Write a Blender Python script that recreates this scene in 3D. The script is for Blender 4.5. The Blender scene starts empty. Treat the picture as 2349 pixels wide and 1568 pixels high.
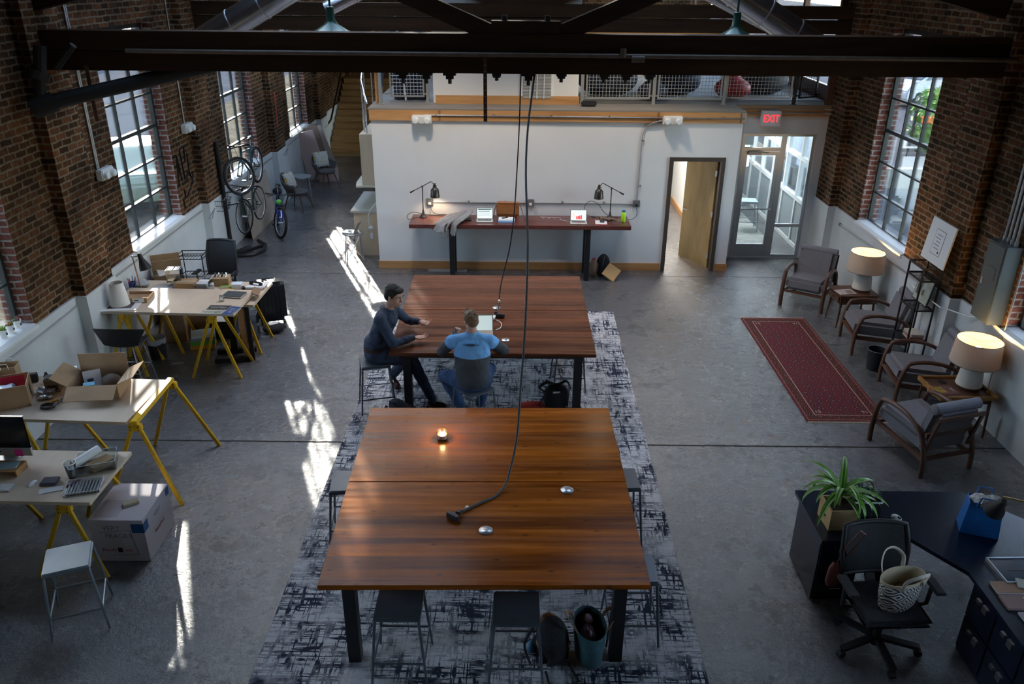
import bpy, bmesh, math, random
from mathutils import Vector as V, Matrix
PI = math.pi
def rad(a): return math.radians(a)
SC = bpy.context.scene
COL = SC.collection
random.seed(7)

# ---------------------------------------------------------------- camera, sky, sun, exposure
CAM_P, CAM_Y, CAM_R, CAM_H = 0.4318, -0.0032, -0.0081, 5.0976
cam = bpy.data.objects.new('camera', bpy.data.cameras.new('camera')); COL.objects.link(cam)
_f = V((math.sin(CAM_Y)*math.cos(CAM_P), math.cos(CAM_Y)*math.cos(CAM_P), -math.sin(CAM_P)))
_r = V((math.cos(CAM_Y), -math.sin(CAM_Y), 0)); _d = _f.cross(_r)
_r2 = math.cos(CAM_R)*_r + math.sin(CAM_R)*_d; _d2 = -math.sin(CAM_R)*_r + math.cos(CAM_R)*_d
_m = Matrix((_r2, -_d2, -_f)).transposed().to_4x4(); _m.translation = (0, 0, CAM_H)
cam.matrix_world = _m
cam.data.sensor_width = 36; cam.data.lens = 1846.5/2349*36; cam.data.clip_start = .05; cam.data.clip_end = 400
SC.camera = cam

SC.view_settings.view_transform = 'Standard'; SC.view_settings.look = 'None'
SC.view_settings.gamma = 1; SC.view_settings.use_curve_mapping = False
SC.view_settings.exposure = 0.6

W = bpy.data.worlds.new('World'); SC.world = W; W.use_nodes = True
nt = W.node_tree; bg = nt.nodes['Background']
sky = nt.nodes.new('ShaderNodeTexSky'); sky.sky_type = 'NISHITA'; sky.sun_disc = False
sky.sun_elevation = rad(22); sky.sun_rotation = rad(-23); sky.ozone_density = 1.5; sky.air_density = 1
hs = nt.nodes.new('ShaderNodeHueSaturation'); hs.inputs['Saturation'].default_value = .8
nt.links.new(sky.outputs[0], hs.inputs['Color']); nt.links.new(hs.outputs[0], bg.inputs[0])
bg.inputs[1].default_value = 1.9

def lamp(name, kind, loc, energy, color=(1, 1, 1), size=.1, to=None, parent=None, spot=None, sy=None):
    l = bpy.data.lights.new(name, kind); l.energy = energy; l.color = color
    if kind == 'AREA':
        l.size = size
        if sy: l.shape = 'RECTANGLE'; l.size_y = sy
    elif kind != 'SUN': l.shadow_soft_size = size
    if spot: l.spot_size = spot; l.spot_blend = .6
    o = bpy.data.objects.new(name, l); COL.objects.link(o); o.location = loc
    if to is not None: o.rotation_euler = (V(to)-V(loc)).to_track_quat('-Z', 'Y').to_euler()
    if parent is not None: o.parent = parent
    return o
SUN = V((.40, -1, -.2855))
s = lamp('sun', 'SUN', (-12, 30, 12), 30.0, (1, .93, .82)); s.data.angle = rad(.5)
s.rotation_euler = SUN.to_track_quat('-Z', 'Y').to_euler()
SC.cycles.use_denoising = True
SC.cycles.max_bounces = 9; SC.cycles.diffuse_bounces = 5; SC.cycles.glossy_bounces = 4
SC.cycles.transparent_max_bounces = 12; SC.cycles.transmission_bounces = 6
SC.cycles.sample_clamp_indirect = 6; SC.cycles.caustics_reflective = False; SC.cycles.caustics_refractive = False

# ---------------------------------------------------------------- helpers
def curve(p, n=5):
    o = []
    for i in range(len(p)-1):
        a, b, c, d = p[max(i-1, 0)], p[i], p[i+1], p[min(i+2, len(p)-1)]
        for k in range(n):
            s = k/n; o.append(.5*((2*b)+(c-a)*s+(2*a-5*b+4*c-d)*s*s+(3*b-a-3*c+d)*s**3))
    o.append(p[-1]); return o
_jit = random.Random(11)
class MB:
    """collects shapes into one mesh"""
    def __init__(s): s.b = bmesh.new()
    def _add(s, M, geom):
        bmesh.ops.transform(s.b, matrix=M, verts=geom)
    def bx(s, x0, x1, y0, y1, z0, z1, bev=0):
        if x0 > x1: x0, x1 = x1, x0
        if y0 > y1: y0, y1 = y1, y0
        if z0 > z1: z0, z1 = z1, z0
        e = _jit.uniform(.00005, .0004); e = min(e, (x1-x0)*.1, (y1-y0)*.1, (z1-z0)*.1); x0 += e; x1 -= e; y0 += e; y1 -= e; z0 += e; z1 -= e   # no two faces share a plane
        g = bmesh.ops.create_cube(s.b, size=1)['verts']
        s._add(Matrix.Translation(((x0+x1)/2, (y0+y1)/2, (z0+z1)/2)) @ Matrix.Diagonal((x1-x0, y1-y0, z1-z0, 1)), g)
        if bev:
            es = list({e for v in g for e in v.link_edges})
            bmesh.ops.bevel(s.b, geom=es, offset=bev, segments=2, affect='EDGES', clamp_overlap=True)
        return s
    def box(s, c, d, rz=0, rx=0, ry=0, bev=0):
        t = MB(); t.bx(-d[0]/2, d[0]/2, -d[1]/2, d[1]/2, -d[2]/2, d[2]/2, bev)
        return s.merge(t, Matrix.Translation(c) @ Matrix.Rotation(rz, 4, 'Z') @ Matrix.Rotation(ry, 4, 'Y') @ Matrix.Rotation(rx, 4, 'X'))
    def merge(s, o, M=None):
        me = bpy.data.meshes.new('t'); o.b.to_mesh(me)
        if M is not None: me.transform(M)
        s.b.from_mesh(me); bpy.data.meshes.remove(me); o.b.free(); return s
    def bar(s, p, q, w, h=None, up=(0, 0, 1)):
        p, q = V(p), V(q); h = h or w; d = q-p; z = d.normalized(); u = V(up)
        x = u.cross(z)
        if x.length < 1e-4: x = V((1, 0, 0)).cross(z)
        x.normalize(); y = z.cross(x)
        M = Matrix((x, y, z)).transposed().to_4x4(); M.translation = (p+q)/2
        g = bmesh.ops.create_cube(s.b, size=1)['verts']
        s._add(M @ Matrix.Diagonal((w, h, d.length, 1)), g); return s
    def cyl(s, p, q, r, r2=None, n=12, cap=True):
        p, q = V(p), V(q); d = q-p
        if d.length < 1e-6: return s
        M = d.to_track_quat('Z', 'Y').to_matrix().to_4x4(); M.translation = (p+q)/2
        g = bmesh.ops.create_cone(s.b, cap_ends=cap, segments=n, radius1=r, radius2=r if r2 is None else r2, depth=d.length)['verts']
        s._add(M, g); return s
    def tube(s, pts, r, n=8, closed=False, flat=None):
        pts = [V(p) for p in pts]
        if flat and not closed and 3 <= len(pts) <= 8: pts = curve(pts)
        m = len(pts); rings = []
        if isinstance(r, (list, tuple)) and len(r) != m: r = r[0]
        rr = r if isinstance(r, (list, tuple)) else [r]*m
        up = V((0, 0, 1)); prevx = None
        for i, p in enumerate(pts):
            a = pts[(i-1) % m] if (closed or i > 0) else p; b = pts[(i+1) % m] if (closed or i < m-1) else p
            t = (b-a).normalized()
            if prevx is None:
                x = up.cross(t)
                if x.length < .05: x = V((1, 0, 0)).cross(t)
            else: x = prevx - t*prevx.dot(t)
            x.normalize(); prevx = x; y = t.cross(x)
            f = flat or (1, 1)
            rings.append([s.b.verts.new(p + x*math.cos(2*PI*k/n)*rr[i]*f[0] + y*math.sin(2*PI*k/n)*rr[i]*f[1]) for k in range(n)])
        for i in range(m if closed else m-1):
            A, B = rings[i], rings[(i+1) % m]
            for k in range(n): s.b.faces.new((A[k], A[(k+1) % n], B[(k+1) % n], B[k]))
        if not closed:
            s.b.faces.new(rings[0][::-1]); s.b.faces.new(rings[-1])
        return s
    def lathe(s, prof, c=(0, 0, 0), n=24, M=None):
        rings = []; M = M or Matrix.Identity(4)
        for r, z in prof:
            rings.append([s.b.verts.new(V(c) + (M @ V((max(r, 1e-4)*math.cos(2*PI*k/n), max(r, 1e-4)*math.sin(2*PI*k/n), z)))) for k in range(n)])
        for A, B in zip(rings, rings[1:]):
            for k in range(n): s.b.faces.new((A[k], A[(k+1) % n], B[(k+1) % n], B[k]))
        if prof[0][0] > 1e-3: s.b.faces.new(rings[0][::-1])
        if prof[-1][0] > 1e-3: s.b.faces.new(rings[-1])
        return s
    def sph(s, c, r, n=16, M=None):
        if not isinstance(r, (tuple, list)): r = (r, r, r)
        g = bmesh.ops.create_uvsphere(s.b, u_segments=n, v_segments=max(6, n//2+2), radius=1)['verts']
        s._add(Matrix.Translation(c) @ (M or Matrix.Identity(4)) @ Matrix.Diagonal((*r, 1)), g); return s
    def prism(s, poly, a, b, ax='z'):
        def P(u, v, w): return {'z': (u, v, w), 'y': (u, w, v), 'x': (w, u, v)}[ax]
        A = [s.b.verts.new(P(u, v, a)) for u, v in poly]; B = [s.b.verts.new(P(u, v, b)) for u, v in poly]
        n = len(poly); s.b.faces.new(A[::-1]); s.b.faces.new(B)
        for k in range(n): s.b.faces.new((A[k], A[(k+1) % n], B[(k+1) % n], B[k]))
        return s
    def torus(s, c, R_, r, ax='z', n=32, m=8, sc=(1, 1)):
        def P(a): u, v = R_*math.cos(a)*sc[0], R_*math.sin(a)*sc[1]; return V(c)+V({'z': (u, v, 0), 'y': (u, 0, v), 'x': (0, u, v)}[ax])
        return s.tube([P(2*PI*k/n) for k in range(n)], r, m, closed=True)
    def grid(s, f, nu, nv, thick=0):
        vs = [[s.b.verts.new(f(i/nu, j/nv)) for j in range(nv+1)] for i in range(nu+1)]
        for i in range(nu):
            for j in range(nv): s.b.faces.new((vs[i][j], vs[i+1][j], vs[i+1][j+1], vs[i][j+1]))
        return s
    def cap(s, p, q, r1, r2, n=14):
        """tapered capsule for bodies"""
        s.cyl(p, q, r1, r2, n); s.sph(p, r1, n); s.sph(q, r2, n); return s
    def obj(s, name, mat, parent=None, smooth=None, loc=None, mods=()):
        me = bpy.data.meshes.new(name)
        bmesh.ops.recalc_face_normals(s.b, faces=s.b.faces)
        s.b.to_mesh(me); s.b.free()
        me.materials.append(mat)
        o = bpy.data.objects.new(name, me); COL.objects.link(o)
        if smooth is not None:
            me.polygons.foreach_set('use_smooth', [True]*len(me.polygons))
            if smooth < 180: me.set_sharp_from_angle(angle=rad(smooth))
        if loc is not None: o.location = loc
        if parent is not None: o.parent = parent
        for k, kw in mods:
            m = o.modifiers.new(k.lower(), k)
            for a, b in kw.items(): setattr(m, a, b)
        return o
def thing(name, label, cat, loc=(0, 0, 0), rz=0, group=None):
    o = bpy.data.objects.new(name, None); COL.objects.link(o); o.empty_display_size = .1
    o.location = loc; o.rotation_euler = (0, 0, rz); o['label'] = label; o['category'] = cat
    if group: o['group'] = group
    return o
def tag(o, label, cat, group=None):
    o['label'] = label; o['category'] = cat
    if group: o['group'] = group
    return o
def st(o): o['kind'] = 'structure'; return o
def stroot(name):
    o = bpy.data.objects.new(name, None); COL.objects.link(o); return st(o)
def dup(root, loc, rz=0, label=None, group=None):
    def cp(o, par):
        c = o.copy(); COL.objects.link(c)
        if par is not None: c.parent = par
        for ch in [x for x in KIDS(o)]: cp(ch, c)
        return c
    r = cp(root, None); r.location = loc; r.rotation_euler = (0, 0, rz)
    if label: r['label'] = label
    if group: r['group'] = group
    return r
def KIDS(o): return [c for c in COL.objects if c.parent == o]
def text(s, size, mat, parent, loc, rot=(0, 0, 0), ext=.001, name='lettering', align='CENTER', sx=1):
    c = bpy.data.curves.new(name, 'FONT'); c.body = s; c.size = size; c.extrude = ext; c.align_x = align; c.align_y = 'CENTER'
    o = bpy.data.objects.new('tmp', c); COL.objects.link(o)
    dg = bpy.context.evaluated_depsgraph_get(); me = bpy.data.meshes.new_from_object(o.evaluated_get(dg))
    bpy.data.objects.remove(o)
    me.materials.clear(); me.materials.append(mat)
    o = bpy.data.objects.new(name, me); COL.objects.link(o); o.parent = parent; o.location = loc; o.rotation_euler = rot; o.scale = (sx, 1, 1)
    return o

# ---------------------------------------------------------------- materials
_mc = {}
def mat(name, c, rough=.6, metal=0, var=0, vs=8, bump=0, bs=40, emit=0, coat=0, alpha=None, vec=None, sheen=0, trans=0):
    if name in _mc: return _mc[name]
    m = bpy.data.materials.new(name); m.use_nodes = True; n = m.node_tree; p = n.nodes['Principled BSDF']
    p.inputs['Base Color'].default_value = (*c, 1); p.inputs['Roughness'].default_value = rough; p.inputs['Metallic'].default_value = metal
    if coat: p.inputs['Coat Weight'].default_value = coat; p.inputs['Coat Roughness'].default_value = .12
    if sheen: p.inputs['Sheen Weight'].default_value = sheen
    if trans: p.inputs['Transmission Weight'].default_value = trans
    if emit: p.inputs['Emission Color'].default_value = (*c, 1); p.inputs['Emission Strength'].default_value = emit
    tc = n.nodes.new('ShaderNodeTexCoord')
    mp = n.nodes.new('ShaderNodeMapping'); n.links.new(tc.outputs['Object'], mp.inputs[0])
    if vec: mp.inputs['Scale'].default_value = vec
    if var:
        t = n.nodes.new('ShaderNodeTexNoise'); t.inputs['Scale'].default_value = vs; t.inputs['Detail'].default_value = 5
        n.links.new(mp.outputs[0], t.inputs['Vector'])
        r = n.nodes.new('ShaderNodeMapRange'); r.inputs['From Min'].default_value = .3; r.inputs['From Max'].default_value = .7
        r.inputs['To Min'].default_value = 1-var; r.inputs['To Max'].default_value = 1+var; n.links.new(t.outputs[0], r.inputs[0])
        x = n.nodes.new('ShaderNodeVectorMath'); x.operation = 'SCALE'; x.inputs[0].default_value = c
        n.links.new(r.outputs[0], x.inputs['Scale']); n.links.new(x.outputs[0], p.inputs['Base Color'])
    if bump:
        t = n.nodes.new('ShaderNodeTexNoise'); t.inputs['Scale'].default_value = bs; t.inputs['Detail'].default_value = 3
        n.links.new(mp.outputs[0], t.inputs['Vector'])
        b = n.nodes.new('ShaderNodeBump'); b.inputs['Strength'].default_value = bump; b.inputs['Distance'].default_value = .01
        n.links.new(t.outputs[0], b.inputs['Height']); n.links.new(b.outputs[0], p.inputs['Normal'])
    _mc[name] = m; return m
class NG:
    def __init__(s, name):
        s.m = bpy.data.materials.new(name); s.m.use_nodes = True; s.n = s.m.node_tree; s.p = s.n.nodes['Principled BSDF']
    def nd(s, t, **k):
        o = s.n.nodes.new(t)
        for a, b in k.items():
            if a.startswith('i_'):
                key = a[2:].replace('_', ' '); key = int(key) if key.isdigit() else key
                if hasattr(b, 'is_linked') or isinstance(b, bpy.types.NodeSocket): s.n.links.new(b, o.inputs[key])
                else: o.inputs[key].default_value = b
            else: setattr(o, a, b)
        return o
    def pos(s, kind='Object', scale=None):
        tc = s.nd('ShaderNodeTexCoord').outputs[kind]
        if scale: 
            m = s.nd('ShaderNodeMapping'); m.inputs['Scale'].default_value = scale; s.n.links.new(tc, m.inputs[0]); return m.outputs[0]
        return tc
    def noise(s, vec, sc, det=4, rough=.55): return s.nd('ShaderNodeTexNoise', i_Vector=vec, i_Scale=sc, i_Detail=det, i_Roughness=rough).outputs[0]
    def mr(s, v, a, b, c=0., d=1.): return s.nd('ShaderNodeMapRange', i_0=v, i_1=a, i_2=b, i_3=c, i_4=d).outputs[0]
    def math(s, op, a, b=0.): return s.nd('ShaderNodeMath', operation=op, i_0=a, i_1=b).outputs[0]
    def mix(s, f, a, b, bt='MIX'):
        o = s.nd('ShaderNodeMix', data_type='RGBA', blend_type=bt)
        for k, v in ((0, f), (6, a), (7, b)):
            if isinstance(v, bpy.types.NodeSocket): s.n.links.new(v, o.inputs[k])
            else: o.inputs[k].default_value = v if k == 0 else (*v, 1)
        return o.outputs[2]
    def col(s, v): s.n.links.new(v, s.p.inputs['Base Color']) if isinstance(v, bpy.types.NodeSocket) else setattr(s.p.inputs['Base Color'], 'default_value', (*v, 1)); return s
    def rough(s, v):
        if isinstance(v, bpy.types.NodeSocket): s.n.links.new(v, s.p.inputs['Roughness'])
        else: s.p.inputs['Roughness'].default_value = v
        return s
    def bump(s, h, st_=.3, dist=.01):
        b = s.nd('ShaderNodeBump', i_Strength=st_, i_Distance=dist, i_Height=h); s.n.links.new(b.outputs[0], s.p.inputs['Normal']); return s
def brickmat(name, c1, c2, mortar, ms=.011, dark=.55):
    g = NG(name); P = g.pos()
    sx = g.nd('ShaderNodeSeparateXYZ', i_0=P); u = g.math('ADD', sx.outputs[0], sx.outputs[1])
    cv = g.nd('ShaderNodeCombineXYZ', i_0=u, i_1=sx.outputs[2])
    wob = g.noise(P, 3.0); wv = g.nd('ShaderNodeVectorMath', operation='SCALE', i_0=g.nd('ShaderNodeTexNoise', i_Vector=P, i_Scale=7.).outputs[1]); wv.inputs['Scale'].default_value = .030
    av = g.nd('ShaderNodeVectorMath', operation='ADD', i_0=cv.outputs[0], i_1=wv.outputs[0])
    br = g.nd('ShaderNodeTexBrick', i_Vector=av.outputs[0], i_Color1=(*c1, 1), i_Color2=(*c2, 1), i_Mortar=(*mortar, 1), i_Scale=1.0)
    br.inputs['Mortar Size'].default_value = ms; br.inputs['Mortar Smooth'].default_value = .3; br.inputs['Brick Width'].default_value = .225; br.inputs['Row Height'].default_value = .082; br.inputs['Bias'].default_value = -.1
    n2 = g.math('MULTIPLY', g.mr(g.noise(P, 1.1, 6, .65), .35, .65, dark, 1.25), g.mr(g.noise(P, 17, 3), .3, .7, .75, 1.25))
    c = g.mix(1., br.outputs[0], n2, 'MULTIPLY')
    g.p.inputs['Specular IOR Level'].default_value = .12
    g.col(c).rough(.85).bump(g.math('SUBTRACT', g.math('MULTIPLY', g.noise(P, 60), .4), br.outputs[1]), .6, .012)
    return g.m
M_brick = brickmat('brick_old', (.05, .025, .011), (.185, .074, .029), (.215, .155, .10), .014, .42)
M_brickR = brickmat('brick_red', (.16, .06, .05), (.26, .10, .075), (.36, .33, .31), .013, .7)
g = NG('painted_block'); P = g.pos()
g.col(g.mix(g.mr(g.noise(P, 1.3, 6), .35, .75), (.70, .72, .72), (.56, .57, .56))).rough(.6).bump(g.noise(P, 14), .35); M_band = g.m
M_white = mat('wall_white', (.74, .73, .71), .8, var=.03, vs=1.5)
M_whitetrim = mat('white_paint', (.8, .8, .78), .5)
M_black = mat('black_steel', (.018, .018, .02), .45, .3)
M_blackm = mat('black_plastic', (.015, .015, .017), .5)
M_blackf = mat('black_fabric', (.02, .02, .024), .9, var=.3, vs=30, bump=.4, bs=120)
M_frame = mat('window_steel', (.03, .035, .035), .5, .2)
M_alu = mat('aluminium', (.55, .57, .58), .35, .85)
M_galv = mat('galvanised', (.5, .52, .53), .3, .9, var=.15, vs=12)
M_conduit = mat('conduit_grey', (.45, .46, .47), .4, .6)
M_yellow = mat('yellow_steel', (.80, .47, .02), .4, .1, var=.12, vs=25)
M_card = mat('cardboard', (.42, .27, .15), .85, var=.1, vs=6)
M_card2 = mat('cardboard_inside', (.5, .36, .23), .85, var=.08, vs=6)
M_paper = mat('paper', (.82, .81, .80), .8)
M_dark_metal = mat('bronze_metal', (.07, .06, .055), .35, .8)
def woodmat(name, ca, cb, sc=(1.2, 14, 14), rough=.35, knots=None, coat=0, bs=.1, plank=None):
    g = NG(name); P = g.pos(scale=sc)
    n1 = g.noise(P, 1.4, 7, .62); n2 = g.noise(g.pos(scale=(sc[0]*.5, sc[1]*.35, sc[2]*.35)), 1.1, 3)
    f = g.mr(g.math('ADD', g.math('MULTIPLY', n1, .6), g.math('MULTIPLY', n2, .4)), .36, .64)
    c = g.mix(f, ca, cb)
    if plank:
        sx = g.nd('ShaderNodeSeparateXYZ', i_0=g.pos())
        fl = g.math('FLOOR', g.math('DIVIDE', sx.outputs[1], plank))
        w = g.nd('ShaderNodeTexWhiteNoise', noise_dimensions='1D', i_W=fl).outputs[0]
        c = g.mix(1., c, g.mr(w, 0, 1, .68, 1.25), 'MULTIPLY')
    if knots:
        vo = g.nd('ShaderNodeTexVoronoi', voronoi_dimensions='2D', i_Vector=g.pos(scale=(1.3, 3, 4)), i_Scale=1.3).outputs[0]
        c = g.mix(g.mr(vo, .015, .06, .7, 0), c, knots)
    g.col(c).rough(g.mr(n1, .3, .7, rough-.06, rough+.1)).bump(n1, bs)
    if coat: g.p.inputs['Coat Weight'].default_value = coat; g.p.inputs['Coat Roughness'].default_value = .18
    return g.m
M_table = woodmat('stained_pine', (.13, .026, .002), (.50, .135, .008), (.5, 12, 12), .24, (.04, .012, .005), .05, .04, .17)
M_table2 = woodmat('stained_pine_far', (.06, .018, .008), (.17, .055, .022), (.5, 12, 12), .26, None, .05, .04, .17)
M_mahog = woodmat('mahogany', (.07, .018, .012), (.17, .045, .03), (1, 12, 12), .3, None, .3)
M_pine = woodmat('pine', (.40, .19, .065), (.56, .30, .12), (1.2, 18, 18), .5, (.12, .04, .01))
M_stair = woodmat('stair_pine', (.46, .25, .08), (.66, .40, .15), (1.2, 18, 18), .45)
M_ply = woodmat('plywood', (.58, .45, .32), (.72, .59, .45), (3, 1.2, 3), .5)
M_maple = woodmat('maple', (.62, .47, .31), (.70, .56, .39), (9, 9, 1), .45)
M_beam = woodmat('old_timber', (.022, .012, .006), (.06, .032, .016), (.8, 9, 9), .7, None, 0, .5)
M_deck = woodmat('grey_deck', (.16, .14, .12), (.26, .23, .19), (1, 10, 10), .7)
M_walnut = woodmat('walnut', (.07, .03, .018), (.15, .068, .04), (6, 6, 2), .4)
M_door = woodmat('birch_door', (.36, .24, .09), (.50, .36, .16), (5, 5, 1.2), .4)
M_table.node_tree.nodes['Principled BSDF'].inputs['Specular IOR Level'].default_value = .14; M_table2.node_tree.nodes['Principled BSDF'].inputs['Specular IOR Level'].default_value = .16; M_table.node_tree.nodes['Principled BSDF'].inputs['Coat Weight'].default_value = .04; M_beam.node_tree.nodes['Principled BSDF'].inputs['Specular IOR Level'].default_value = .15
# polished concrete
g = NG('concrete'); P = g.pos()
big = g.noise(P, .55, 6, .6); mid = g.noise(P, 2.3, 8, .7); fine = g.noise(P, 26, 6, .7); pit = g.noise(P, 55, 3, .7)
base = g.mix(g.mr(big, .35, .65), (.095, .10, .112), (.175, .178, .186))
base = g.mix(g.mr(fine, .35, .7, 0, .5), base, (.10, .10, .10))
base = g.mix(g.mr(mid, .575, .60, 0, .75), base, (.045, .043, .042)); base = g.mix(g.math('MULTIPLY', g.mr(g.noise(P, 5, 6, .75), .53, .58, 0, .75), g.mr(big, .45, .6)), base, (.05, .05, .052))
base = g.mix(g.mr(pit, .64, .68, 0, .7), base, (.03, .03, .03))
rust = g.mr(g.math('MULTIPLY', g.noise(g.pos(scale=(1, .5, 1)), 1.1, 6), g.noise(P, 6, 4)), .37, .40, 0, .55)
base = g.mix(rust, base, (.12, .04, .02))
g.col(base).rough(g.mr(mid, .35, .65, .13, .36))
g.bump(g.math('ADD', g.math('MULTIPLY', pit, .6), g.math('MULTIPLY', g.noise(P, 11, 5, .6), 1.6)), .42, .022); g.p.inputs['Coat Weight'].default_value = 1.0; g.p.inputs['Coat IOR'].default_value = 1.65; g.p.inputs['Coat Roughness'].default_value = .12; b2 = g.nd('ShaderNodeBump', i_Strength=.42, i_Distance=.022, i_Height=g.math('ADD', g.math('MULTIPLY', fine, 1.3), g.math('MULTIPLY', g.noise(P, 13, 5, .6), 1.2))); g.n.links.new(b2.outputs[0], g.p.inputs['Coat Normal']); M_conc = g.m
# clear glass
def glassmat(name, tint=(.97, .99, .99), gl=.08, rough=.0):
    g = NG(name); n = g.n
    tr = g.nd('ShaderNodeBsdfTransparent'); tr.inputs[0].default_value = (*tint, 1)
    gs = g.nd('ShaderNodeBsdfGlossy'); gs.inputs['Roughness'].default_value = rough; gs.inputs[0].default_value = (1, 1, 1, 1)
    fr = g.nd('ShaderNodeFresnel'); fr.inputs[0].default_value = 1.45
    f = g.math('ADD', g.math('MULTIPLY', fr.outputs[0], .8), gl*.2)
    mx = g.nd('ShaderNodeMixShader'); n.links.new(f, mx.inputs[0]); n.links.new(tr.outputs[0], mx.inputs[1]); n.links.new(gs.outputs[0], mx.inputs[2])
    n.links.new(mx.outputs[0], n.nodes['Material Output'].inputs[0]); return g.m
M_glass = glassmat('clear_glass')
M_acr = glassmat('acrylic', (.86, .9, .92), .5, .05)
# ================================================================= SETTING
XL, XR = -5.70, 5.87
def wall_side(name, side, wins, y0, y1, zt=6.4):
    """brick wall with openings; side -1 left, +1 right"""
    xi = XL if side < 0 else XR; xo = xi + side*.30
    m = MB(); ys = [y0]
    for a, b in wins: ys += [a, b]
    ys.append(y1)
    for i in range(0, len(ys), 2): m.bx(xi, xo, ys[i], ys[i+1], -.3, zt)
    for a, b in wins:
        m.bx(xi, xo, a, b, -.3, 1.22); m.bx(xi, xo, a, b, 4.35, zt)
    for k in range(-1, 7):
        yc = 5.5+4.55*k if side < 0 else 5.7+4.55*k
        if y0+.4 < yc < y1-.3: m.bx(xi, xi-side*.15, yc-.38, yc+.38, -.02, zt)
    st(m.obj(name, M_brick))
    r = MB()                              # paler brick facing of the window reveals
    return xi, xo
WINS_L = [(2.3, 4.1), (6.85, 8.72), (11.43, 13.36), (15.98, 17.91), (20.53, 22.46)]
WINS_R = [(2.5, 4.3), (7.07, 8.87), (11.62, 13.45)]
wall_side('wall_left', -1, WINS_L, -3.5, 29)
wall_side('wall_right', 1, WINS_R, -3.5, 15.26)
def band(name, side, y0, y1, yoff):
    xi = XL if side < 0 else XR; m = MB(); t = -side*.035
    m.bx(xi, xi+t, y0, y1, 0, 1.24)
    for k in range(-1, 7):
        yc = yoff+4.55*k
        if y0+.4 < yc < y1-.3: m.bx(xi, xi-side*.175, yc-.415, yc+.415, 0, 1.24)
    return st(m.obj(name, M_band))
band('trim_1', -1, -3.5, 28.6, 5.5); band('trim_2', 1, -3.5, 15.14, 5.7)
# white-painted sills and red reveals belong to each window
def window(n, side, a, b):
    xi = XL if side < 0 else XR; g0 = xi+side*.18
    w = stroot('window_%d' % n); m = MB()
    z0, z1 = 1.27, 4.3; t = .045
    for z in (z0, z1): m.bx(g0-.03, g0+.03, a, b, z-.03, z+.03)
    for y in (a+.03, b-.03): m.bx(g0-.03, g0+.03, y-.03, y+.03, z0, z1)
    for k in (1, 2): m.bx(g0-.022, g0+.022, a+(b-a)*k/3-.014, a+(b-a)*k/3+.014, z0, z1)
    for k in range(1, 6):
        z = z0+(z1-z0)*k/6; h = .028 if k == 3 else .014
        m.bx(g0-.025, g0+.025, a, b, z-h, z+h)
    m.obj('window_frame', M_frame, w)
    MB().bx(g0-.004, g0+.004, a+.05, b-.05, z0+.02, z1-.02).obj('glass_pane', M_glass, w)
    s_ = MB(); s_.prism([(xi-side*.06, 1.215), (xi-side*.06, 1.25), (xi, 1.27), (g0, 1.29), (g0, 1.215)], a+.002, b-.002, 'y'); s_.obj('window_sill', M_whitetrim, w)
    r = MB()
    for (p, q) in ((a, a+.012), (b-.012, b)):
        r.bx(xi, g0-side*.03, p, q, 1.25, 4.34); r.bx(g0+side*.03, xi+side*.299, p, q, 1.2, 4.34)
    r.obj('brick_reveal', M_brickR, w)
n = 0
for a, b in WINS_L[1:]: n += 1; window(n, -1, a, b)
for a, b in WINS_R[1:]: n += 1; window(n, 1, a, b)
n += 1; window(n, -1, *WINS_L[0]); n += 1; window(n, 1, *WINS_R[0])
st(MB().bx(-6.2, 6.4, -3.5, 29.3, -.2, 0).obj('floor', M_conc))
# saw-cut joints in the slab
j = MB(); j.bx(-5.66, 5.83, 8.165, 8.19, .0, .0015); j.bx(-5.66, 5.83, 14.02, 14.03, 0, .001)
st(j.obj('floor_joint', mat('joint_dirt', (.02, .02, .018), .9)))
st(MB().bx(-6.2, 6.4, -4, -3.5, -.2, 6.4).obj('wall_back', M_brick))
st(MB().bx(-6.2, 6.4, 28.9, 29.4, -.2, 6.4).obj('wall_far', M_brick))
# roof slab; its unseen roof lights are added to bring in daylight
c = MB(); RY = [(9.3, 13.6), (14.8, 18.4)]; RLS = [[(-4.4, -.8), (1.2, 3.4)], [(-4.4, -.8)]]
xs = [-6.25, -4.4, -.8, 6.45]; yy = [-4.0]
for a, b in RY: yy += [a, b]
yy.append(29.5)
for i in range(len(yy)-1):
    if i % 2 == 0: c.bx(xs[0], xs[-1], yy[i], yy[i+1], 6.4, 6.55)
    else:
        xs = [-6.25]+[v_ for pq in RLS[i//2] for v_ in pq]+[6.45]
        for k in range(0, len(xs), 2): c.bx(xs[k], xs[k+1], yy[i], yy[i+1], 6.4, 6.55)
M_roof = woodmat('roof_boards', (.05, .03, .02), (.10, .06, .04), (9, 1, 9), .7)
st(c.obj('ceiling', M_roof))
for (a, b), RL in zip(RY, RLS):
    for p, q in RL:
        n += 1; w = stroot('window_%d' % n)  # added roof light, kept out of view
        f = MB()
        for y in (a, (a+b)/2, b): f.bx(p, q, y-.03, y+.03, 6.5, 6.62)
        for x in (p, (p+q)/2, q): f.bx(x-.03, x+.03, a, b, 6.5, 6.62)
        f.obj('window_frame', M_frame, w); MB().bx(p, q, a, b, 6.56, 6.57).obj('glass_pane', M_glass, w)
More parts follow.
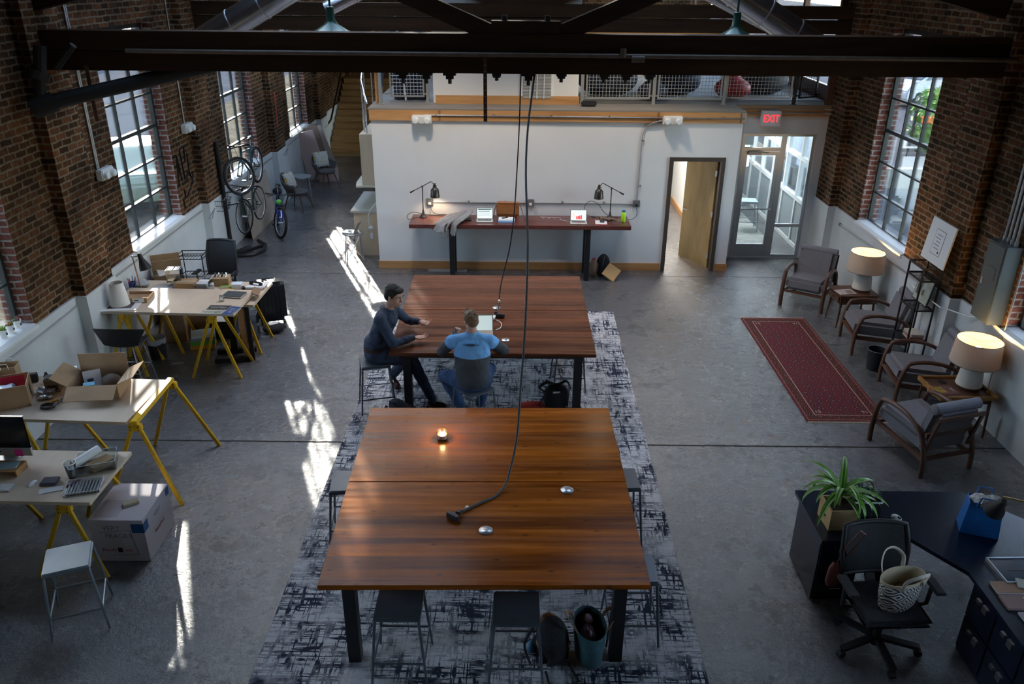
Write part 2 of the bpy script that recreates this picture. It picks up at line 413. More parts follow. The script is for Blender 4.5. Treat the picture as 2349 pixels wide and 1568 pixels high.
# ---- white office block under the loft
PX0, PX1, PY = -2.54, 3.95, 14.35; DX0, DX1, DZ = 2.80, 3.65, 2.05
m = MB(); m.bx(PX0, DX0-.07, PY, PY+.12, 0, 2.72); m.bx(DX1+.07, PX1, PY, PY+.12, 0, 2.72); m.bx(DX0-.07, DX1+.07, PY, PY+.12, DZ+.07, 2.72)
m.bx(PX0, PX0+.12, PY+.12, 24, 0, 2.72); m.bx(PX1-.12, PX1, PY+.12, 24, 0, 2.72)
m.bx(2.38, 2.5, PY+.12, 22, 0, 2.72); m.bx(2.5, PX1-.12, 21.9, 22, 0, 2.72)
st(m.obj('wall_middle', M_white))
m = MB(); m.bx(PX1, 4.2, 15.14, 15.26, 0, 2.72); m.bx(4.2, 5.56, 15.14, 15.26, 2.40, 2.72); m.bx(5.56, 5.87, 15.14, 15.26, 0, 2.72)
st(m.obj('wall_entrance', M_white))
m = MB(); m.bx(PX0-.003, DX0-.09, PY-.02, PY, 0, .14); m.bx(DX1+.09, PX1+.02, PY-.02, PY, 0, .14)
m.bx(PX0-.02, PX0, PY-.02, PY+.6, 0, .14); st(m.obj('baseboard_middle', M_pine))
m = MB(); m.bx(PX1, 4.16, 15.12, 15.14, 0, .14); m.bx(5.6, 5.83, 15.12, 15.14, 0, .14); m.bx(3.80, 3.83, 14.5, 21, 0, .11); st(m.obj('baseboard_entrance', M_pine))
# door to corridor
d = stroot('door_1'); f = MB()
f.bx(DX0-.07, DX0, PY-.03, PY+.15, 0, DZ+.07); f.bx(DX1, DX1+.07, PY-.03, PY+.15, 0, DZ+.07); f.bx(DX0-.07, DX1+.07, PY-.03, PY+.15, DZ, DZ+.07)
f.obj('door_frame', mat('bronze_paint', (.06, .045, .035), .5), d)
an = rad(180-62); L = .84
def dm(mb): return MB().merge(mb, Matrix.Translation((DX1-.01, PY+.14, 0)) @ Matrix.Rotation(an, 4, 'Z'))
dl = dm(MB().bx(0, L, -.022, .022, .01, 2.03)).obj('door_leaf', M_door, d)
h = MB()
for sgn in (-1, 1): h.cyl((L-.07, 0, .98), (L-.07, sgn*.06, .98), .012).bar((L-.07, sgn*.06, .98), (L-.19, sgn*.06, .98), .018)
dm(h).obj('door_handle', M_alu, dl)
h = MB()
for z in (.25, 1.05, 1.8): h.bx(-.02, .03, -.03, .03, z-.05, z+.05)
dm(h).obj('hinge', M_galv, dl)
lamp('corridor_fill_light', 'AREA', (3.1, 17.0, 2.6), 95, (1, .97, .9), .7, (3.3, 17.8, 0))  # unseen area light added to brighten the corridor
# ---- loft deck
m = MB(); m.prism([(-2.58, 14.31), (3.97, 14.31), (3.97, 15.10), (5.87, 15.10), (5.87, 28.9), (-2.58, 28.9)], 2.90, 2.925, 'z')
m.bx(-2.5, 5.87, 15.2, 28.9, 2.74, 2.90); st(m.obj('loft_floor', M_deck))
m = MB(); m.bx(-2.56, 3.98, 14.31, 14.345, 2.72, 2.899); m.bx(-2.56, -2.525, 14.345, 28.8, 2.72, 2.899); m.bx(3.95, 3.98, 14.345, 15.1, 2.72, 2.899); m.bx(3.98, 5.86, 15.1, 15.135, 2.72, 2.899)
st(m.obj('trim_3', M_pine))
st(MB().bx(3.9, 3.985, 14.295, 14.309, 2.73, 2.90).obj('trim_4', M_galv))
# loft room box
m = MB(); m.bx(-1.49, 1.10, 14.92, 17.2, 2.93, 5.2); st(m.obj('wall_loft', mat('loft_white', (.70, .69, .66), .8)))
st(MB().bx(-1.45, 1.12, 14.895, 14.92, 2.925, 3.07).obj('baseboard_loft', M_pine))
m = MB(); m.bx(5.62, 5.78, 15.12, 15.22, 2.92, 5.4); m.bx(5.78, 5.86, 15.12, 28.8, 2.92, 3.2); m.bx(5.78, 5.86, 15.12, 28.8, 5.0, 6.4)
for y in (15.2, 17.5, 19.8, 22.1, 24.4, 28.6): m.bx(5.76, 5.86, y, y+.12, 3.2, 5.0)
st(m.obj('wall_loft_side', M_walnut))
w = stroot('window_20'); MB().bx(5.81, 5.82, 15.3, 28.6, 3.2, 5.0).obj('glass_pane', M_glass, w)
# vinyl loft floor area
st(MB().bx(1.2, 5.75, 15.6, 28.8, 2.925, 2.94).obj('loft_carpet', mat('loft_pale', (.55, .6, .63), .6, var=.08)))
# stairs up to the rear landing
s_ = MB(); nst = 12; y0 = 24.3; rr, tr_ = .158, .27
for k in range(nst):
    s_.bx(-5.62, -3.9, y0+k*tr_, y0+(k+1)*tr_+.02, k*rr, (k+1)*rr-.03); s_.bx(-5.62, -3.9, y0+k*tr_-.03, y0+(k+1)*tr_, (k+1)*rr-.03, (k+1)*rr)
s_.bx(-5.62, -3.9, y0+nst*tr_, 28.88, 0, nst*rr)
st(s_.obj('stairs', M_stair))
# entrance storefront
d = stroot('door_2'); f = MB(); YY = 15.2
def fb(x0, x1, z0, z1, t=.03): f.bx(x0, x1, YY-t, YY+t, z0, z1)
fb(4.2, 4.26, 0, 2.4); fb(4.93, 5.03, 0, 2.4); fb(5.5, 5.56, 0, 2.4); fb(4.2, 5.56, 2.35, 2.4); fb(4.26, 4.93, 2.07, 2.14); fb(5.03, 5.5, .62, .68); fb(5.03, 5.5, 0, .06)
f.obj('door_frame', M_alu, d)
f = MB(); fb(4.265, 4.33, .01, 2.06, .022); fb(4.86, 4.925, .01, 2.06, .022); fb(4.265, 4.925, 2.0, 2.06, .022); fb(4.265, 4.925, .01, .27, .022)
dl = f.obj('door_leaf', M_alu, d)
h = MB(); h.cyl((4.33, YY-.06, .98), (4.9, YY-.06, .98), .014); h.cyl((4.34, YY, .98), (4.34, YY-.06, .98), .012); h.cyl((4.89, YY, .98), (4.89, YY-.06, .98), .012)
h.obj('push_bar', M_galv, dl)
MB().box((4.45, YY-.05, 2.05), (.26, .06, .06), bev=.01).bar((4.5, YY-.06, 2.08), (4.72, YY-.02, 2.04), .02).obj('door_closer', mat('closer_grey', (.3, .3, .3), .4, .6), dl)
g_ = MB(); g_.bx(4.33, 4.86, YY-.004, YY+.004, .27, 2.0); g_.bx(4.26, 4.93, YY-.004, YY+.004, 2.14, 2.35); g_.bx(5.03, 5.5, YY-.004, YY+.004, .06, .62); g_.bx(5.03, 5.5, YY-.004, YY+.004, .68, 2.35)
g_.obj('glass_pane', M_glass, d)
st(MB().bx(4.2, 5.56, 15.12, 15.3, 0, .012).obj('trim_5', M_alu))
# entrance vestibule glazed wall
w = stroot('window_21'); f = MB(); xg = 5.72
for y in (15.3, 16.15, 17.0, 17.85, 18.7, 19.55, 20.4): f.bx(xg-.04, xg+.04, y-.035, y+.035, 0, 2.72)
for z in (.03, .95, 1.75, 2.68): f.bx(xg-.04, xg+.04, 15.3, 20.4, z-.04, z+.04)
for x in (4.6, 5.2): f.bx(x-.035, x+.035, 20.36, 20.44, 0, 2.72)
for z in (.03, .95, 1.75, 2.68): f.bx(3.95, xg, 20.36, 20.44, z-.04, z+.04)
f.obj('window_frame', M_whitetrim, w)
MB().bx(xg-.004, xg+.004, 15.3, 20.4, .95, 2.7).bx(3.97, xg, 20.396, 20.404, .95, 2.7).obj('glass_pane', M_glass, w)
MB().bx(xg-.01, xg+.01, 15.3, 20.4, .05, .93).bx(3.97, xg, 20.39, 20.41, .05, .93).obj('grey_panel', mat('panel_grey', (.32, .35, .36), .5), w)
# ---- outdoors
asph = mat('asphalt', (.075, .08, .09), .85, var=.2, vs=2, bump=.3, bs=60)
M_gravel = mat('gravel_yard', (.13, .115, .085), .9, var=.35, vs=3, bump=.5, bs=30)
for _m in (asph, M_gravel, mat('path_concrete', (.2, .19, .17), .9, var=.1)): _m.node_tree.nodes['Principled BSDF'].inputs['Specular IOR Level'].default_value = 0
st(MB().bx(-90, 90, -60, 120, -.5, -.22).obj('ground', asph))
st(MB().bx(-12.5, -6.02, -30, 60, -.22, -.15).obj('ground_verge', M_gravel))
st(MB().bx(6.27, 8.3, -30, 60, -.22, -.15).obj('ground_path', mat('path_concrete', (.2, .19, .17), .9, var=.1)))
# unseen overhangs; the left one is added to cut the sun strips short
st(MB().bx(-7.5, -6.0, -3.5, 29.4, 4.0, 4.1).obj('sun_blocker_left', M_roof)); st(MB().bx(6.25, 7.6, -3.5, 29.4, 4.3, 4.4).obj('roof_eave_right', M_roof))
# ================================================================= ROOF TIMBERS, DUCTS, LAMPS, CORDS
def truss(y, zb, label, full=True):
    t = thing('roof_truss', label, 'truss', (0, y, 0))
    m = MB(); m.bx(-5.69, 5.86, -.13, .13, zb+.235, zb+.44); m.obj('upper_chord', M_beam, t)
    m = MB(); m.bx(-5.69, 5.86, -.11, .15, zb, zb+.215); m.obj('lower_chord', M_beam, t)
    k = zb+.44
    for s_ in (-1, 1):
        MB().bar((s_*.35+.1, 0, k-.02), (s_*1.9+.1, 0, k+.62), .19, .2, up=(0, 1, 0)).bar((s_*1.9+.1, 0, k+.62), (s_*3.2+.1, 0, k+1.15), .19, .2, up=(0, 1, 0)).obj('diagonal_brace', M_beam, t)
        MB().bar((s_*5.6, 0, k+.3), (s_*.5+.1, 0, k+1.5), .2, .22, up=(0, 1, 0)).obj('rafter', M_beam, t)
    MB().bx(-.3, .5, -.12, .12, k-.01, k+.14).obj('centre_block', M_beam, t)
    if full:
        b = MB()
        for x, d in ((-1.36, 1), (-1.08, 1), (-.80, 1), (-.24, .7), (.14, 1.1), (.53, .8), (1.04, .8), (1.30, .9), (1.58, .8)):
            b = MB(); b.bx(x-.075*d, x+.075*d, -.08, .08, zb-.03, zb-.002); b.bx(x-.045, x+.045, -.045, .045, zb-.075*d, zb-.03); b.cyl((x, 0, zb-.13*d), (x, 0, zb-.07*d), .022, n=8)
            b.obj('bolt_end', M_blackm, t)
        b = MB()
        for x in (-.15, .35): b.cyl((x, -.05, k+.14), (x, -.05, k+.2), .035, n=8)
        b.obj('top_bolt', M_blackm, t)
    return t
truss(10.05, 3.995, 'heavy dark timber truss crossing nearest the camera, bolts hanging under it')
truss(14.9, 4.15, 'dark timber truss farther back above the white office', False)
M_pipe = mat('dusty_pipe', (.16, .13, .10), .5, .3, var=.2)
tag(MB().cyl((-4.55, 9.885, 4.22), (5.8, 9.885, 4.2), .026).cyl((1.23, 9.87, 4.2), (1.23, 9.87, 4.29), .035).cyl((1.33, 9.87, 4.18), (1.48, 9.87, 4.18), .04).obj('steel_pipe', M_pipe), 'thin dusty pipe running along the face of the near truss', 'pipe')
t = thing('drain_pipe', 'thick black pipe running from left brick wall up behind near truss', 'pipe')
M_iron = mat('black_iron', (.012, .012, .012), .6, .2)
MB().cyl((-5.5, 9.42, 3.66), (-3.6, 10.42, 4.05), .085, n=20).obj('main_pipe', M_iron, t)
MB().cyl((-5.52, 9.40, 3.62), (-5.30, 9.52, 3.70), .115, n=20).cyl((-5.45, 9.46, 3.68), (-5.35, 9.55, 4.3), .07).cyl((-5.43, 9.49, 3.95), (-5.40, 9.51, 4.03), .12).cyl((-5.25, 9.6, 4.05), (-5.0, 9.6, 4.3), .04).obj('valve', M_iron, t)
def strap(x, y, z0, z1, label, holes=False):
    t = thing('hanger_strap', label, 'strap', (x, y, 0))
    MB().bx(-.022, .022, -.004, .004, z0, z1).obj('strap', mat('rusty_strap', (.09, .045, .03), .7, .3), t)
    if holes:
        h = MB()
        for k in range(9): h.cyl((0, -.0055, z1-.08-k*.07), (0, -.003, z1-.08-k*.07), .006, n=8)
        h.obj('bolt_hole', mat('hole_bright', (.5, .48, .45), .8), t)
strap(-.37, 9.83, 3.46, 4.18, 'perforated dark metal strap hanging from middle of near truss', True)
strap(-5.02, 9.83, 3.43, 4.06, 'plain dark metal strap hanging at left end of near truss')
def duct(label, p, q, r):
    g_ = thing('air_duct', label, 'duct'); MB().cyl(p, q, r, n=28).obj('tube', mat('duct_metal', (.55, .56, .58), .25, 1, var=.08, vs=6), g_, 40)
    p, q = V(p), V(q); n = int((q-p).length/.45); m = MB()
    for k in range(1, n): c = p.lerp(q, k/n); d = (q-p).normalized(); m.cyl(c-d*.008, c+d*.008, r+.008, n=28)
    m.obj('seam_ring', M_galv, g_, 40)
duct('large silver spiral duct slanting up at upper left', (-4.35, 11.9, 4.18), (-2.2, 11.9, 5.35), .19)
duct('large silver spiral duct slanting down at upper right', (4.25, 11.9, 4.10), (2.1, 11.9, 5.35), .19)
duct('thin silver duct far behind left one', (-2.9, 13.2, 4.55), (-1.1, 13.2, 5.35), .11)
duct('thin silver duct far behind right one', (3.9, 13.2, 4.35), (2.0, 13.2, 5.2), .11)
M_green = mat('green_enamel', (.012, .05, .03), .3, .2)
def pendant(x, y, z, label, e=55):
    t = thing('pendant_lamp', label, 'pendant lamp', (x, y, z), group=None)
    MB().lathe([(.03, .3), (.045, .29), (.055, .14), (.09, .09), (.19, .03), (.24, 0), (.235, -.005), (.18, .02), (.085, .075), (.045, .12)], n=32).obj('lamp_shade', M_green, t, 50)
    MB().cyl((0, 0, .29), (0, 0, 2.0), .014).obj('stem', M_green, t)
    MB().sph((0, 0, .03), .045).obj('bulb', mat('bulb_glow', (1, .78, .45), .5, emit=25), t, 60)
    lamp('pendant_light', 'SPOT', (0, 0, -.03), e, (1, .80, .58), .09, None, t, rad(125))
pendant(-2.32, 10.75, 4.385, 'green dome pendant lamp hanging at left of near truss')
pendant(2.72, 10.75, 4.36, 'green dome pendant lamp hanging at right of near truss')
pendant(-1.58, 12.9, 5.0, 'added pendant lamp out of view between trusses on the left', 130)  # three unseen pendants added above the view for warm table reflections
pendant(1.65, 13.3, 5.0, 'added pendant lamp out of view between trusses on the right', 130)
pendant(1.35, 19.6, 5.0, 'added pendant lamp out of view over the loft', 70)
# drop cords
def cord(name, label, pts, r=.009, mt=M_blackm, cat='cord'):
    c = bpy.data.curves.new(name, 'CURVE'); c.dimensions = '3D'; c.bevel_depth = r; c.bevel_resolution = 2; c.resolution_u = 8
    sp = c.splines.new('BEZIER'); sp.bezier_points.add(len(pts)-1)
    for b, p in zip(sp.bezier_points, pts): b.co = p; b.handle_left_type = b.handle_right_type = 'AUTO'
    o = bpy.data.objects.new('tmp', c); COL.objects.link(o); dg = bpy.context.evaluated_depsgraph_get()
    me = bpy.data.meshes.new_from_object(o.evaluated_get(dg)); bpy.data.objects.remove(o); me.materials.clear(); me.materials.append(mt)
    o = bpy.data.objects.new(name, me); COL.objects.link(o)
    if label: tag(o, label, cat)
    return o
TZ = .912
t = thing('extension_cord', 'long black drop cord hanging down onto the near wooden table', 'power cord')
a = cord('cable', None, [(.21, 9.98, 4.0), (.12, 9.3, 3.3), (.13, 8.0, 2.35), (.07, 6.9, 1.5), (-.02, 6.15, 1.02), (-.12, 5.88, TZ+.012), (-.3, 5.72, TZ+.01), (-.44, 5.6, TZ+.012)], .012); a.parent = t
MB().cyl((-.40, 5.66, TZ+.013), (-.385, 5.672, TZ+.013), .016).obj('white_band', M_whitetrim, a)
MB().box((-.50, 5.52, TZ+.028), (.125, .05, .05), rz=.35-1.0, bev=.008).box((-.455, 5.575, TZ+.028), (.05, .045, .035), rz=.9, bev=.006).obj('plug_block', M_blackm, t)
t = thing('extension_cord', 'thinner black drop cord hanging down onto the far wooden table', 'power cord')
a = cord('cable', None, [(.05, 9.98, 4.0), (.02, 10.0, 3.0), (-.06, 10.03, 1.9), (-.2, 10.08, 1.2), (-.215, 10.0, 1.0), (-.24, 9.93, .96)], .008); a.parent = t
MB().cyl((-.206, 10.04, 1.06), (-.21, 10.03, 1.09), .014).obj('white_band', M_whitetrim, a)
MB().box((-.2, 9.86, TZ+.028), (.14, .05, .05), rz=-.25, bev=.008).box((-.25, 9.9, TZ+.045), (.045, .045, .05), bev=.006).obj('plug_block', M_blackm, t)

# ================================================================= BIG TABLES, CARPETS
M_edge = mat('table_edge_pale', (.55, .42, .3), .6)
def bigtable(x, y, d, rz, label, mt):
    t = thing('communal_table', label, 'table', (x, y, 0), rz); w = 2.508
    for k in (0, 1):
        MB().bx(-w/2, w/2, k*d/2+(.003 if k else 0), (k+1)*d/2-(0 if k else .003), .865, .91, .006).obj('tabletop', mt, t, loc=None)
    f = MB()
    for y_ in (.12, d-.2): f.bx(-w/2+.15, w/2-.15, y_, y_+.07, .79, .864)
    for x_ in (-w/2+.15, w/2-.22): f.bx(x_, x_+.07, .19, d-.2, .79, .864)
    f.bx(-w/2+.22, w/2-.22, d/2-.04, d/2+.04, .80, .864)
    f.obj('steel_frame', M_black, t)
    for sx in (-1, 1):
        for y_ in (.12, d-.22): 
            MB().bx(sx*(w/2-.2)-.05, sx*(w/2-.2)+.05, y_, y_+.1, .0115, .79).obj('leg', M_black, t)
    return t
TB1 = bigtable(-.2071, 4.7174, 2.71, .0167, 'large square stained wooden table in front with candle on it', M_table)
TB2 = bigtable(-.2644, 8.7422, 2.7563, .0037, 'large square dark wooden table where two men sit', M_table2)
# patterned carpet
g = NG('crosshatch_carpet'); P = g.pos()
def streak(sx, sy, th, w=.03, sd=0):
    v = g.nd('ShaderNodeMapping', i_0=P); v.inputs['Scale'].default_value = (sx, sy, 1); v.inputs['Location'].default_value = (sd, sd*1.7, 0)
    return g.mr(g.noise(v.outputs[0], 1.0, 3, .6), th, th+w)
mx = lambda a, b: g.math('MAXIMUM', a, b)
blk = g.mr(g.noise(P, 2.3, 5, .7), .36, .56)
h = mx(mx(streak(3.0, 20, .535), streak(1.4, 42, .54, .03, 5)), mx(streak(18, 3.4, .55, .03, 9), streak(40, 1.8, .55, .03, 3)))
h = g.math('MULTIPLY', h, g.math('ADD', g.math('MULTIPLY', blk, .85), .15))
patch = g.math('MULTIPLY', mx(streak(6, 13, .60, .05, 2), streak(13, 6, .61, .05, 8)), blk)
fin = g.math('MULTIPLY', mx(streak(10, 150, .5, .1), streak(150, 10, .5, .1)), .22)
f = g.nd('ShaderNodeClamp', i_0=mx(mx(h, patch), fin)).outputs[0]
g.col(g.mix(f, (.68, .67, .67), (.012, .018, .042))).rough(.95).bump(g.noise(P, 160, 2), .5); M_carpet = g.m
t = thing('area_carpet', 'long white and navy crosshatch carpet under both big tables', 'carpet', (-.13, 8.3, 0), -.008)
MB().bx(-1.9, 1.72, -7.5, 4.0, .0015, .011).obj('pile', M_carpet, t)
MB().bx(-1.905, 1.725, -7.5, -7.485, .001, .0125).bx(-1.905, 1.725, 3.99, 4.005, .001, .0125).obj('binding', mat('navy_binding', (.02, .03, .07), .9), t)
# persian runner
g = NG('persian'); P = g.pos(); sx = g.nd('ShaderNodeSeparateXYZ', i_0=P); X, Y = g.math('ABSOLUTE', sx.outputs[0]), g.math('ABSOLUTE', sx.outputs[1])
HW, HL = .515, 1.65
ex = g.math('SUBTRACT', HW, X); ey = g.math('SUBTRACT', HL, Y); e = g.math('MINIMUM', ex, ey)
sym = g.nd('ShaderNodeCombineXYZ', i_0=X, i_1=sx.outputs[1]).outputs[0]
v1 = g.nd('ShaderNodeTexVoronoi', voronoi_dimensions='2D', i_Vector=sym, i_Scale=13.); v1.inputs['Randomness'].default_value = .7; v2 = g.nd('ShaderNodeTexVoronoi', voronoi_dimensions='2D', i_Vector=sym, i_Scale=22.)
w = g.nd('ShaderNodeTexWave', i_Vector=sym, i_Scale=3.2, i_Distortion=9.)
field = g.mix(g.mr(v1.outputs[0], .30, .36, 0, 1), (.035, .014, .022), (.15, .017, .024))
field = g.mix(g.mr(v1.outputs[0], .10, .15, 1, 0), field, (.36, .22, .17))
field = g.mix(g.mr(w.outputs[1], .8, .9, 0, .6), field, (.07, .02, .05))
field = g.mix(g.mr(g.noise(P, 1.2, 3), .35, .65, 0, .35), field, (.17, .03, .03))
bord = g.mix(g.mr(v2.outputs[0], .36, .42, 1, 0), (.12, .018, .018), (.02, .012, .015)); bord = g.mix(g.mr(v2.outputs[0], .16, .2, .8, 0), bord, (.36, .20, .12))
c = g.mix(g.mr(e, .155, .158), bord, field)
ln = g.math('SUBTRACT', 1, g.mr(g.math('ABSOLUTE', g.math('SUBTRACT', e, .15)), .004, .007)); c = g.mix(ln, c, (.55, .38, .3))
ln = g.math('SUBTRACT', 1, g.mr(g.math('ABSOLUTE', g.math('SUBTRACT', e, .03)), .004, .007)); c = g.mix(ln, c, (.35, .15, .12))
c = g.mix(g.mr(e, .008, .01, 1, 0), c, (.22, .01, .03))
g.col(c).rough(.95).bump(g.noise(P, 200, 2), .4)
t = thing('persian_rug', 'dark red patterned persian runner rug in front of armchairs', 'rug', (4.19, 10.42, 0))
MB().bx(-HW, HW, -HL, HL, .001, .010).obj('pile', g.m, t)
m = MB()
for sy in (-1, 1):
    for k in range(90): x = -HW+.01+k*(2*HW-.02)/89; m.bar((x, sy*HL, .004), (x+random.uniform(-.004, .004), sy*(HL+.035), .003), .004)
m.obj('fringe', mat('fringe_cream', (.6, .5, .38), .9), t)
for sx_ in (-1, 1):
    for sy in (-1, 1):
        text('15' if sx_ < 0 else '91', .085, mat('rug_cream', (.5, .42, .38), .95), t, (sx_*.30, sy*1.42, .0105), (0, 0, 0), .0004, 'woven_number')
# ================================================================= STOOLS
M_stool = mat('gunmetal_stool', (.12, .135, .155), .38, .3, var=.06)
M_stoolp = mat('pale_stool', (.36, .42, .46), .35, .6, var=.04)
def make_stool(mt, label, seat=None):
    t = thing('metal_stool', label, 'stool')
    s_ = MB(); s_.bx(-.175, .175, -.175, .175, .638, .66, .008); b = s_.b
    s_.obj('seat', seat or mt, t, 30)
    r = MB(); 
    for a, c in (((-.17, -.17), (.17, -.17)), ((.17, -.17), (.17, .17)), ((.17, .17), (-.17, .17)), ((-.17, .17), (-.17, -.17))): r.cyl((*a, .63), (*c, .63), .011, n=10)
    r.obj('seat_rim', mt, t, 40)
    for sx in (-1, 1):
        for sy in (-1, 1): MB().cyl((sx*.165, sy*.165, .632), (sx*.215, sy*.215, .013), .0125, .010, n=10).obj('leg', mt, t, 40)
    f = MB(); q = .196
    for a, c in (((-q, -q), (q, -q)), ((q, -q), (q, q)), ((q, q), (-q, q)), ((-q, q), (-q, -q))): f.cyl((*a, .22), (*c, .22), .009, n=8)
    f.obj('foot_ring', mt, t, 40)
    return t
S0 = make_stool(M_stool, 'grey metal stool at near table front, left of the pair'); S0.location = (-.87, 4.80, .011)
G = 'metal stools around the big tables'; S0['group'] = G
for x, y, rz, lb in ((.035, 4.76, 0, 'grey metal stool at near table front, right of the pair'),
        (-1.56, 6.42, .1, 'grey metal stool peeking out left side of near table'),
        (1.03, 6.50, .05, 'grey metal stool peeking out right side of near table, farther one'),
        (1.00, 5.22, .0, 'grey metal stool under near table right front corner'),
        (-1.74, 9.02, .25, 'metal stool under the man in the dark blue shirt'),
        (-.47, 8.36, .62, 'metal stool under the man in the two-tone jacket'),
        (.72, 9.62, .06, 'empty metal stool under right side of far table')):
    dup(S0, (x, y, .011), rz, lb, G)
S1 = make_stool(M_stoolp, 'pale blue-grey metal stool beside the white carton, lower left'); S1.location = (-3.69, 5.29, 0); S1.rotation_euler.z = .38
S2 = dup(S1, (5.02, 17.05, 0), -.1, 'pale metal stool seen through the glass entrance door')
# things on the big tables
M_disc = mat('grommet_steel', (.55, .56, .57), .3, .9, var=.1, vs=40)
for x, y, lb, r in ((-.22, 5.37, 'shiny round metal cable cap nearest camera on near table', .058), (.48, 5.95, 'round metal cable cap right of middle on near table', .058), (-.11, 9.14, 'round metal cable cap near front edge of far table', .052), (-.25, 10.2, 'round metal cable cap beside hanging cord on far table', .055)):
    tb = TB1 if y < 7 else TB2; c_ = tb.matrix_basis.inverted() @ V((x, y, .9105))
    t = MB().lathe([(r, 0), (r, .006), (r-.006, .011), (0, .014)], n=28).obj('grommet', M_disc, tb, 40, loc=c_)
    MB().bx(-.02, .02, -.004, .004, .0135, .0155).obj('slot', M_galv, t)
t = thing('candle_jar', 'glass jar candle with three lit wicks on near table', 'candle', (-.70, 6.80, .911))
MB().lathe([(.05, 0), (.052, .005), (.052, .085), (.049, .085), (.049, .006), (0, .006)], n=28).obj('jar', M_glass, t, 50)
MB().lathe([(.0485, .007), (.0485, .05), (0, .052)], n=24).obj('wax', mat('wax', (.85, .78, .7), .5), t, 40)
for k in range(3):
    a = k*2.1+.6; MB().lathe([(.001, .052), (.006, .06), (.004, .072), (.0005, .088)], (.022*math.cos(a), .022*math.sin(a), 0), 10).obj('flame', mat('flame', (1, .6, .2), .5, emit=30), t, 60)
lamp('candle_light', 'POINT', (0, 0, .10), 2.0, (1, .6, .25), .02, None, t)
t = thing('laptop', 'open laptop with pale screen in front of the jacket man', 'laptop', (-.42, 9.30, .911), .05)
MB().bx(-.15, .15, -.11, .10, 0, .012, .003).obj('base', mat('wood_tone_shell', (.45, .33, .25), .5), t)
l = MB().box((.0, .14, .105), (.31, .009, .215), rx=-.33, bev=.003).obj('lid', mat('wood_tone_shell', (.45, .33, .25), .5), t)
MB().box((.0, .1335, .103), (.285, .002, .19), rx=-.33).obj('screen', mat('screen_pale', (.75, .88, .85), .4, emit=.35), l)
t = thing('charger_cable', 'white phone charger cable running to hanging plug on far table', 'charger')
cord('cable', None, [(-.24, 9.42, .93), (-.2, 9.47, .92), (-.17, 9.55, .922), (-.19, 9.68, .925), (-.25, 9.74, .93)], .005, M_whitetrim).parent = t
MB().box((-.275, 9.80, .935), (.035, .12, .035), rz=-.2, bev=.006).obj('adapter', M_whitetrim, t)
# ================================================================= WALL DESK
t = thing('wall_desk', 'long narrow dark mahogany standing desk against white wall', 'desk')
MB().bx(-1.87, 2.03, 13.66, 14.31, .98, 1.05, .004).obj('desktop', M_mahog, t)
for x in (-1.13, 1.29):
    for y in (13.78, 14.2): MB().bx(x-.045, x+.045, y-.04, y+.04, 0, .94).obj('leg', M_black, t)
    MB().bx(x-.045, x+.045, 13.74, 14.24, .94, .979).obj('crossbar', M_black, t)
Z = 1.051
def balance_lamp(x, y, mir, label, on):
    t = thing('desk_lamp', label, 'lamp', (x, y, Z)); s_ = mir
    MB().lathe([(.075, 0), (.075, .012)], n=4, M=Matrix.Rotation(PI/4, 4, 'Z')).lathe([(.07, .012), (.025, .07), (.014, .13), (.011, .14)], n=16).obj('base', M_dark_metal, t, 30)
    MB().cyl((0, 0, .12), (0, 0, .56), .009).sph((0, 0, .56), .018).obj('pole', M_dark_metal, t, 60)
    MB().cyl((-s_*.20, 0, .46), (s_*.16, 0, .65), .007).cyl((-s_*.22, 0, .448), (-s_*.15, 0, .487), .016, .011).cyl((s_*.16, 0, .65), (s_*.205, 0, .60), .006).obj('arm', M_dark_metal, t, 60)
    sx = s_*.22
    MB().lathe([(.018, .62), (.022, .60), (.022, .585), (.034, .58), (.034, .545), (.05, .53), (.072, .51), (.085, .37), (.082, .37), (.069, .505), (.02, .53)], (sx, 0, 0), 24).obj('lamp_shade', M_dark_metal, t, 50)
    MB().sph((sx, 0, .43), .03).obj('bulb', mat('bulb_warm', (1, .8, .5), .5, emit=12 if on else 0) if on else mat('bulb_off', (.8, .8, .75), .3), t, 60)
    if on: lamp('lamp_light', 'SPOT', (sx, 0, .40), 9, (1, .75, .5), .03, None, t, rad(140))
balance_lamp(-1.66, 14.12, 1, 'bronze balance-arm lamp lit at left end of wall desk', True)
balance_lamp(1.70, 14.12, -1, 'bronze balance-arm lamp unlit at right end of wall desk', False)
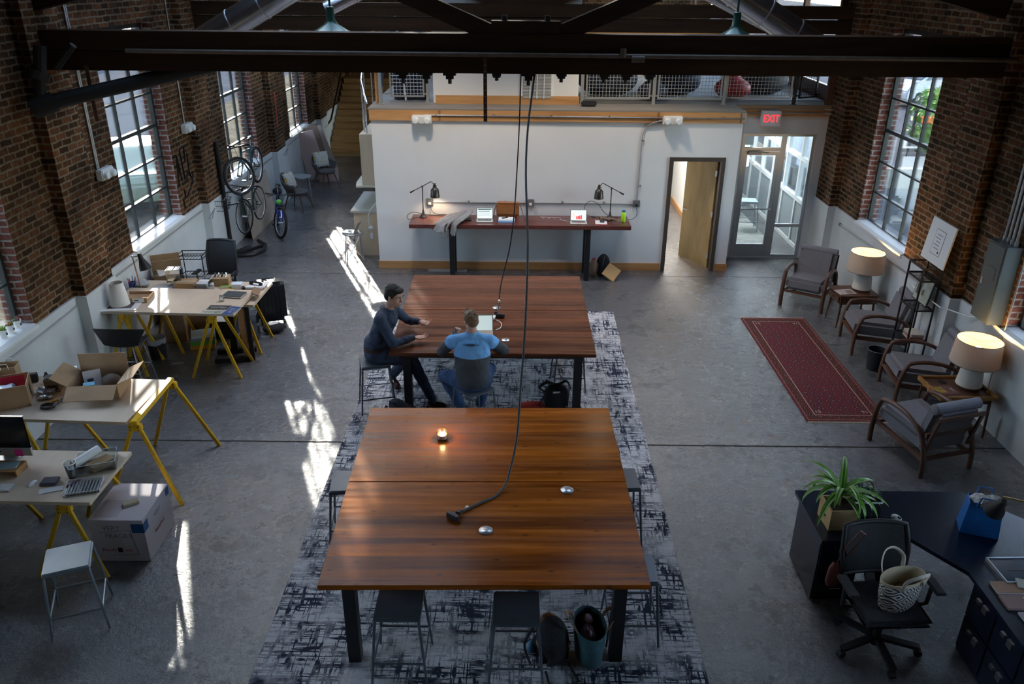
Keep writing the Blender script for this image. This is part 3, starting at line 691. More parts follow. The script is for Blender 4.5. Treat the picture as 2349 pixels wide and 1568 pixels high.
def laptop(x, y, z, rz, label, red=False, w=.3):
    t = thing('laptop', label, 'laptop', (x, y, z), rz); sil = mat('laptop_silver', (.55, .54, .50), .35, .6)
    MB().bx(-w/2, w/2, -.2, 0, 0, .014, .004).obj('base', sil, t)
    k = MB()
    for i in range(5):
        for j in range(12): k.bx(-w/2+.03+j*(w-.06)/12, -w/2+.026+(j+1)*(w-.06)/12, -.035-i*.018, -.022-i*.018, .014, .0165)
    k.obj('keyboard', M_blackm, t)
    l = MB().box((0, .035, .108), (w, .007, .205), rx=-.3, bev=.003).obj('lid', sil, t)
    MB().box((0, .0305, .107), (w-.03, .002, .178), rx=-.3).obj('screen', mat('screen_white', (.78, .86, .85), .4, emit=.4), l)
    def on(cx, cz, dx, dz, m_, nm):
        q = MB().box((cx, -.0055, cz), (dx, .0015, dz)); MB().merge(q, Matrix.Translation((0, .035, .108)) @ Matrix.Rotation(-.3, 4, 'X')).obj(nm, m_, l)
    if red:
        for k_ in range(4): on(-.03+k_*.027, -.045+.003*k_, .021, .05+.008*k_, mat('red_chart', (.8, .05, .04), .5, emit=.4), 'red_bar')
        on(-.08, .0, .04, .09, mat('screen_peach', (.9, .7, .6), .5, emit=.4), 'side_panel')
    else:
        on(0, .07, .24, .018, mat('screen_dark_bar', (.05, .16, .12), .5), 'title_bar'); on(-.01, .035, .2, .012, mat('screen_grey_bar', (.3, .45, .4), .5), 'text_row')
        for k_ in range(3): on(-.01, .005-k_*.022, .22, .004, mat('screen_grey_bar', (.3, .45, .4), .5), 'text_row')
    return t
laptop(-.55, 14.0, Z, .03, 'silver laptop showing spreadsheet left of brown bag')
laptop(1.12, 13.93, Z, -.03, 'silver laptop with red bar chart on its screen', True)
t = thing('leather_bag', 'brown leather messenger bag standing on wall desk', 'bag', (-.14, 14.17, Z), -.03); M_leather = mat('tan_leather', (.32, .12, .035), .35, var=.15, vs=12, bump=.2, bs=50)
MB().bx(-.2, .2, -.055, .055, 0, .27, .035).obj('body', M_leather, t, 50)
MB().bx(-.205, .205, -.07, -.05, .07, .255, .008).box((0, 0, .268), (.4, .12, .02), bev=.008).obj('flap', M_leather, t, 50)
MB().tube([(.2, 0, .25), (.24, -.01, .18), (.27, -.05, .08), (.32, -.14, .012), (.36, -.2, .01)], .013, 8, flat=(1, .4)).tube([(-.2, 0, .24), (-.24, -.03, .12), (-.25, -.05, .01)], .013, 8, flat=(1, .4)).obj('shoulder_strap', mat('dark_leather', (.12, .045, .02), .5), t, 50)
t = thing('paper_stack', 'blue and white paper stack in front of leather bag', 'papers', (-.16, 13.93, Z), -.03)
MB().box((0, 0, .014), (.29, .22, .026)).obj('blue_folder', mat('blue_folder', (.25, .5, .8), .6), t)
MB().box((.0, .01, .034), (.28, .2, .012)).box((0, .012, .043), (.27, .19, .005), rz=.03).obj('sheets', M_paper, t)
tag(MB().box((-.19, 13.96, Z+.05), (.12, .055, .007), rz=.5, bev=.002).obj('phone', M_blackm), 'black phone on papers by leather bag', 'phone')
tag(MB().box((-.93, 14.0, Z+.01), (.28, .2, .02), rz=.08, bev=.004).obj('closed_laptop', mat('dark_shell', (.03, .03, .035), .4)), 'closed dark laptop partly under grey jacket', 'laptop')
# draped jacket
def draped(name, label, cat, f, mt, nu=24, nv=16, th=.012, par=None, sub=1):
    m = MB(); m.grid(f, nu, nv); o = m.obj(name, mt, par, 180, mods=[('SOLIDIFY', dict(thickness=th, offset=1)), ('SUBSURF', dict(levels=sub, render_levels=sub))])
    if label: tag(o, label, cat)
    return o
M_jack = mat('grey_cotton', (.26, .255, .25), .9, var=.1, vs=14, bump=.3, bs=80)
t = thing('draped_jacket', 'grey jacket with sleeves draped over desk front edge', 'jacket')
def jf(path, w0, w1, wig=.012):
    def f(u, v):
        n = len(path)-1; i = min(int(u*n), n-1); q = u*n-i; a, b = V(path[i]), V(path[i+1]); p = a.lerp(b, q); d = (b-a); s_ = V((-d.y, d.x, 0)) if abs(d.x)+abs(d.y) > .05 else V((1, .3, 0)); s_.normalize()
        w = w0+(w1-w0)*u; return p + s_*(v-.5)*w + V((0, 0, wig*math.sin(v*9+u*7)+wig))
    return f
draped('body_panel', None, None, jf([(-.93, 14.13, Z+.045), (-1.1, 13.95, Z+.05), (-1.25, 13.72, Z+.03), (-1.33, 13.635, Z-.02), (-1.36, 13.60, Z-.14)], .22, .30, .02), M_jack, 24, 14, .014, t)
draped('sleeve', None, None, jf([(-.86, 14.13, Z+.08), (-.94, 13.88, Z+.07), (-1.0, 13.68, Z+.05), (-1.06, 13.625, Z-.02), (-1.09, 13.60, Z-.2)], .2, .12, .018), M_jack, 24, 12, .03, t)
draped('sleeve', None, None, jf([(-1.05, 13.85, Z+.07), (-1.18, 13.66, Z+.03), (-1.24, 13.60, Z-.1), (-1.25, 13.59, Z-.22)], .13, .10, .012), M_jack, 20, 10, .03, t)
t = thing('notebook', 'white notepad with red edge under calculator on wall desk', 'notebook', (1.52, 13.85, Z), -.06)
MB().box((0, 0, .004), (.22, .24, .006)).obj('red_cover', mat('red_card', (.55, .05, .06), .6), t); MB().box((-.003, .004, .011), (.205, .225, .006)).obj('pages', M_paper, t)
tag(MB().box((1.54, 13.89, Z+.021), (.08, .12, .012), rz=-.2, bev=.003).obj('calculator', mat('calc_grey', (.06, .065, .07), .5)), 'small dark calculator lying on notepad', 'calculator')
draped('scarf', 'crumpled brown scarf between desk lamp and bottle', 'scarf', lambda u, v: V((1.50+u*.35+.02*math.sin(v*8), 14.02-.22*u*u+(v-.5)*(.10+.06*math.sin(u*6)), Z+.02+.035*abs(math.sin(u*7+v*4)))), mat('brown_cloth', (.17, .12, .085), .9, var=.2, vs=20, bump=.3), 26, 10, .012)
t = thing('water_bottle', 'neon green water bottle with blue lid on wall desk', 'bottle', (1.92, 13.95, Z))
MB().lathe([(.038, 0), (.042, .01), (.042, .155), (.03, .18)], n=24).obj('body', mat('neon_green', (.50, .90, .03), .2), t, 40)
MB().lathe([(.033, .178), (.033, .208), (0, .21)], n=20).obj('lid', mat('lid_blue', (.03, .16, .28), .4), t, 40)
def coil(pts_n, p0, p1, r, tw):
    o = []
    for i in range(pts_n):
        u = i/(pts_n-1); o.append((p0[0]+(p1[0]-p0[0])*u+r*math.sin(u*tw), p0[1]+(p1[1]-p0[1])*u, p0[2]+(p1[2]-p0[2])*u+r*.0+abs(r*.9*math.cos(u*tw*.5))))
    return o
cord('laptop_cable', 'white curly charging cable left of bar-chart laptop', coil(40, (.45, 14.1, Z+.006), (.8, 14.05, Z+.006), .03, 22)+[(.85, 13.99, Z+.006), (.95, 13.92, Z+.006)], .003, M_whitetrim)
cord('lamp_cable', 'black cable looping from right desk lamp to wall outlet', [(1.72, 14.15, Z+.02), (1.6, 14.2, Z+.1), (1.46, 14.28, 1.3), (1.32, 14.28, 1.32), (1.25, 14.25, 1.15), (1.4, 14.2, Z+.01), (1.8, 14.2, Z+.01), (2.05, 14.25, 1.0), (2.2, 14.3, 1.06), (2.2, 14.32, 1.2)], .005)
cord('lamp_cable', 'black cable tangle behind left desk lamp', [(-1.68, 14.1, Z+.01), (-1.8, 14.05, Z+.01), (-1.92, 14.0, 1.05), (-1.9, 14.15, 1.12), (-1.6, 14.25, Z+.01), (-1.3, 14.2, Z+.01), (-1.1, 14.15, Z+.015), (-1.25, 14.27, Z+.01), (-1.5, 14.28, 1.1), (-1.55, 14.32, 1.2)], .005)
M_outlet = mat('outlet_steel', (.42, .42, .42), .35, .8)
for x, lb in ((-1.56, 'square metal wall outlet by left desk lamp'), (.27, 'square metal wall outlet above middle of wall desk'), (2.19, 'square metal wall outlet at right end of wall conduit')):
    t = thing('wall_outlet', lb, 'outlet', (x, 14.35, 1.28)); MB().bx(-.065, .065, -.045, -.001, -.065, .065, .008).obj('box', M_outlet, t)
    MB().bx(-.025, .025, -.075, -.046, -.045, .0, .006).obj('plug', M_blackm if x > 2 else M_whitetrim, t)
t = thing('wall_conduit', 'thin grey conduit running between outlets and up white wall', 'conduit')
m = MB(); m.tube([(-1.49, 14.335, 1.275), (.2, 14.335, 1.275)], .011).tube([(.34, 14.335, 1.275), (2.12, 14.335, 1.275)], .011)
m.tube([(2.2, 14.335, 1.345), (2.22, 14.335, 2.5), (2.26, 14.335, 2.64), (2.38, 14.30, 2.72), (2.52, 14.29, 2.76)], .014); m.obj('pipe', M_conduit, t)
c = MB()
for x in (-.85, -.2, .85, 1.6): c.bx(x-.015, x+.015, 14.32, 14.349, 1.26, 1.31)
for z in (1.6, 2.4): c.bx(2.2, 2.25, 14.32, 14.349, z, z+.02)
c.obj('clip', M_galv, t)
t = thing('wall_conduit', 'thin conduit running along pine edge under loft', 'conduit')
MB().tube([(-1.6, 14.295, 2.82), (3.95, 14.295, 2.80)], .011).obj('pipe', M_galv, t)
c = MB()
for k in range(6): c.bx(-1.4+k, -1.38+k, 14.285, 14.31, 2.80, 2.84)
c.obj('clip', M_galv, t)
def emlight(loc, rz, label, z=0):
    t = thing('emergency_light', label, 'emergency light', loc, rz); wh = mat('plastic_white', (.72, .71, .68), .4)
    MB().bx(-.17, .17, -.10, 0, -.075, .075, .015).obj('housing', wh, t)
    for s_ in (-1, 1):
        MB().lathe([(.052, 0), (.055, .03), (.045, .05), (0, .052)], (0, 0, 0), 20, Matrix.Translation((s_*.10, -.095, -.01)) @ Matrix.Rotation(PI/2, 4, 'X')).obj('lamp_head', mat('lens', (.8, .82, .8), .15), t, 50)
emlight((-1.64, 14.305, 2.75), 0, 'white twin-head emergency light at upper left of white wall')
emlight((2.70, 14.305, 2.77), 0, 'white twin-head emergency light at upper right of white wall')
emlight((-5.68, 10.95, 2.54), PI/2, 'white twin-head emergency light on near left brick wall')
emlight((-5.68, 14.0+.0, 2.62), PI/2, 'white twin-head emergency light on brick between left windows')
emlight((-5.68, 23.6, 2.72), PI/2, 'white twin-head emergency light far back on left brick wall')
t = thing('exit_sign', 'white exit sign with glowing red letters above entrance', 'sign', (4.63, 15.06, 2.69))
MB().bx(-.175, .175, -.06, .06, -.14, .14, .01).obj('housing', mat('sign_white', (.7, .7, .7), .5), t)
text('EXIT', .185, mat('exit_red', (1, .02, .03), .5, emit=2.0), t, (.0, -.062, .0), (PI/2, 0, 0), .001, sx=.78)
# ================================================================= LEFT WORK TABLES
def sawhorse(x, y, h, L, sp, label, rz=0, group='yellow metal sawhorses under the plywood tables'):
    t = thing('sawhorse', label, 'sawhorse', (x, y, 0), rz, group)
    MB().bx(-.035, .035, -L/2-.03, L/2+.03, h-.05, h, .006).obj('top_beam', M_yellow, t)
    for s_ in (-1, 1):
        MB().bx(-.065, .065, s_*L/2-.035, s_*L/2+.035, h-.12, h-.045, .01).obj('bracket', M_yellow, t)
        bo = MB()
        for a in (-.04, .04):
            for z in (h-.10, h-.065): bo.cyl((a, s_*L/2-.038, z), (a, s_*L/2+.038, z), .008, n=8)
        bo.obj('bolt', mat('bolt_dark', (.2, .13, .03), .4, .6), t)
        for q in (-1, 1): MB().bar((q*.03, s_*L/2, h-.07), (q*sp, s_*(L/2+.12), 0.0), .036, .028, up=(0, 1, 0)).obj('leg', M_yellow, t)
    return t
def plytable(x0, x1, y0, y1, z, rz, label, name='work_table'):
    t = thing(name, label, 'table', ((x0+x1)/2, (y0+y1)/2, 0), rz)
    w, d = (x1-x0)/2, (y1-y0)/2
    MB().bx(-w, w, -d, d, z-.035, z).obj('tabletop', M_ply, t)
    return t
sawhorse(-5.27, 10.08, .895, .30, .24, 'yellow sawhorse at wall end of the table with license plates')
sawhorse(-4.07, 10.06, .895, .30, .33, 'yellow sawhorse under right end of the table with license plates')
sawhorse(-3.93, 10.86, .825, .36, .24, 'yellow sawhorse under right end of back table, next to suitcase')
sawhorse(-5.12, 10.86, .825, .36, .3, 'yellow sawhorse under wall end of back table')
sawhorse(-3.84, 7.5, .945, .92, .38, 'yellow sawhorse sticking out at sunlit end of middle table')
sawhorse(-5.1, 7.5, .905, .7, .36, 'yellow sawhorse under wall end of middle table')
sawhorse(-4.03, 6.25, .765, .66, .31, 'yellow sawhorse above grey stool under computer table')
sawhorse(-5.1, 6.25, .765, .6, .3, 'yellow sawhorse under wall end of computer table')
plytable(-5.53, -3.72, 9.87, 10.76, .93, -.03, 'sunlit plywood table with license plates, farther from camera')
plytable(-5.6, -3.62, 10.36, 11.26, .86, -.02, 'cluttered plywood table behind the license plate table')
plytable(-5.66, -3.885, 7.04, 7.97, .94, -.04, 'plywood table with two open cardboard boxes, middle one')
plytable(-5.6, -3.74, 5.86, 6.69, .80, -.01, 'plywood computer table nearest the camera on left')
T1, T2, T3, T4 = .931, .861, .941, .801
t = thing('steel_leg_frame', 'black steel and wood leg frame under license plate table', 'table leg', (-4.0, 10.5, 0), .22)
for y in (-.18, .12): MB().bx(-.3, .25, y-.04, y+.04, .0, .07, .005).obj('foot_bar', M_black, t)
MB().bx(-.10, -.01, .09, .15, .07, .80).bx(.19, .25, -.21, -.15, .07, .80).bx(-.10, .25, -.2, .14, .80, .82).obj('upright', M_black, t)
MB().bx(.10, .18, -.20, -.15, .07, .80).obj('wood_upright', M_pine, t)
# --- license plate table
t = thing('framed_print', 'white-matted print lying under the paper lamp shade', 'print', (-5.34, 10.11, T1), .12)
MB().bx(-.24, .24, -.21, .21, 0, .008).obj('mat_board', M_paper, t); MB().bx(-.16, .16, -.13, .13, .0085, .010).obj('picture', mat('dark_etching', (.10, .08, .08), .7, var=.8, vs=40), t)
t = thing('cone_shade', 'tall white cone-shaped paper lamp shade standing on print', 'lamp shade', (-5.37, 10.13, T1+.011))
MB().lathe([(.128, 0), (.131, 0), (.088, .31), (.085, .31), (.128, .004)], n=32).obj('shade', mat('white_shade', (.78, .74, .68), .8), t, 60)
t = thing('parcel_tray', 'flat cardboard tray with white label left of sun patch', 'box', (-5.22, 10.36, T1), .1)
MB().bx(-.17, .17, -.16, .16, 0, .012).bx(-.17, .17, -.165, -.155, 0, .07).bx(-.17, .17, .155, .165, 0, .05).bx(.16, .17, -.165, .165, 0, .05).obj('tray', M_card, t)
MB().bx(-.02, .13, -.170, -.166, .012, .065).obj('label', M_paper, t); MB().bx(.0, .06, -.172, -.1705, .03, .045).obj('printing', M_blackm, t)
t = thing('pen_cup', 'blue cup full of pens and scissors', 'cup', (-5.55, 10.93, T1-.07))
MB().lathe([(.05, 0), (.055, .01), (.055, .10), (.05, .10), (.048, .01), (0, .01)], n=20).obj('cup', mat('cobalt', (.03, .05, .22), .4), t, 40)
for k in range(7):
    a = k*.9; c_ = [(.6, .05, .05), (.05, .05, .05), (.05, .12, .4), (.7, .7, .7)][k % 4]
    MB().cyl((.02*math.cos(a), .02*math.sin(a), .02), (.055*math.cos(a), .055*math.sin(a), .155+.01*(k % 3)), .006, n=8).obj('pen', mat('pen_%d' % (k % 4), c_, .4), t, 60)
t = thing('desk_lamp', 'black-shaded lamp on copper pole at wall end of license plate table', 'lamp', (-5.42, 10.88, .862))
cop = mat('copper', (.55, .27, .12), .3, .8)
MB().lathe([(.08, 0), (.085, .01), (.03, .03), (.012, .05)], n=24).obj('base', M_blackm, t, 40)
MB().cyl((0, 0, .04), (-.03, 0, .50), .009).obj('pole', cop, t, 60); MB().cyl((-.03, 0, .50), (.10, -.02, .52), .008).sph((-.03, 0, .5), .016).obj('arm', M_galv, t, 60)
MB().lathe([(.018, .08), (.03, .06), (.035, .0), (.075, -.11), (.085, -.16), (.08, -.16), (.07, -.11), (.03, .0)], (0, 0, 0), 24, Matrix.Translation((.10, -.02, .48)) @ Matrix.Rotation(-.25, 4, 'Y')).obj('lamp_shade', M_blackm, t, 50)
for k, (x, y, rz, lb, c_, tx, tc) in enumerate(((-4.06, 9.99, -.05, 'dark license plate, rear one of the three plates', (.03, .035, .05), 'PZZ6EPL', (.55, .52, .45)),
        (-4.07, 9.845, -.08, 'cream license plate at front edge of table', (.55, .56, .45), '20R-HVH', (.04, .05, .05)),)):
    pass
def plate(x, y, rz, lb, c_, tx, tc, nm):
    t = thing('license_plate', lb, 'license plate', (x, y, T1), rz, 'license plates laid on the plywood table')
    MB().bx(-.15, .15, -.075, .075, .0005, .0035, .001).obj('plate', mat(nm, c_, .35, .2), t)
    MB().bx(-.142, .142, -.068, -.064, .0035, .0045).bx(-.142, .142, .064, .068, .0035, .0045).bx(-.142, -.138, -.068, .068, .0035, .0045).bx(.138, .142, -.068, .068, .0035, .0045).obj('raised_rim', mat(nm+'_rim', tc, .4), t)
    text(tx, .085, mat(nm+'_rim', tc, .4), t, (0, 0, .0042), (0, 0, PI), .0008, sx=.72)
plate(-4.0, 10.07, -.03, 'dark license plate, rear one of the three plates', (.02, .025, .035), 'TPJ6ZZd', (.5, .47, .4), 'plate_dark')
plate(-4.04, 9.905, -.03, 'cream license plate nearest the table edge', (.62, .63, .52), '20R-HVH', (.03, .04, .04), 'plate_cream')
t = None
plate(-3.80, 9.96, 1.35, 'blue license plate at right corner of table', (.03, .09, .33), 'LZ-14', (.7, .65, .45), 'plate_blue')
t = thing('notebook', 'black hardcover notebook at far right of license plate table', 'notebook', (-3.93, 10.5, T1), -.15)
MB().bx(-.14, .14, -.10, .10, 0, .008, .002).bx(-.14, .14, -.10, .10, .024, .032, .002).bx(-.14, -.132, -.10, .10, 0, .032).obj('cover', mat('ink_cover', (.03, .045, .05), .5), t); MB().bx(-.13, .137, -.095, .095, .008, .024).obj('pages', M_paper, t)
t = thing('glass_jar', 'small glass jar beside black notebook', 'jar', (-4.04, 10.30, T1)); MB().lathe([(.03, 0), (.033, .01), (.033, .06), (.027, .07), (.025, .07), (.03, .055), (.03, .006), (0, .005)], n=20).obj('jar', M_glass, t, 50); MB().lathe([(.028, .071), (.028, .082), (0, .083)], n=20).obj('lid', M_galv, t, 40)
# --- back table clutter
def openbox(name, label, loc, w, d, h, rz, flaps=(.6, .5, 2.2, 1.9), fl=.0, mt=None, th=.006, tilt=0, cat='box'):
    """open carton: flaps angles for -y,+x,+y,-x sides (rad from vertical outwards)"""
    t = thing(name, label, cat, loc, rz); mt = mt or M_card; m = MB(); a, b = w/2, d/2
    m.bx(-a, a, -b, b, 0, th).bx(-a, a, -b, -b+th, 0, h).bx(-a, a, b-th, b, 0, h).bx(-a, -a+th, -b, b, 0, h).bx(a-th, a, -b, b, 0, h)
    m.obj('carton', mt, t)
    L = fl or d/2
    sides = [((0, -b), (0, -1), w, flaps[0]), ((a, 0), (1, 0), d, flaps[1]), ((0, b), (0, 1), w, flaps[2]), ((-a, 0), (-1, 0), d, flaps[3])]
    for (cx, cy), (nx, ny), wd, an in sides:
        if an is None: continue
        q = MB().bx(-wd/2, wd/2, -th/2, th/2, 0, L)
        M = Matrix.Translation((cx, cy, h)) @ Matrix.Rotation(math.atan2(ny, nx)+PI/2, 4, 'Z') @ Matrix.Rotation(an, 4, 'X')
        MB().merge(q, M).obj('flap', mt, t)
    return t
def card(name, label, loc, dims, rz=0, mt=None, cat='box', bev=.002, tape=True):
    t = thing(name, label, cat, loc, rz); w, d, h = dims
    MB().bx(-w/2, w/2, -d/2, d/2, 0, h, bev).obj('carton' if cat == 'box' else 'body', mt or M_card, t)
    if tape: MB().bx(-w/2-.001, w/2+.001, -.022, .022, h-.0005, h+.001).bx(w/2, w/2+.001, -.022, .022, h-.06, h).bx(-w/2-.001, -w/2, -.022, .022, h-.06, h).obj('tape', mat('tape', (.5, .38, .22), .3), t)
    return t
openbox('cardboard_box', 'open cardboard box stuffed with papers behind wall end of back table', (-5.40, 11.78, .70), .42, .26, .2, .45, (.5, None, -.35, None), .2)
t = thing('paper_pile', 'loose white papers leaning in the wall-end cardboard box', 'papers', (-5.42, 11.74, .79), .4)
for k in range(5): MB().box((0.02*k-.05, -.03*k+.04, .06+.012*k), (.3, .2, .003), rz=.1*k, rx=.5+.05*k).obj('sheet', M_paper, t)
t = thing('paper_pile', 'sunlit white sheets and leaflets on back table left', 'papers', (-4.98, 10.88, T2), 0)
for k in range(7): MB().box((-.22+.07*k, .02*((k*7) % 5)-.03, .003+.004*k), (.24, .17, .002), rz=(k*37 % 9-4)*.12, ry=.02*(k % 3)).obj('sheet', M_paper, t)
t = thing('plastic_bag', 'crumpled clear grey plastic bag by copper lamp', 'bag', (-5.47, 11.0, T2))
b = MB().sph((0, 0, .05), (.13, .1, .055), 18)
for v in b.b.verts: v.co += V((random.uniform(-1, 1), random.uniform(-1, 1), random.uniform(-.5, .5)))*.014; v.co.z = max(v.co.z, .0)
b.obj('bag', mat('cloudy_plastic', (.45, .46, .48), .25, 0), t, 30)
def actray(label, loc, w, d, h, rz, name='acrylic_tray', slats=0):
    t = thing(name, label, 'tray', loc, rz); m = MB(); a, b = w/2, d/2; th = .004
    m.bx(-a, a, -b, b, 0, th)
    if not slats: m.bx(-a, a, -b, -b+th, th, h).bx(-a, a, b-th, b, th, h).bx(-a, -a+th, -b+th, b-th, th, h).bx(a-th, a, -b+th, b-th, th, h)
    else: m.bx(-a, a, -b, -b+th, th, h).bx(-a, a, b-th, b, th, h).bx(-a, -a+th, -b+th, b-th, th, h)
    m.obj('tray', M_acr, t)
    e = MB()
    for p, q in (((-a, -b), (a, -b)), ((a, -b), (a, b)), ((a, b), (-a, b)), ((-a, b), (-a, -b))): e.bar((*p, h), (*q, h), .004)
    e.obj('rim', mat('acrylic_edge', (.6, .66, .7), .2), t)
    return t
t = actray('clear acrylic organizer holding brown box on back table', (-4.68, 11.0, T2), .52, .28, .14, 0)
card('small_box', 'flat brown kraft box inside acrylic organizer', (-4.78, 10.97, T2+.005), (.27, .22, .10), 0, mat('kraft', (.46, .27, .12), .8))
card('small_box', 'white printed box inside acrylic organizer', (-4.55, 11.01, T2+.005), (.16, .2, .08), 0, M_paper, tape=False)
t = actray('smoky acrylic box with two white panels, tallest on back table', (-4.98, 11.08, T2), .2, .2, .26, .15, 'display_box')
for k in (-1, 1): MB().box((k*.045, 0, .262), (.075, .15, .003)).obj('white_panel', mat('mirror_panel', (.8, .82, .85), .15, .3), t)
MB().bx(-.08, .08, -.08, .08, .005, .2).obj('dark_block', mat('smoke', (.06, .07, .08), .4), t)
t = card('cardboard_box', 'small cardboard box with tools at right of organizer', (-4.34, 11.14, T2), (.26, .2, .12), .1)
for k in range(4): MB().cyl((-.08+.05*k, -.04, .1), (-.06+.05*k, .02, .17), .012, n=8).obj('tool', [M_blackm, M_galv][k % 2], t)
openbox('small_box', 'opened white soap box leaning on back table', (-4.42, 10.93, T2), .1, .08, .05, .4, (1.2, None, 1.0, None), .04, M_paper)
t = thing('book', 'green and white paperback on back table', 'book', (-4.22, 11.02, T2), .35); MB().bx(-.09, .09, -.06, .06, 0, .018).obj('pages', M_paper, t); MB().bx(-.09, .09, -.06, .06, .018, .021).bx(.03, .091, -.061, .061, .0, .0215).obj('cover', mat('leaf_green', (.32, .42, .12), .5), t)
card('small_box', 'white and blue parcel box standing on back table', (-4.05, 10.98, T2), (.14, .13, .08), .1, mat('parcel_white', (.72, .78, .85), .5), tape=False)
MB_ = MB().box((-4.14, 10.86, T2+.012), (.13, .08, .02), rz=.1); tag(MB_.obj('yellow_pad', mat('pad_yellow', (.75, .48, .08), .6)), 'yellow pad between parcel and notebook', 'pad')
tag(MB().box((-3.95, 10.94, T2+.02), (.05, .1, .035), rz=.5, bev=.008).obj('stapler', M_blackm), 'black stapler beside parcel box', 'stapler')
t = thing('paper_pile', 'stack of white papers with handset on top, back table right', 'papers', (-3.79, 11.03, T2), -.1)
for k in range(6): MB().box((.006*k-.01, 0, .004+.006*k), (.26, .2, .005), rz=(k*5 % 7-3)*.05).obj('sheet', M_paper, t)
t = thing('phone_handset', 'black telephone handset lying on white papers', 'phone', (-3.79, 11.03, T2+.047), -.3)
MB().box((0, 0, .03), (.19, .04, .02), bev=.008).obj('grip', M_blackm, t, 40); MB().lathe([(.03, 0), (.03, .02), (.02, .035)], (-.08, 0, 0), 16).lathe([(.03, 0), (.03, .02), (.02, .035)], (.08, 0, 0), 16).obj('earpiece', M_blackm, t, 40)
tag(MB().box((-3.66, 10.62, .955), (.11, .24, .012), rz=.1, ry=.5).obj('cardboard_sheet', mat('brown_sheet', (.28, .17, .1), .8)), 'small brown cardboard sheet leaning at table corner', 'cardboard')
card('cardboard_box', 'tall closed carton by wall carrying the stuffed open box', (-5.40, 11.78, 0), (.44, .32, .698), .45)
# wire rack, chair, bins beyond
t = thing('wire_rack', 'black wire rack behind back table near office chair', 'rack', (-5.30, 12.55, 0), .05)
m = MB()
for z in (.2, .5, .8, .86): 
    for y in (-.14, .14): m.cyl((-.2, y, z), (.2, y, z), .007)
    for x in (-.2, .2): m.cyl((x, -.14, z), (x, .14, z), .007)
for x in (-.2, .2):
    for y in (-.14, .14): m.cyl((x, y, 0), (x, y, .87), .008)
for k in range(9): m.cyl((-.2+k*.05, -.14, .8), (-.2+k*.05, .14, .8), .004); m.cyl((-.2+k*.05, -.14, .5), (-.2+k*.05, .14, .5), .004)
m.obj('rack', M_black, t)
t = thing('wire_basket', 'round stack of wire hoops on floor behind mesh office chair', 'basket', (-5.35, 13.9, 0))
m = MB()
for z in (.05, .15, .25, .35, .42): m.torus((0, 0, z), .23+.03*z, .006, n=40)
for k in range(20): a = k*PI/10; m.cyl((.23*math.cos(a), .23*math.sin(a), .02), (.243*math.cos(a), .243*math.sin(a), .42), .003, n=6)
m.obj('hoops', M_black, t)
def office_chair(loc, rz, label, back_h=1.05):
    t = thing('office_chair', label, 'chair', loc, rz)
    # faces +y
    MB().bx(-.25, .25, -.24, .26, .43, .51, .04).obj('seat', M_blackf, t, 50)
    f = lambda u, v: V(((u-.5)*(.50-.08*abs(v-.5)), -.27-.10*v+.05*(2*u-1)**2*0.6+.02*math.sin(v*PI), .56+v*(back_h-.56)))
    m = MB().grid(f, 12, 14); g_ = NGMESH(); m.obj('backrest', g_, t, 180, mods=[('SOLIDIFY', dict(thickness=.008))])
    pts = [f(0, k/10) for k in range(11)]+[f(k/10, 1)+V((0, 0, .015*math.sin(k/10*PI))) for k in range(1, 11)]+[f(1, 1-k/10) for k in range(1, 11)]+[f(1-k/10, 0) for k in range(1, 10)]
    MB().tube(pts, .019, 8, closed=True).obj('back_frame', M_blackm, t, 60)
    MB().bar((0, -.2, .42), (0, -.34, .6), .07, .03).bar((0, -.34, .6), (0, -.365, .8), .05, .02).obj('spine', M_blackm, t)
    for s_ in (-1, 1):
        a = MB().tube([(s_*.24, 0, .44), (s_*.31, 0, .46), (s_*.32, 0, .66)], .016, 8).obj('arm_post', M_blackm, t, 60)
        MB().box((s_*.31, .02, .675), (.08, .25, .03), bev=.012).obj('armrest', M_blackm, a, 50)
    MB().cyl((0, 0, .1), (0, 0, .43), .028, .035, 16).lathe([(.05, .06), (.05, .12), (.03, .13)], n=16).obj('gas_lift', M_blackm, t, 50)
    for k in range(5):
        a = k*2*PI/5+.3; c_, s2 = math.cos(a), math.sin(a)
        l = MB().bar((c_*.03, s2*.03, .115), (c_*.30, s2*.30, .085), .05, .032).obj('base_spoke', M_blackm, t)
        MB().cyl((c_*.30-s2*.02, s2*.30+c_*.02, .031), (c_*.30+s2*.02, s2*.30-c_*.02, .031), .03, n=16).cyl((c_*.3, s2*.3, .05), (c_*.3, s2*.3, .09), .01).obj('caster', M_blackm, l, 50)
    return t
def NGMESH():
    if 'mesh_back' in _mc: return _mc['mesh_back']
    g = NG('mesh_back'); g.col((.02, .022, .026)).rough(.8)
    P = g.pos(); w = g.nd('ShaderNodeTexWave', i_Vector=P, i_Scale=60.); w2 = g.nd('ShaderNodeTexWave', bands_direction='Z', i_Vector=P, i_Scale=60.)
    al = g.mr(g.math('MAXIMUM', w.outputs[1], w2.outputs[1]), .5, .7, .55, 1)
    g.n.links.new(al, g.p.inputs['Alpha']); _mc['mesh_back'] = g.m; return g.m
office_chair((-4.80, 12.15, 0), PI-.1, 'black mesh office chair behind the cluttered back table', 1.10)
office_chair((-5.0, 5.33, 0), .9, 'black office chair in dark corner left of grey stool', 1.0)
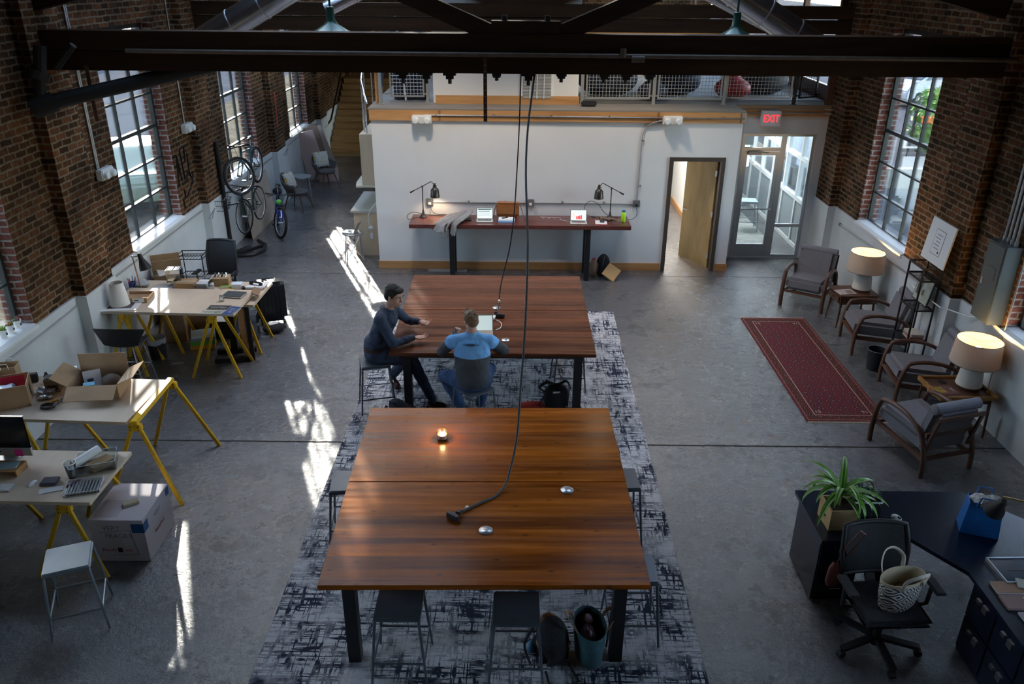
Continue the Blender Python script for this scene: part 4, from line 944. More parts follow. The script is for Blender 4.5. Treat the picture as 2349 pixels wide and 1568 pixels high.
# under the far tables
card('cardboard_box', 'tall brown carton under license plate table', (-5.08, 11.08, 0), (.3, .26, .42), .12)
openbox('cardboard_box', 'brown carton with raised flaps behind tall carton', (-4.80, 11.32, 0), .26, .26, .38, .12, (.3, .25, .3, .2), .12)
for k, (c_, h, lb) in enumerate((((.85, .32, .03), .06, 'orange board game box at bottom of stack'), ((.16, .42, .05), .08, 'green board game box in middle of stack'), ((.25, .27, .3), .05, 'grey board game box second from top of stack'), ((.7, .69, .62), .04, 'white board game box on top of stack'))):
    z = (0, .061, .142, .193)[k]; card('game_box', lb, (-4.62+.01*k, 10.83-.01*k, z), (.34, .25, h), .25+.04*k, mat('game_%d' % k, c_, .5), 'box', tape=False)['group'] = 'board game boxes stacked under table'
t = thing('milk_crate', 'dark plastic crate with papers under back table', 'crate', (-4.42, 11.22, 0), .05)
MB().bx(-.17, .17, -.15, .15, 0, .02).bx(-.17, .17, -.15, -.135, 0, .28).bx(-.17, .17, .135, .15, 0, .28).bx(-.17, -.155, -.15, .15, 0, .28).bx(.155, .17, -.15, .15, 0, .28).obj('crate', M_blackm, t); MB().bx(-.13, .13, -.11, .11, .02, .27).obj('papers', M_paper, t)
t = thing('paper_basket', 'black wire mesh basket on floor by wall under table', 'basket', (-5.31, 9.80, 0), .1)
m = MB()
for z, s_ in ((.02, .14), (.22, .18)):
    for a, b in (((-1, -.8), (1, -.8)), ((1, -.8), (1, .8)), ((1, .8), (-1, .8)), ((-1, .8), (-1, -.8))): m.cyl((a[0]*s_, a[1]*s_, z), (b[0]*s_, b[1]*s_, z), .006, n=6)
for k in range(11):
    u = k/5-1
    for s_ in (-1, 1): m.cyl((u*.14, s_*.112, .02), (u*.18, s_*.144, .22), .0025, n=5); m.cyl((s_*.14, u*.112, .02), (s_*.18, u*.144, .22), .0025, n=5)
m.obj('wires', M_black, t); MB().bx(-.13, .13, -.10, .10, .012, .016).obj('bottom', M_black, t)
t = thing('waste_bin', 'dark waste bin with clear liner under license plate table', 'bin', (-5.12, 10.42, 0)); MB().lathe([(.11, 0), (.13, .28), (.125, .28), (.105, .01), (0, .01)], n=24).obj('bin', M_blackm, t, 50)
m = MB().lathe([(.135, .24), (.137, .30), (.128, .31), (.12, .26)], n=24)
for v in m.b.verts: v.co.z += random.uniform(-.01, .02)
m.obj('liner', mat('cloudy_plastic', (.45, .46, .48), .25), t, 30)
tag(MB().prism([(-4.86, 10.19), (-4.70, 10.24), (-4.72, 10.27), (-4.85, 10.23)], .0005, .003).obj('paper_scrap', M_paper), 'torn white paper scrap on floor by game boxes', 'paper')
# suitcase
t = thing('suitcase', 'black ribbed hard suitcase standing at end of back table', 'suitcase', (-3.84, 11.74, 0), .35)
MB().bx(-.23, .23, -.15, .15, .05, .70, .06).obj('shell', mat('suitcase_shell', (.02, .025, .03), .35), t, 50)
m = MB()
for k in range(6): m.bx(-.17+k*.06, -.145+k*.06, -.158, .158, .10, .66, .004)
m.obj('ribs', mat('suitcase_shell', (.02, .025, .03), .35), t)
MB().tube([(-.09, 0, .69), (-.09, 0, .73), (.09, 0, .73), (.09, 0, .69)], .011).obj('carry_handle', M_blackm, t)
for x in (-.17, .17):
    for y in (-.1, .1): MB().cyl((x-.012, y, .027), (x+.012, y, .027), .027, n=14).cyl((x, y, .03), (x, y, .06), .012).obj('wheel', M_blackm, t)
t = thing('shoulder_bag', 'small black bag with white paper on floor by suitcase', 'bag', (-3.72, 11.36, 0), .4)
MB().sph((0, 0, .07), (.17, .13, .075), 20).obj('body', M_blackf, t, 60); MB().box((0, 0, .143), (.14, .10, .006), rz=.2).obj('paper', M_paper, t)
MB().tube([(.14, 0, .08), (.2, .1, .02), (.15, .22, .012), (.02, .2, .012)], .009).obj('strap', M_blackm, t)
actray('empty clear acrylic bin standing on floor by suitcase', (-3.83, 11.55, 0), .22, .22, .42, .15, 'acrylic_bin').location = (-3.98, 11.12, 0)
# black shell chair with chrome legs
t = thing('shell_chair', 'black shell bar chair with chrome legs at license plate table', 'chair', (-5.06, 9.50, 0), .0)
ch = mat('chrome', (.7, .7, .72), .12, 1)
def shf(u, v):
    a = (u-.5)*2; 
    if v < .5: q = v*2; return V((a*.22, .20-.34*q, .66+.03*a*a-.02*math.sin(q*PI)))
    q = (v-.5)*2; return V((a*(.22+.12*q), -.14-.10*q+.13*a*a*q, .66+.30*q+.03*a*a*(1-q)-.05*a*a*q))
m = MB().grid(shf, 18, 18); m.obj('seat_shell', M_blackm, t, 180, mods=[('SOLIDIFY', dict(thickness=.012)), ('SUBSURF', dict(levels=1, render_levels=1))])
for sx in (-1, 1):
    for sy in (-1, 1): MB().cyl((sx*.15, sy*.13-.02, .66), (sx*.23, sy*.21-.02, .0), .010).obj('leg', ch, t, 60)
m = MB(); q = .195
for a, b in (((-q, -q), (q, -q)), ((q, -q), (q, q)), ((q, q), (-q, q)), ((-q, q), (-q, -q))): m.cyl((a[0], a[1]*.9-.02, .30), (b[0], b[1]*.9-.02, .30), .008)
m.obj('foot_ring', ch, t, 60)
# --- middle table
B = openbox('cardboard_box', 'large open cardboard box with wide flaps on middle table', (-4.46, 7.66, T3), .50, .40, .165, .12, (2.05, 1.15, .0, 1.0), .19)
B.children[1]['label'] = 'front flap'
t = thing('parcel', 'white labelled carton inside the large open box', 'box', (-4.55, 7.70, T3+.012), .5); MB().box((0, 0, .11), (.17, .13, .19), rx=-.45).obj('carton', mat('parcel_pale', (.68, .62, .62), .6), t)
MB().box((.0, .0, .0), (.06, .002, .05)).obj('label', M_blackm, t, loc=(-.02, -.105, .14)).rotation_euler = (-.45, 0, 0)
tag(MB().sph((-4.36, 7.72, T3+.09), (.11, .09, .08), 18).obj('brown_pouch', mat('taupe_cloth', (.16, .12, .09), .9, bump=.3), None, 60), 'brown cloth pouch lying inside the large open box', 'pouch')
tag(MB().box((-4.52, 7.56, T3+.10), (.11, .05, .10), rz=.4, rx=.4).obj('blue_leaflet', mat('cyan_paper', (.25, .6, .8), .5)), 'light blue leaflet inside large open box', 'leaflet')
B2 = openbox('cardboard_box', 'cardboard box with red folder at left edge of middle table', (-5.28, 7.40, T3), .38, .34, .24, .42, (None, None, None, None))
B2.children[0]
MB().box((.192, .0, .12), (.002, .07, .12)).obj('shipping_mark', M_blackm, B2)
t = thing('folder', 'red folder standing in the left cardboard box', 'folder', (-5.26, 7.46, T3+.01), .42); MB().box((0, 0, .15), (.22, .03, .2), rx=-.4).obj('folder', mat('crimson', (.35, .01, .03), .4), t)
t = thing('plastic_wrap', 'crumpled bluish plastic packets inside left cardboard box', 'packets', (-5.33, 7.33, T3+.01), .42)
m = MB().bx(-.13, .13, -.09, .08, 0, .19, .01)
bmesh.ops.subdivide_edges(m.b, edges=m.b.edges, cuts=3)
for v in m.b.verts: v.co += V((random.uniform(-1, 1), random.uniform(-1, 1), random.uniform(-1, .6)))*.008; v.co.z = max(0, v.co.z)
m.obj('packets', mat('cool_plastic', (.35, .42, .5), .2), t, 30)
t = thing('paper_bag', 'open brown paper bag at wall behind left box', 'bag', (-5.50, 7.78, T3), .2)
m = MB().bx(-.10, .10, -.07, .07, 0, .004).bx(-.10, .10, -.07, -.067, 0, .24).bx(-.10, .10, .067, .07, 0, .25).bx(-.10, -.097, -.07, .07, 0, .24).bx(.097, .10, -.07, .07, 0, .24)
m.obj('bag', mat('kraft_bag', (.48, .35, .2), .85, var=.1), t)
for y in (-.072, .072): MB().tube([(-.04, y, .22), (-.035, y*1.1, .28), (.035, y*1.1, .28), (.04, y, .22)], .004).obj('handle', M_paper, t)
t = thing('tissue', 'crumpled orange paper in brown bag', 'paper', (-5.50, 7.78, T3+.10)); MB().sph((0, 0, .05), (.06, .05, .05), 12).obj('tissue', mat('orange_tissue', (.5, .22, .06), .8), t, 30)
card('small_box', 'white topped carton behind left flap of large box', (-4.90, 7.86, T3), (.2, .17, .13), .5)
tag(MB().box((-4.9, 7.86, T3+.14), (.19, .15, .014), rz=.5, bev=.002).obj('white_booklet', M_paper), 'white booklet lying on small carton, middle table', 'booklet')
t = thing('sunglasses', 'dark glasses lying on white booklet', 'glasses', (-4.9, 7.87, T3+.148), .5); MB().torus((-.025, 0, .006), .018, .003).torus((.025, 0, .006), .018, .003).cyl((-.008, 0, .006), (.008, 0, .006), .002).obj('frame', M_blackm, t)
t = thing('card_holder', 'small brown file box with black cards, middle table', 'box', (-4.97, 7.66, T3), .3); MB().bx(-.07, .07, -.06, .06, 0, .16).obj('box', mat('olive_box', (.25, .2, .13), .7), t); MB().bx(-.05, .05, -.062, -.06, .03, .09).bx(-.06, .06, -.05, .05, .16, .17).obj('cards', M_blackm, t)
tag(MB().lathe([(.028, 0), (.03, .02), (.03, .09), (.015, .11), (.015, .13), (0, .13)], (-5.13, 7.83, T3), 16, ).obj('small_bottle', M_blackm, None, 40), 'small black bottle behind left cardboard box', 'bottle')
tag(MB().box((-5.30, 7.86, T3+.05), (.09, .06, .10), rz=.3, bev=.004).obj('card_pack', M_blackm), 'black carton beside brown paper bag', 'box')
t = thing('silver_pouch', 'shiny silver pouch in front of cables, middle table', 'pouch', (-4.97, 7.47, T3), .3)
MB().sph((0, 0, .022), (.075, .045, .022), 18).obj('pouch', mat('foil', (.6, .62, .66), .2, .8, bump=.6, bs=30), t, 60)
t = thing('plastic_wrap', 'clear crumpled wrapping between small bottle and pouch', 'wrap', (-5.02, 7.60, T3), 0)
m = MB().sph((0, 0, .02), (.1, .09, .03), 14)
for v in m.b.verts: v.co += V((random.uniform(-1, 1), random.uniform(-1, 1), 0))*.02; v.co.z = max(0, v.co.z+random.uniform(-.01, .03))
m.obj('wrap', mat('cloudy_plastic', (.45, .46, .48), .25), t)
t = thing('cable_coil', 'coiled black cables at front edge of middle table', 'cable', (-4.84, 7.27, T3), 0)
for k in range(5): m = MB().torus((.004*k, .006*(k % 2), .008+.007*k), .06+.006*math.sin(k*2), .005, sc=(1.1, .8)).obj('loop', M_blackm, t)
a = cord('cable', None, [(.05, .03, .01), (.08, .12, .012), (.12, .2, .02), (.06, .24, .03), (.13, .28, .02), (.1, .18, .03), (.05, .1, .02)], .006); a.parent = t
tag(MB().box((-4.86, 7.40, T3+.008), (.03, .12, .014), rz=-.6).obj('yellow_marker', mat('pad_yellow', (.75, .48, .08), .6)), 'yellow strip beside black cables', 'marker')
# --- computer table
t = thing('computer', 'large thin desktop computer screen with silver chin, cut by left frame edge', 'computer', (-4.86, 6.47, T4), .0)
MB().bx(-.29, .29, -.0, .022, .08, .50, .006).obj('display', mat('screen_off', (.004, .004, .008), .15), t)
MB().bx(-.29, .29, -.004, .02, .08, .165).obj('chin', mat('laptop_silver', (.55, .54, .50), .35, .6), t); MB().bx(-.292, .292, .0, .024, .498, .504).obj('top_edge', mat('laptop_silver', (.55, .54, .50), .35, .6), t)
MB().bx(-.1, .1, .02, .18, 0, .008).bar((0, .12, .008), (0, .03, .2), .15, .006).obj('stand', mat('laptop_silver', (.55, .54, .50), .35, .6), t)
MB().bx(-.006, .006, -.006, -.004, .12, .134).obj('emblem', M_blackm, t); MB().box((.17, -.007, .115), (.075, .002, .075)).obj('sticky_note', mat('magenta_note', (.85, .03, .3), .6), t)
t = thing('monitor_shelf', 'low wooden riser with cards in front of computer', 'riser', (-4.86, 6.32, T4)); MB().bx(-.26, .26, -.09, .09, .05, .062).bx(-.26, -.248, -.09, .09, 0, .05).bx(.248, .26, -.09, .09, 0, .05).obj('board', M_pine, t)
tag(MB().box((-4.72, 6.32, T4+.067), (.17, .12, .006), rz=.2).obj('blue_card', mat('pale_blue', (.4, .6, .68), .5)), 'pale blue card on wooden riser', 'card')
t = thing('calculator', 'dark calculator on wooden riser', 'calculator', (-4.93, 6.33, T4+.063), .4); MB().bx(-.05, .05, -.07, .07, 0, .014, .003).obj('body', M_blackm, t)
for k in range(9): MB().bx(-.035+.027*(k % 3), -.017+.027*(k % 3), -.05+.03*(k//3), -.03+.03*(k//3), .014, .018).obj('key', mat('teal_key', (.2, .5, .55), .4), t)
t = thing('keyboard', 'white slim keyboard at front of computer table', 'keyboard', (-4.76, 6.05, T4), .0); MB().bx(-.22, .22, -.06, .06, 0, .012, .003).obj('base', mat('key_alu', (.6, .6, .6), .3, .5), t)
m = MB()
for i in range(5):
    for j in range(15): m.bx(-.208+j*.0278, -.184+j*.0278, -.05+i*.0205, -.033+i*.0205, .012, .016)
m.obj('keys', M_whitetrim, t)
t = thing('mouse', 'white computer mouse beside grey cloth', 'mouse', (-4.40, 6.12, T4), -.3); MB().sph((0, 0, .0), (.03, .055, .026), 18).obj('shell', M_whitetrim, t, 60)
tag(MB().box((-4.25, 6.15, T4+.016), (.15, .12, .026), rz=.1, bev=.01).obj('grey_wallet', mat('slate_cloth', (.10, .10, .12), .8, bump=.3)), 'folded grey cloth pouch beside mouse', 'pouch')
tag(MB().box((-4.18, 6.03, T4+.003), (.20, .08, .004), rz=.4).obj('note_card', M_paper), 'white note card under pen', 'paper')
tag(MB().cyl((-4.05, 6.07, T4+.008), (-3.99, 6.20, T4+.008), .006).obj('purple_pen', mat('purple', (.15, .01, .08), .4)), 'purple pen beside acrylic tray', 'pen')
t = thing('plastic_cup', 'wide clear plastic cup standing by acrylic tray', 'cup', (-4.09, 6.24, T4)); MB().lathe([(.035, 0), (.052, .15), (.054, .155), (.049, .155), (.033, .005), (0, .005)], n=28).obj('cup', M_acr, t, 50)
MB().torus((0, 0, .155), .053, .004).obj('rim', M_whitetrim, t); MB().lathe([(.033, .006), (.045, .10), (0, .1)], n=20).obj('contents', mat('grey_clips', (.3, .31, .33), .4, .5, bump=1, bs=60), t, 50)
t = actray('clear acrylic tray holding rolled paper and folders', (-3.95, 6.44, T4), .34, .26, .09, .35)
tag(MB().cyl((-4.12, 6.33, T4+.07), (-3.99, 6.58, T4+.09), .042, n=20).obj('paper_roll', M_paper, None, 40), 'roll of white paper lying in acrylic tray', 'roll')
t = thing('folder_stack', 'brown folders lying in acrylic tray', 'folders', (-3.90, 6.42, T4+.006), .9); 
for k in range(3): MB().box((0, .015*k, .008+.014*k), (.22, .13, .011), rz=.06*k).obj('folder', mat('tan_folder_%d' % (k % 2), (.42-.1*(k % 2), .28, .14), .7), t)
t = actray('flat clear ribbed tray at front corner of computer table', (-3.90, 6.07, T4), .30, .22, .03, .25)
m = MB()
for k in range(10): m.bx(-.135+.028*k, -.125+.028*k, -.1, .1, .004, .012)
m.obj('ribs', mat('rib_grey', (.35, .38, .42), .3), t)
# white shipping carton on the floor
t = thing('shipping_box', 'big white shipping carton on floor under computer table end', 'box', (-3.675, 6.325, 0), .0); wc = mat('white_carton', (.68, .62, .64), .7)
MB().bx(-.255, .255, -.295, .295, 0, .47, .002).obj('carton', wc, t); blu = mat('label_blue', (.02, .10, .26), .5)
MB().bx(.14, .257, -.297, -.2951, .33, .43).bx(.2551, .257, -.297, -.20, .33, .43).bx(.2551, .257, .22, .29, .37, .45).obj('corner_label', blu, t)
pc = mat('pencil', (.25, .22, .25), .8); rd = mat('print_red', (.45, .03, .05), .6)
text('VERY', .07, pc, t, (-.05, -.2962, .38), (PI/2, 0, 0), .0003); text('FRAGILE', .07, pc, t, (.01, -.2962, .29), (PI/2, 0, 0), .0003)
text('Ready', .055, rd, t, (-.11, -.2962, .13), (PI/2, 0, 0), .0003); text('ost', .055, rd, t, (.07, -.2962, .13), (PI/2, 0, 0), .0003); MB().bx(-.03, .015, -.2965, -.2955, .105, .155).obj('emblem', M_blackm, t)
text('VERY', .06, pc, t, (.2562, .0, .36), (PI/2, 0, PI/2), .0003); text('ReadyPost', .05, rd, t, (.2562, .0, .2), (PI/2, 0, PI/2), .0003)
fr = MB()
for a, b in (((-.17, .33), (.12, .36)), ((.12, .36), (.16, .08)), ((.16, .08), (-.12, .07))): fr.bar((a[0], -.2957, a[1]), (b[0], -.2957, b[1]), .003)
fr.obj('printed_frame', pc, t)
MB().bx(-.22, .0, -.25, .02, .4705, .4712).obj('printed_panel', mat('carton_grey', (.52, .48, .5), .7), t)
tag(MB().box((-3.63, 6.28, .487), (.14, .07, .03), rz=.6, bev=.003).obj('small_carton', mat('cream_card', (.55, .47, .32), .7)), 'small cream box lying on white shipping carton', 'box')
# flower pots on window sill
for k, (y, c_, lb) in enumerate(((8.28, (.25, .4, .03), 'white sill pot with yellow-green plant, nearest'), (8.42, (.5, .12, .03), 'white sill pot with orange and green plant, middle'), (8.56, (.35, .02, .12), 'white sill pot with magenta plant, farthest'))):
    t = thing('potted_plant', lb, 'plant', (-5.79, y, 1.275), 0, 'small pots on the near left window sill')
    MB().lathe([(.035, 0), (.05, .10), (.046, .10), (.03, .01), (0, .01)], n=20).obj('pot', M_whitetrim, t, 40); MB().bx(.042, .046, -.012, .012, .035, .065).obj('printed_mark', M_blackm, t)
    MB().lathe([(.044, .09), (0, .092)], n=16).obj('soil', mat('soil', (.03, .02, .012), .95), t)
    for j in range(10):
        a = j*.7+k; r = .02+.03*(j % 3)/2; cc = c_ if j % 2 else (.12, .25, .04)
        MB().prism([(-.008, 0), (.008, 0), (.006, .05), (0, .075)], -.001, .001, 'y').obj('leaf', mat('leaf_c%d_%d' % (k, j % 2), cc, .6), t, loc=(r*math.cos(a)*.5, r*math.sin(a)*.5, .09)).rotation_euler = (.5*math.sin(a), .5*math.cos(a), a)
# pale conduit line on the left band, loose bits
def linepts(x, pts, name, label, r=.009, m_=None):
    t = thing(name, label, 'conduit'); MB().tube([(x, *p) for p in pts], r).obj('pipe', m_ or M_conduit, t); return t
linepts(-5.652, [(7.6, 1.05), (7.7, 1.10), (9.6, 1.13)], 'wall_conduit', 'thin pipe along left white band by near window')
linepts(-5.652, [(10.5, 1.13), (14.15, 1.14)], 'wall_conduit', 'thin pipe along left white band above work tables')
linepts(-5.652, [(15.05, 1.13), (18.7, 1.14)], 'wall_conduit', 'thin pipe along left white band behind bicycles')
linepts(-5.652, [(19.6, 1.13), (23.2, 1.14)], 'wall_conduit', 'thin pipe along left white band near stairs')
for y, lb in ((10.86, 'twin steel conduits dropping to near left emergency light'),):
    t = thing('wall_conduit', lb, 'conduit')
    for d_ in (-.02, .02): MB().cyl((-5.68, y+.02+d_, 2.62), (-5.68, y+.02+d_, 6.3), .012).obj('pipe', M_galv, t)
t = thing('wall_conduit', 'single thin conduit dropping to emergency light between windows', 'conduit'); MB().cyl((-5.68, 14.03, 2.7), (-5.68, 14.03, 6.3), .012).obj('pipe', M_galv, t)
# graffiti on the brick between windows
gp = mat('spray_black', (.008, .008, .01), .6)
t = thing('graffiti', 'black spray paint scrawl on brick below emergency light', 'graffiti')
for pts in ([(13.42, 1.75), (13.5, 2.25), (13.58, 1.8)], [(13.45, 1.95), (13.57, 2.0)], [(13.66, 2.3), (13.7, 1.8)], [(13.66, 2.3), (13.85, 2.35), (13.83, 2.1), (13.7, 2.05)], [(13.72, 1.95), (13.88, 1.9), (13.75, 1.75), (13.9, 1.7)],
            [(13.95, 2.2), (13.93, 1.85), (14.0, 1.75)], [(13.5, 1.5), (13.7, 1.52), (13.95, 1.65), (14.1, 1.85)], [(13.5, 1.5), (13.52, 1.35)], [(13.6, 1.65), (13.62, 1.5)]):
    q_ = MB(); [q_.bar((-5.697, *a_), (-5.697, *b_), .004, .045, up=(1, 0, 0)) for a_, b_ in zip(pts, pts[1:])]; q_.obj('stroke', gp, t)
t = thing('paint_mark', 'vertical red painted mark on brick between far left windows', 'paint mark'); MB().bx(-5.551, -5.547, 19.03, 19.13, 1.75, 2.55).obj('stroke', mat('spray_red', (.5, .06, .03), .8), t)
# ================================================================= LOUNGE ALONG THE RIGHT WALL
M_gf = mat('grey_upholstery', (.20, .19, .205), .95, var=.12, vs=60, bump=.35, bs=250)
def armchair(loc, rz, label):
    t = thing('armchair', label, 'armchair', loc, rz, 'grey armchairs with curved wooden arms along right wall')
    side = [(.37, 0), (.375, .2), (.355, .42), (.31, .565), (.27, .60), (.10, .625), (-.12, .60), (-.30, .52), (-.40, .38), (-.455, .2), (-.47, 0)]
    def resample(p, n=5):
        o = []
        for i in range(len(p)-1):
            p0, p1, p2, p3 = V(p[max(i-1, 0)]), V(p[i]), V(p[i+1]), V(p[min(i+2, len(p)-1)])
            for k in range(n):
                s_ = k/n; o.append(.5*((2*p1)+(p2-p0)*s_+(2*p0-5*p1+4*p2-p3)*s_*s_+(3*p1-p0-3*p2+p3)*s_**3))
        o.append(V(p[-1])); return o
    pts = resample(side)
    for s_ in (-1, 1):
        MB().tube([(s_*.335, p.x, p.y) for p in pts], .029, 10, flat=(.85, 1.15)).obj('arm_frame', M_walnut, t, 50)
        MB().bar((s_*.31, .35, .27), (s_*.31, -.43, .20), .03, .055).obj('side_rail', M_walnut, t)
    MB().bar((-.31, .355, .27), (.31, .355, .27), .055, .03).bar((-.31, -.44, .22), (.31, -.44, .22), .05, .03).bar((-.33, -.40, .50), (.33, -.40, .50), .03, .05).bar((-.31, -.50, .74), (.31, -.50, .74), .03, .04).obj('cross_rail', M_walnut, t)
    MB().bar((-.29, -.40, .3), (-.29, -.50, .75), .04, .025).bar((.29, -.40, .3), (.29, -.50, .75), .04, .025).obj('back_frame', M_walnut, t)
    m = MB().box((0, .0, .375), (.60, .76, .20), rx=.085, bev=.05); m.obj('seat_cushion', M_gf, t, 50)
    MB().box((0, -.335, .60), (.60, .19, .54), rx=.24, bev=.065).obj('back_cushion', M_gf, t, 50)
    MB().cyl((-.29, -.40, .82), (.29, -.40, .82), .062, n=20).sph((-.29, -.40, .82), (.02, .06, .06), 14).sph((.29, -.40, .82), (.02, .06, .06), 14).obj('head_roll', M_gf, t, 60)
    return t
armchair((4.97, 12.80, 0), rad(147), 'grey armchair facing camera, nearest the glass entrance')
armchair((5.37, 11.03, 0), rad(84), 'grey armchair between far end table and shelf tower')
armchair((5.36, 9.52, 0), rad(84), 'grey armchair beside near end table, facing the rug')
armchair((4.72, 8.10, 0), .30, 'grey armchair seen from behind, nearest the camera')
M_oak = woodmat('honey_wood', (.30, .14, .03), (.48, .25, .07), (8, 8, 8), .35)
t = thing('end_table', 'walnut end table with drawer holding the farther lamp', 'table', (5.36, 11.93, 0), .05)
MB().bx(-.31, .31, -.24, .24, .53, .55, .003).obj('tabletop', M_walnut, t); MB().bx(-.29, .29, -.22, .22, .40, .529).obj('apron', M_walnut, t)
d_ = MB().bx(-.312, -.291, -.18, .18, .415, .515).obj('drawer', M_walnut, t); MB().sph((-.32, 0, .465), .012, 10).obj('knob', M_dark_metal, d_)
for sx in (-1, 1):
    for sy in (-1, 1): MB().cyl((sx*.26, sy*.19, .40), (sx*.285, sy*.21, 0), .019, .012).obj('leg', M_walnut, t)
t = thing('end_table', 'honey-edged tray end table holding the nearer lamp', 'table', (5.38, 8.68, 0), .02)
MB().bx(-.33, .33, -.27, .27, .52, .535).obj('tabletop', M_walnut, t)
m = MB().bx(-.345, .345, -.285, -.26, .515, .565).bx(-.345, .345, .26, .285, .515, .565).bx(-.345, -.32, -.26, .26, .515, .565).bx(.32, .345, -.26, .26, .515, .565)
for k in range(-1, 2): m.bx(-.35, -.30, k*.12-.02, k*.12+.02, .50, .56).bx(.30, .35, k*.12-.02, k*.12+.02, .50, .56)
m.obj('tray_rim', M_oak, t)
for sx in (-1, 1):
    for sy in (-1, 1): MB().cyl((sx*.29, sy*.23, .515), (sx*.31, sy*.25, 0), .02, .013).obj('leg', M_walnut, t)
MB().bx(-.29, .29, -.23, -.21, .44, .50).bx(-.29, .29, .21, .23, .44, .50).obj('stretcher', M_walnut, t)
M_shade = NG('linen_shade'); 
g = M_shade; g.col(g.mix(g.mr(g.noise(g.pos(scale=(1, 1, 12)), 60, 2), .3, .7), (.50, .42, .33), (.60, .52, .42))).rough(.9)
tl = g.nd('ShaderNodeBsdfTranslucent'); tl.inputs[0].default_value = (.7, .52, .32, 1)
ms = g.nd('ShaderNodeMixShader'); ms.inputs[0].default_value = .10; g.n.links.new(g.p.outputs[0], ms.inputs[1]); g.n.links.new(tl.outputs[0], ms.inputs[2]); g.n.links.new(ms.outputs[0], g.n.nodes['Material Output'].inputs[0]); M_shade = g.m
def tablelamp(loc, label, e):
    t = thing('table_lamp', label, 'lamp', loc)
    MB().lathe([(.108, 0), (.112, .02), (.112, .03)], n=32).obj('base', M_walnut, t, 40)
    MB().lathe([(.118, .03), (.125, .04), (.108, .20), (.088, .235), (.035, .255), (.028, .29), (0, .295)], n=36).obj('body', mat('ceramic_white', (.72, .68, .62), .35, bump=.2, bs=90), t, 40)
    MB().cyl((0, 0, .29), (0, 0, .38), .012).obj('stem', M_dark_metal, t)
    MB().lathe([(.235, .30), (.215, .56), (.212, .56), (.232, .30)], n=48).obj('lamp_shade', M_shade, t, 50)
    m = MB()
    for k in range(3): a = k*2.094; m.cyl((0, 0, .545), (.213*math.cos(a), .213*math.sin(a), .552), .002, n=6)
    m.torus((0, 0, .56), .2135, .003).torus((0, 0, .30), .2335, .003).obj('shade_spider', M_dark_metal, t)
    MB().lathe([(.0, .37), (.014, .38), (.03, .44), (.025, .475), (0, .49)], n=16).obj('bulb', mat('bulb_hot', (1, .82, .5), .5, emit=18), t, 60)
    lamp('lamp_light', 'POINT', (0, 0, .51), e, (1, .60, .24), .03, None, t)
    t.scale = (1.18, 1.18, 1.12); return t
tablelamp((5.48, 11.96, .55), 'white ceramic lamp with linen shade, farther one near entrance', 12)
tablelamp((5.53, 8.72, .536), 'white ceramic lamp with linen shade, nearer one on tray table', 12)
def mag(loc, rz, label, c1, c2, tx='', w=.21, h=.28):
    t = thing('magazine', label, 'magazine', loc, rz); MB().bx(-w/2, w/2, -h/2, h/2, 0, .006).obj('pages', M_paper, t)
    MB().bx(-w/2, w/2, -h/2, h/2, .0062, .0072).obj('cover', mat('mag_'+label[:12], c1, .35, var=.5, vs=30), t)
    MB().bx(-w/2+.02, w/2-.05, -h/2+.03, 0, .0073, .0078).obj('cover_picture', mat('magp_'+label[:12], c2, .35, var=.6, vs=40), t)
    if tx: text(tx, .045, mat('mag_white', (.75, .72, .68), .4), t, (0, h/2-.045, .0078), (0, 0, 0), .0003, sx=.9)
    return t
mag((5.2, 11.86, .5505), PI/2+.2, 'white and brown magazine on far walnut table', (.55, .45, .42), (.25, .16, .12), '')
mag((5.20, 8.62, .5355), -PI/2+.15, 'dark magazine with white title on tray table', (.16, .06, .05), (.4, .28, .05), 'BIKE', .22, .28)
tag(MB().lathe([(.045, 0), (.045, .01), (0, .012)], (5.28, 8.84, .5355), 20).obj('coaster', M_blackm), 'round dark coaster on tray table', 'coaster')
# shelf tower
t = thing('shelf_tower', 'slim black metal shelf tower between armchairs', 'shelf', (5.505, 10.25, 0)); a, b, H = .125, .20, 1.58
for sx in (-1, 1):
    for sy in (-1, 1): MB().bx(sx*a-.01, sx*a+.01, sy*b-.01, sy*b+.01, 0, H).obj('post', M_black, t)
for z in (.05, .52, .98, 1.40, 1.57):
    m = MB().bx(-a, a, -b-.01, -b+.01, z-.01, z+.01).bx(-a, a, b-.01, b+.01, z-.01, z+.01).bx(-a-.01, -a+.01, -b, b, z-.01, z+.01).bx(a-.01, a+.01, -b, b, z-.01, z+.01)
    if z < 1.5:
        for k in range(9): m.bx(-a, a, -b+.02+k*.045, -b+.035+k*.045, z-.002, z+.003)
    m.obj('shelf', M_black, t)
t = thing('framed_certificate', 'white framed certificate standing on top of shelf tower', 'picture', (5.60, 10.25, 1.585), 0)
m = MB().box((0, 0, .29), (.02, .62, .56), ry=.12).obj('frame', M_whitetrim, t)
def onp(cy, cz, dy, dz, mt_, nm, off=-.0115):
    q = MB().box((off, cy, cz), (.002, dy, dz)); MB().merge(q, Matrix.Translation((0, 0, .29)) @ Matrix.Rotation(.12, 4, 'Y')).obj(nm, mt_, m)
onp(0, 0, .25, .33, mat('gold_line', (.25, .20, .14), .5), 'inner_border'); onp(0, 0, .235, .315, M_paper, 'paper', -.0125)
for k in range(5): onp(.0+.02*(k % 2), .10-.045*k, .15-.02*(k % 3), .012, mat('ink_grey', (.3, .3, .32), .7), 'text_line', -.0132)
onp(-.07, -.12, .03, .03, M_blackm, 'seal', -.0132)
t = thing('framed_picture', 'black framed picture leaning on second shelf of tower', 'picture', (5.56, 10.27, 1.0), 0)
m = MB().box((0, 0, .20), (.018, .42, .36), ry=.16).obj('frame', M_black, t)
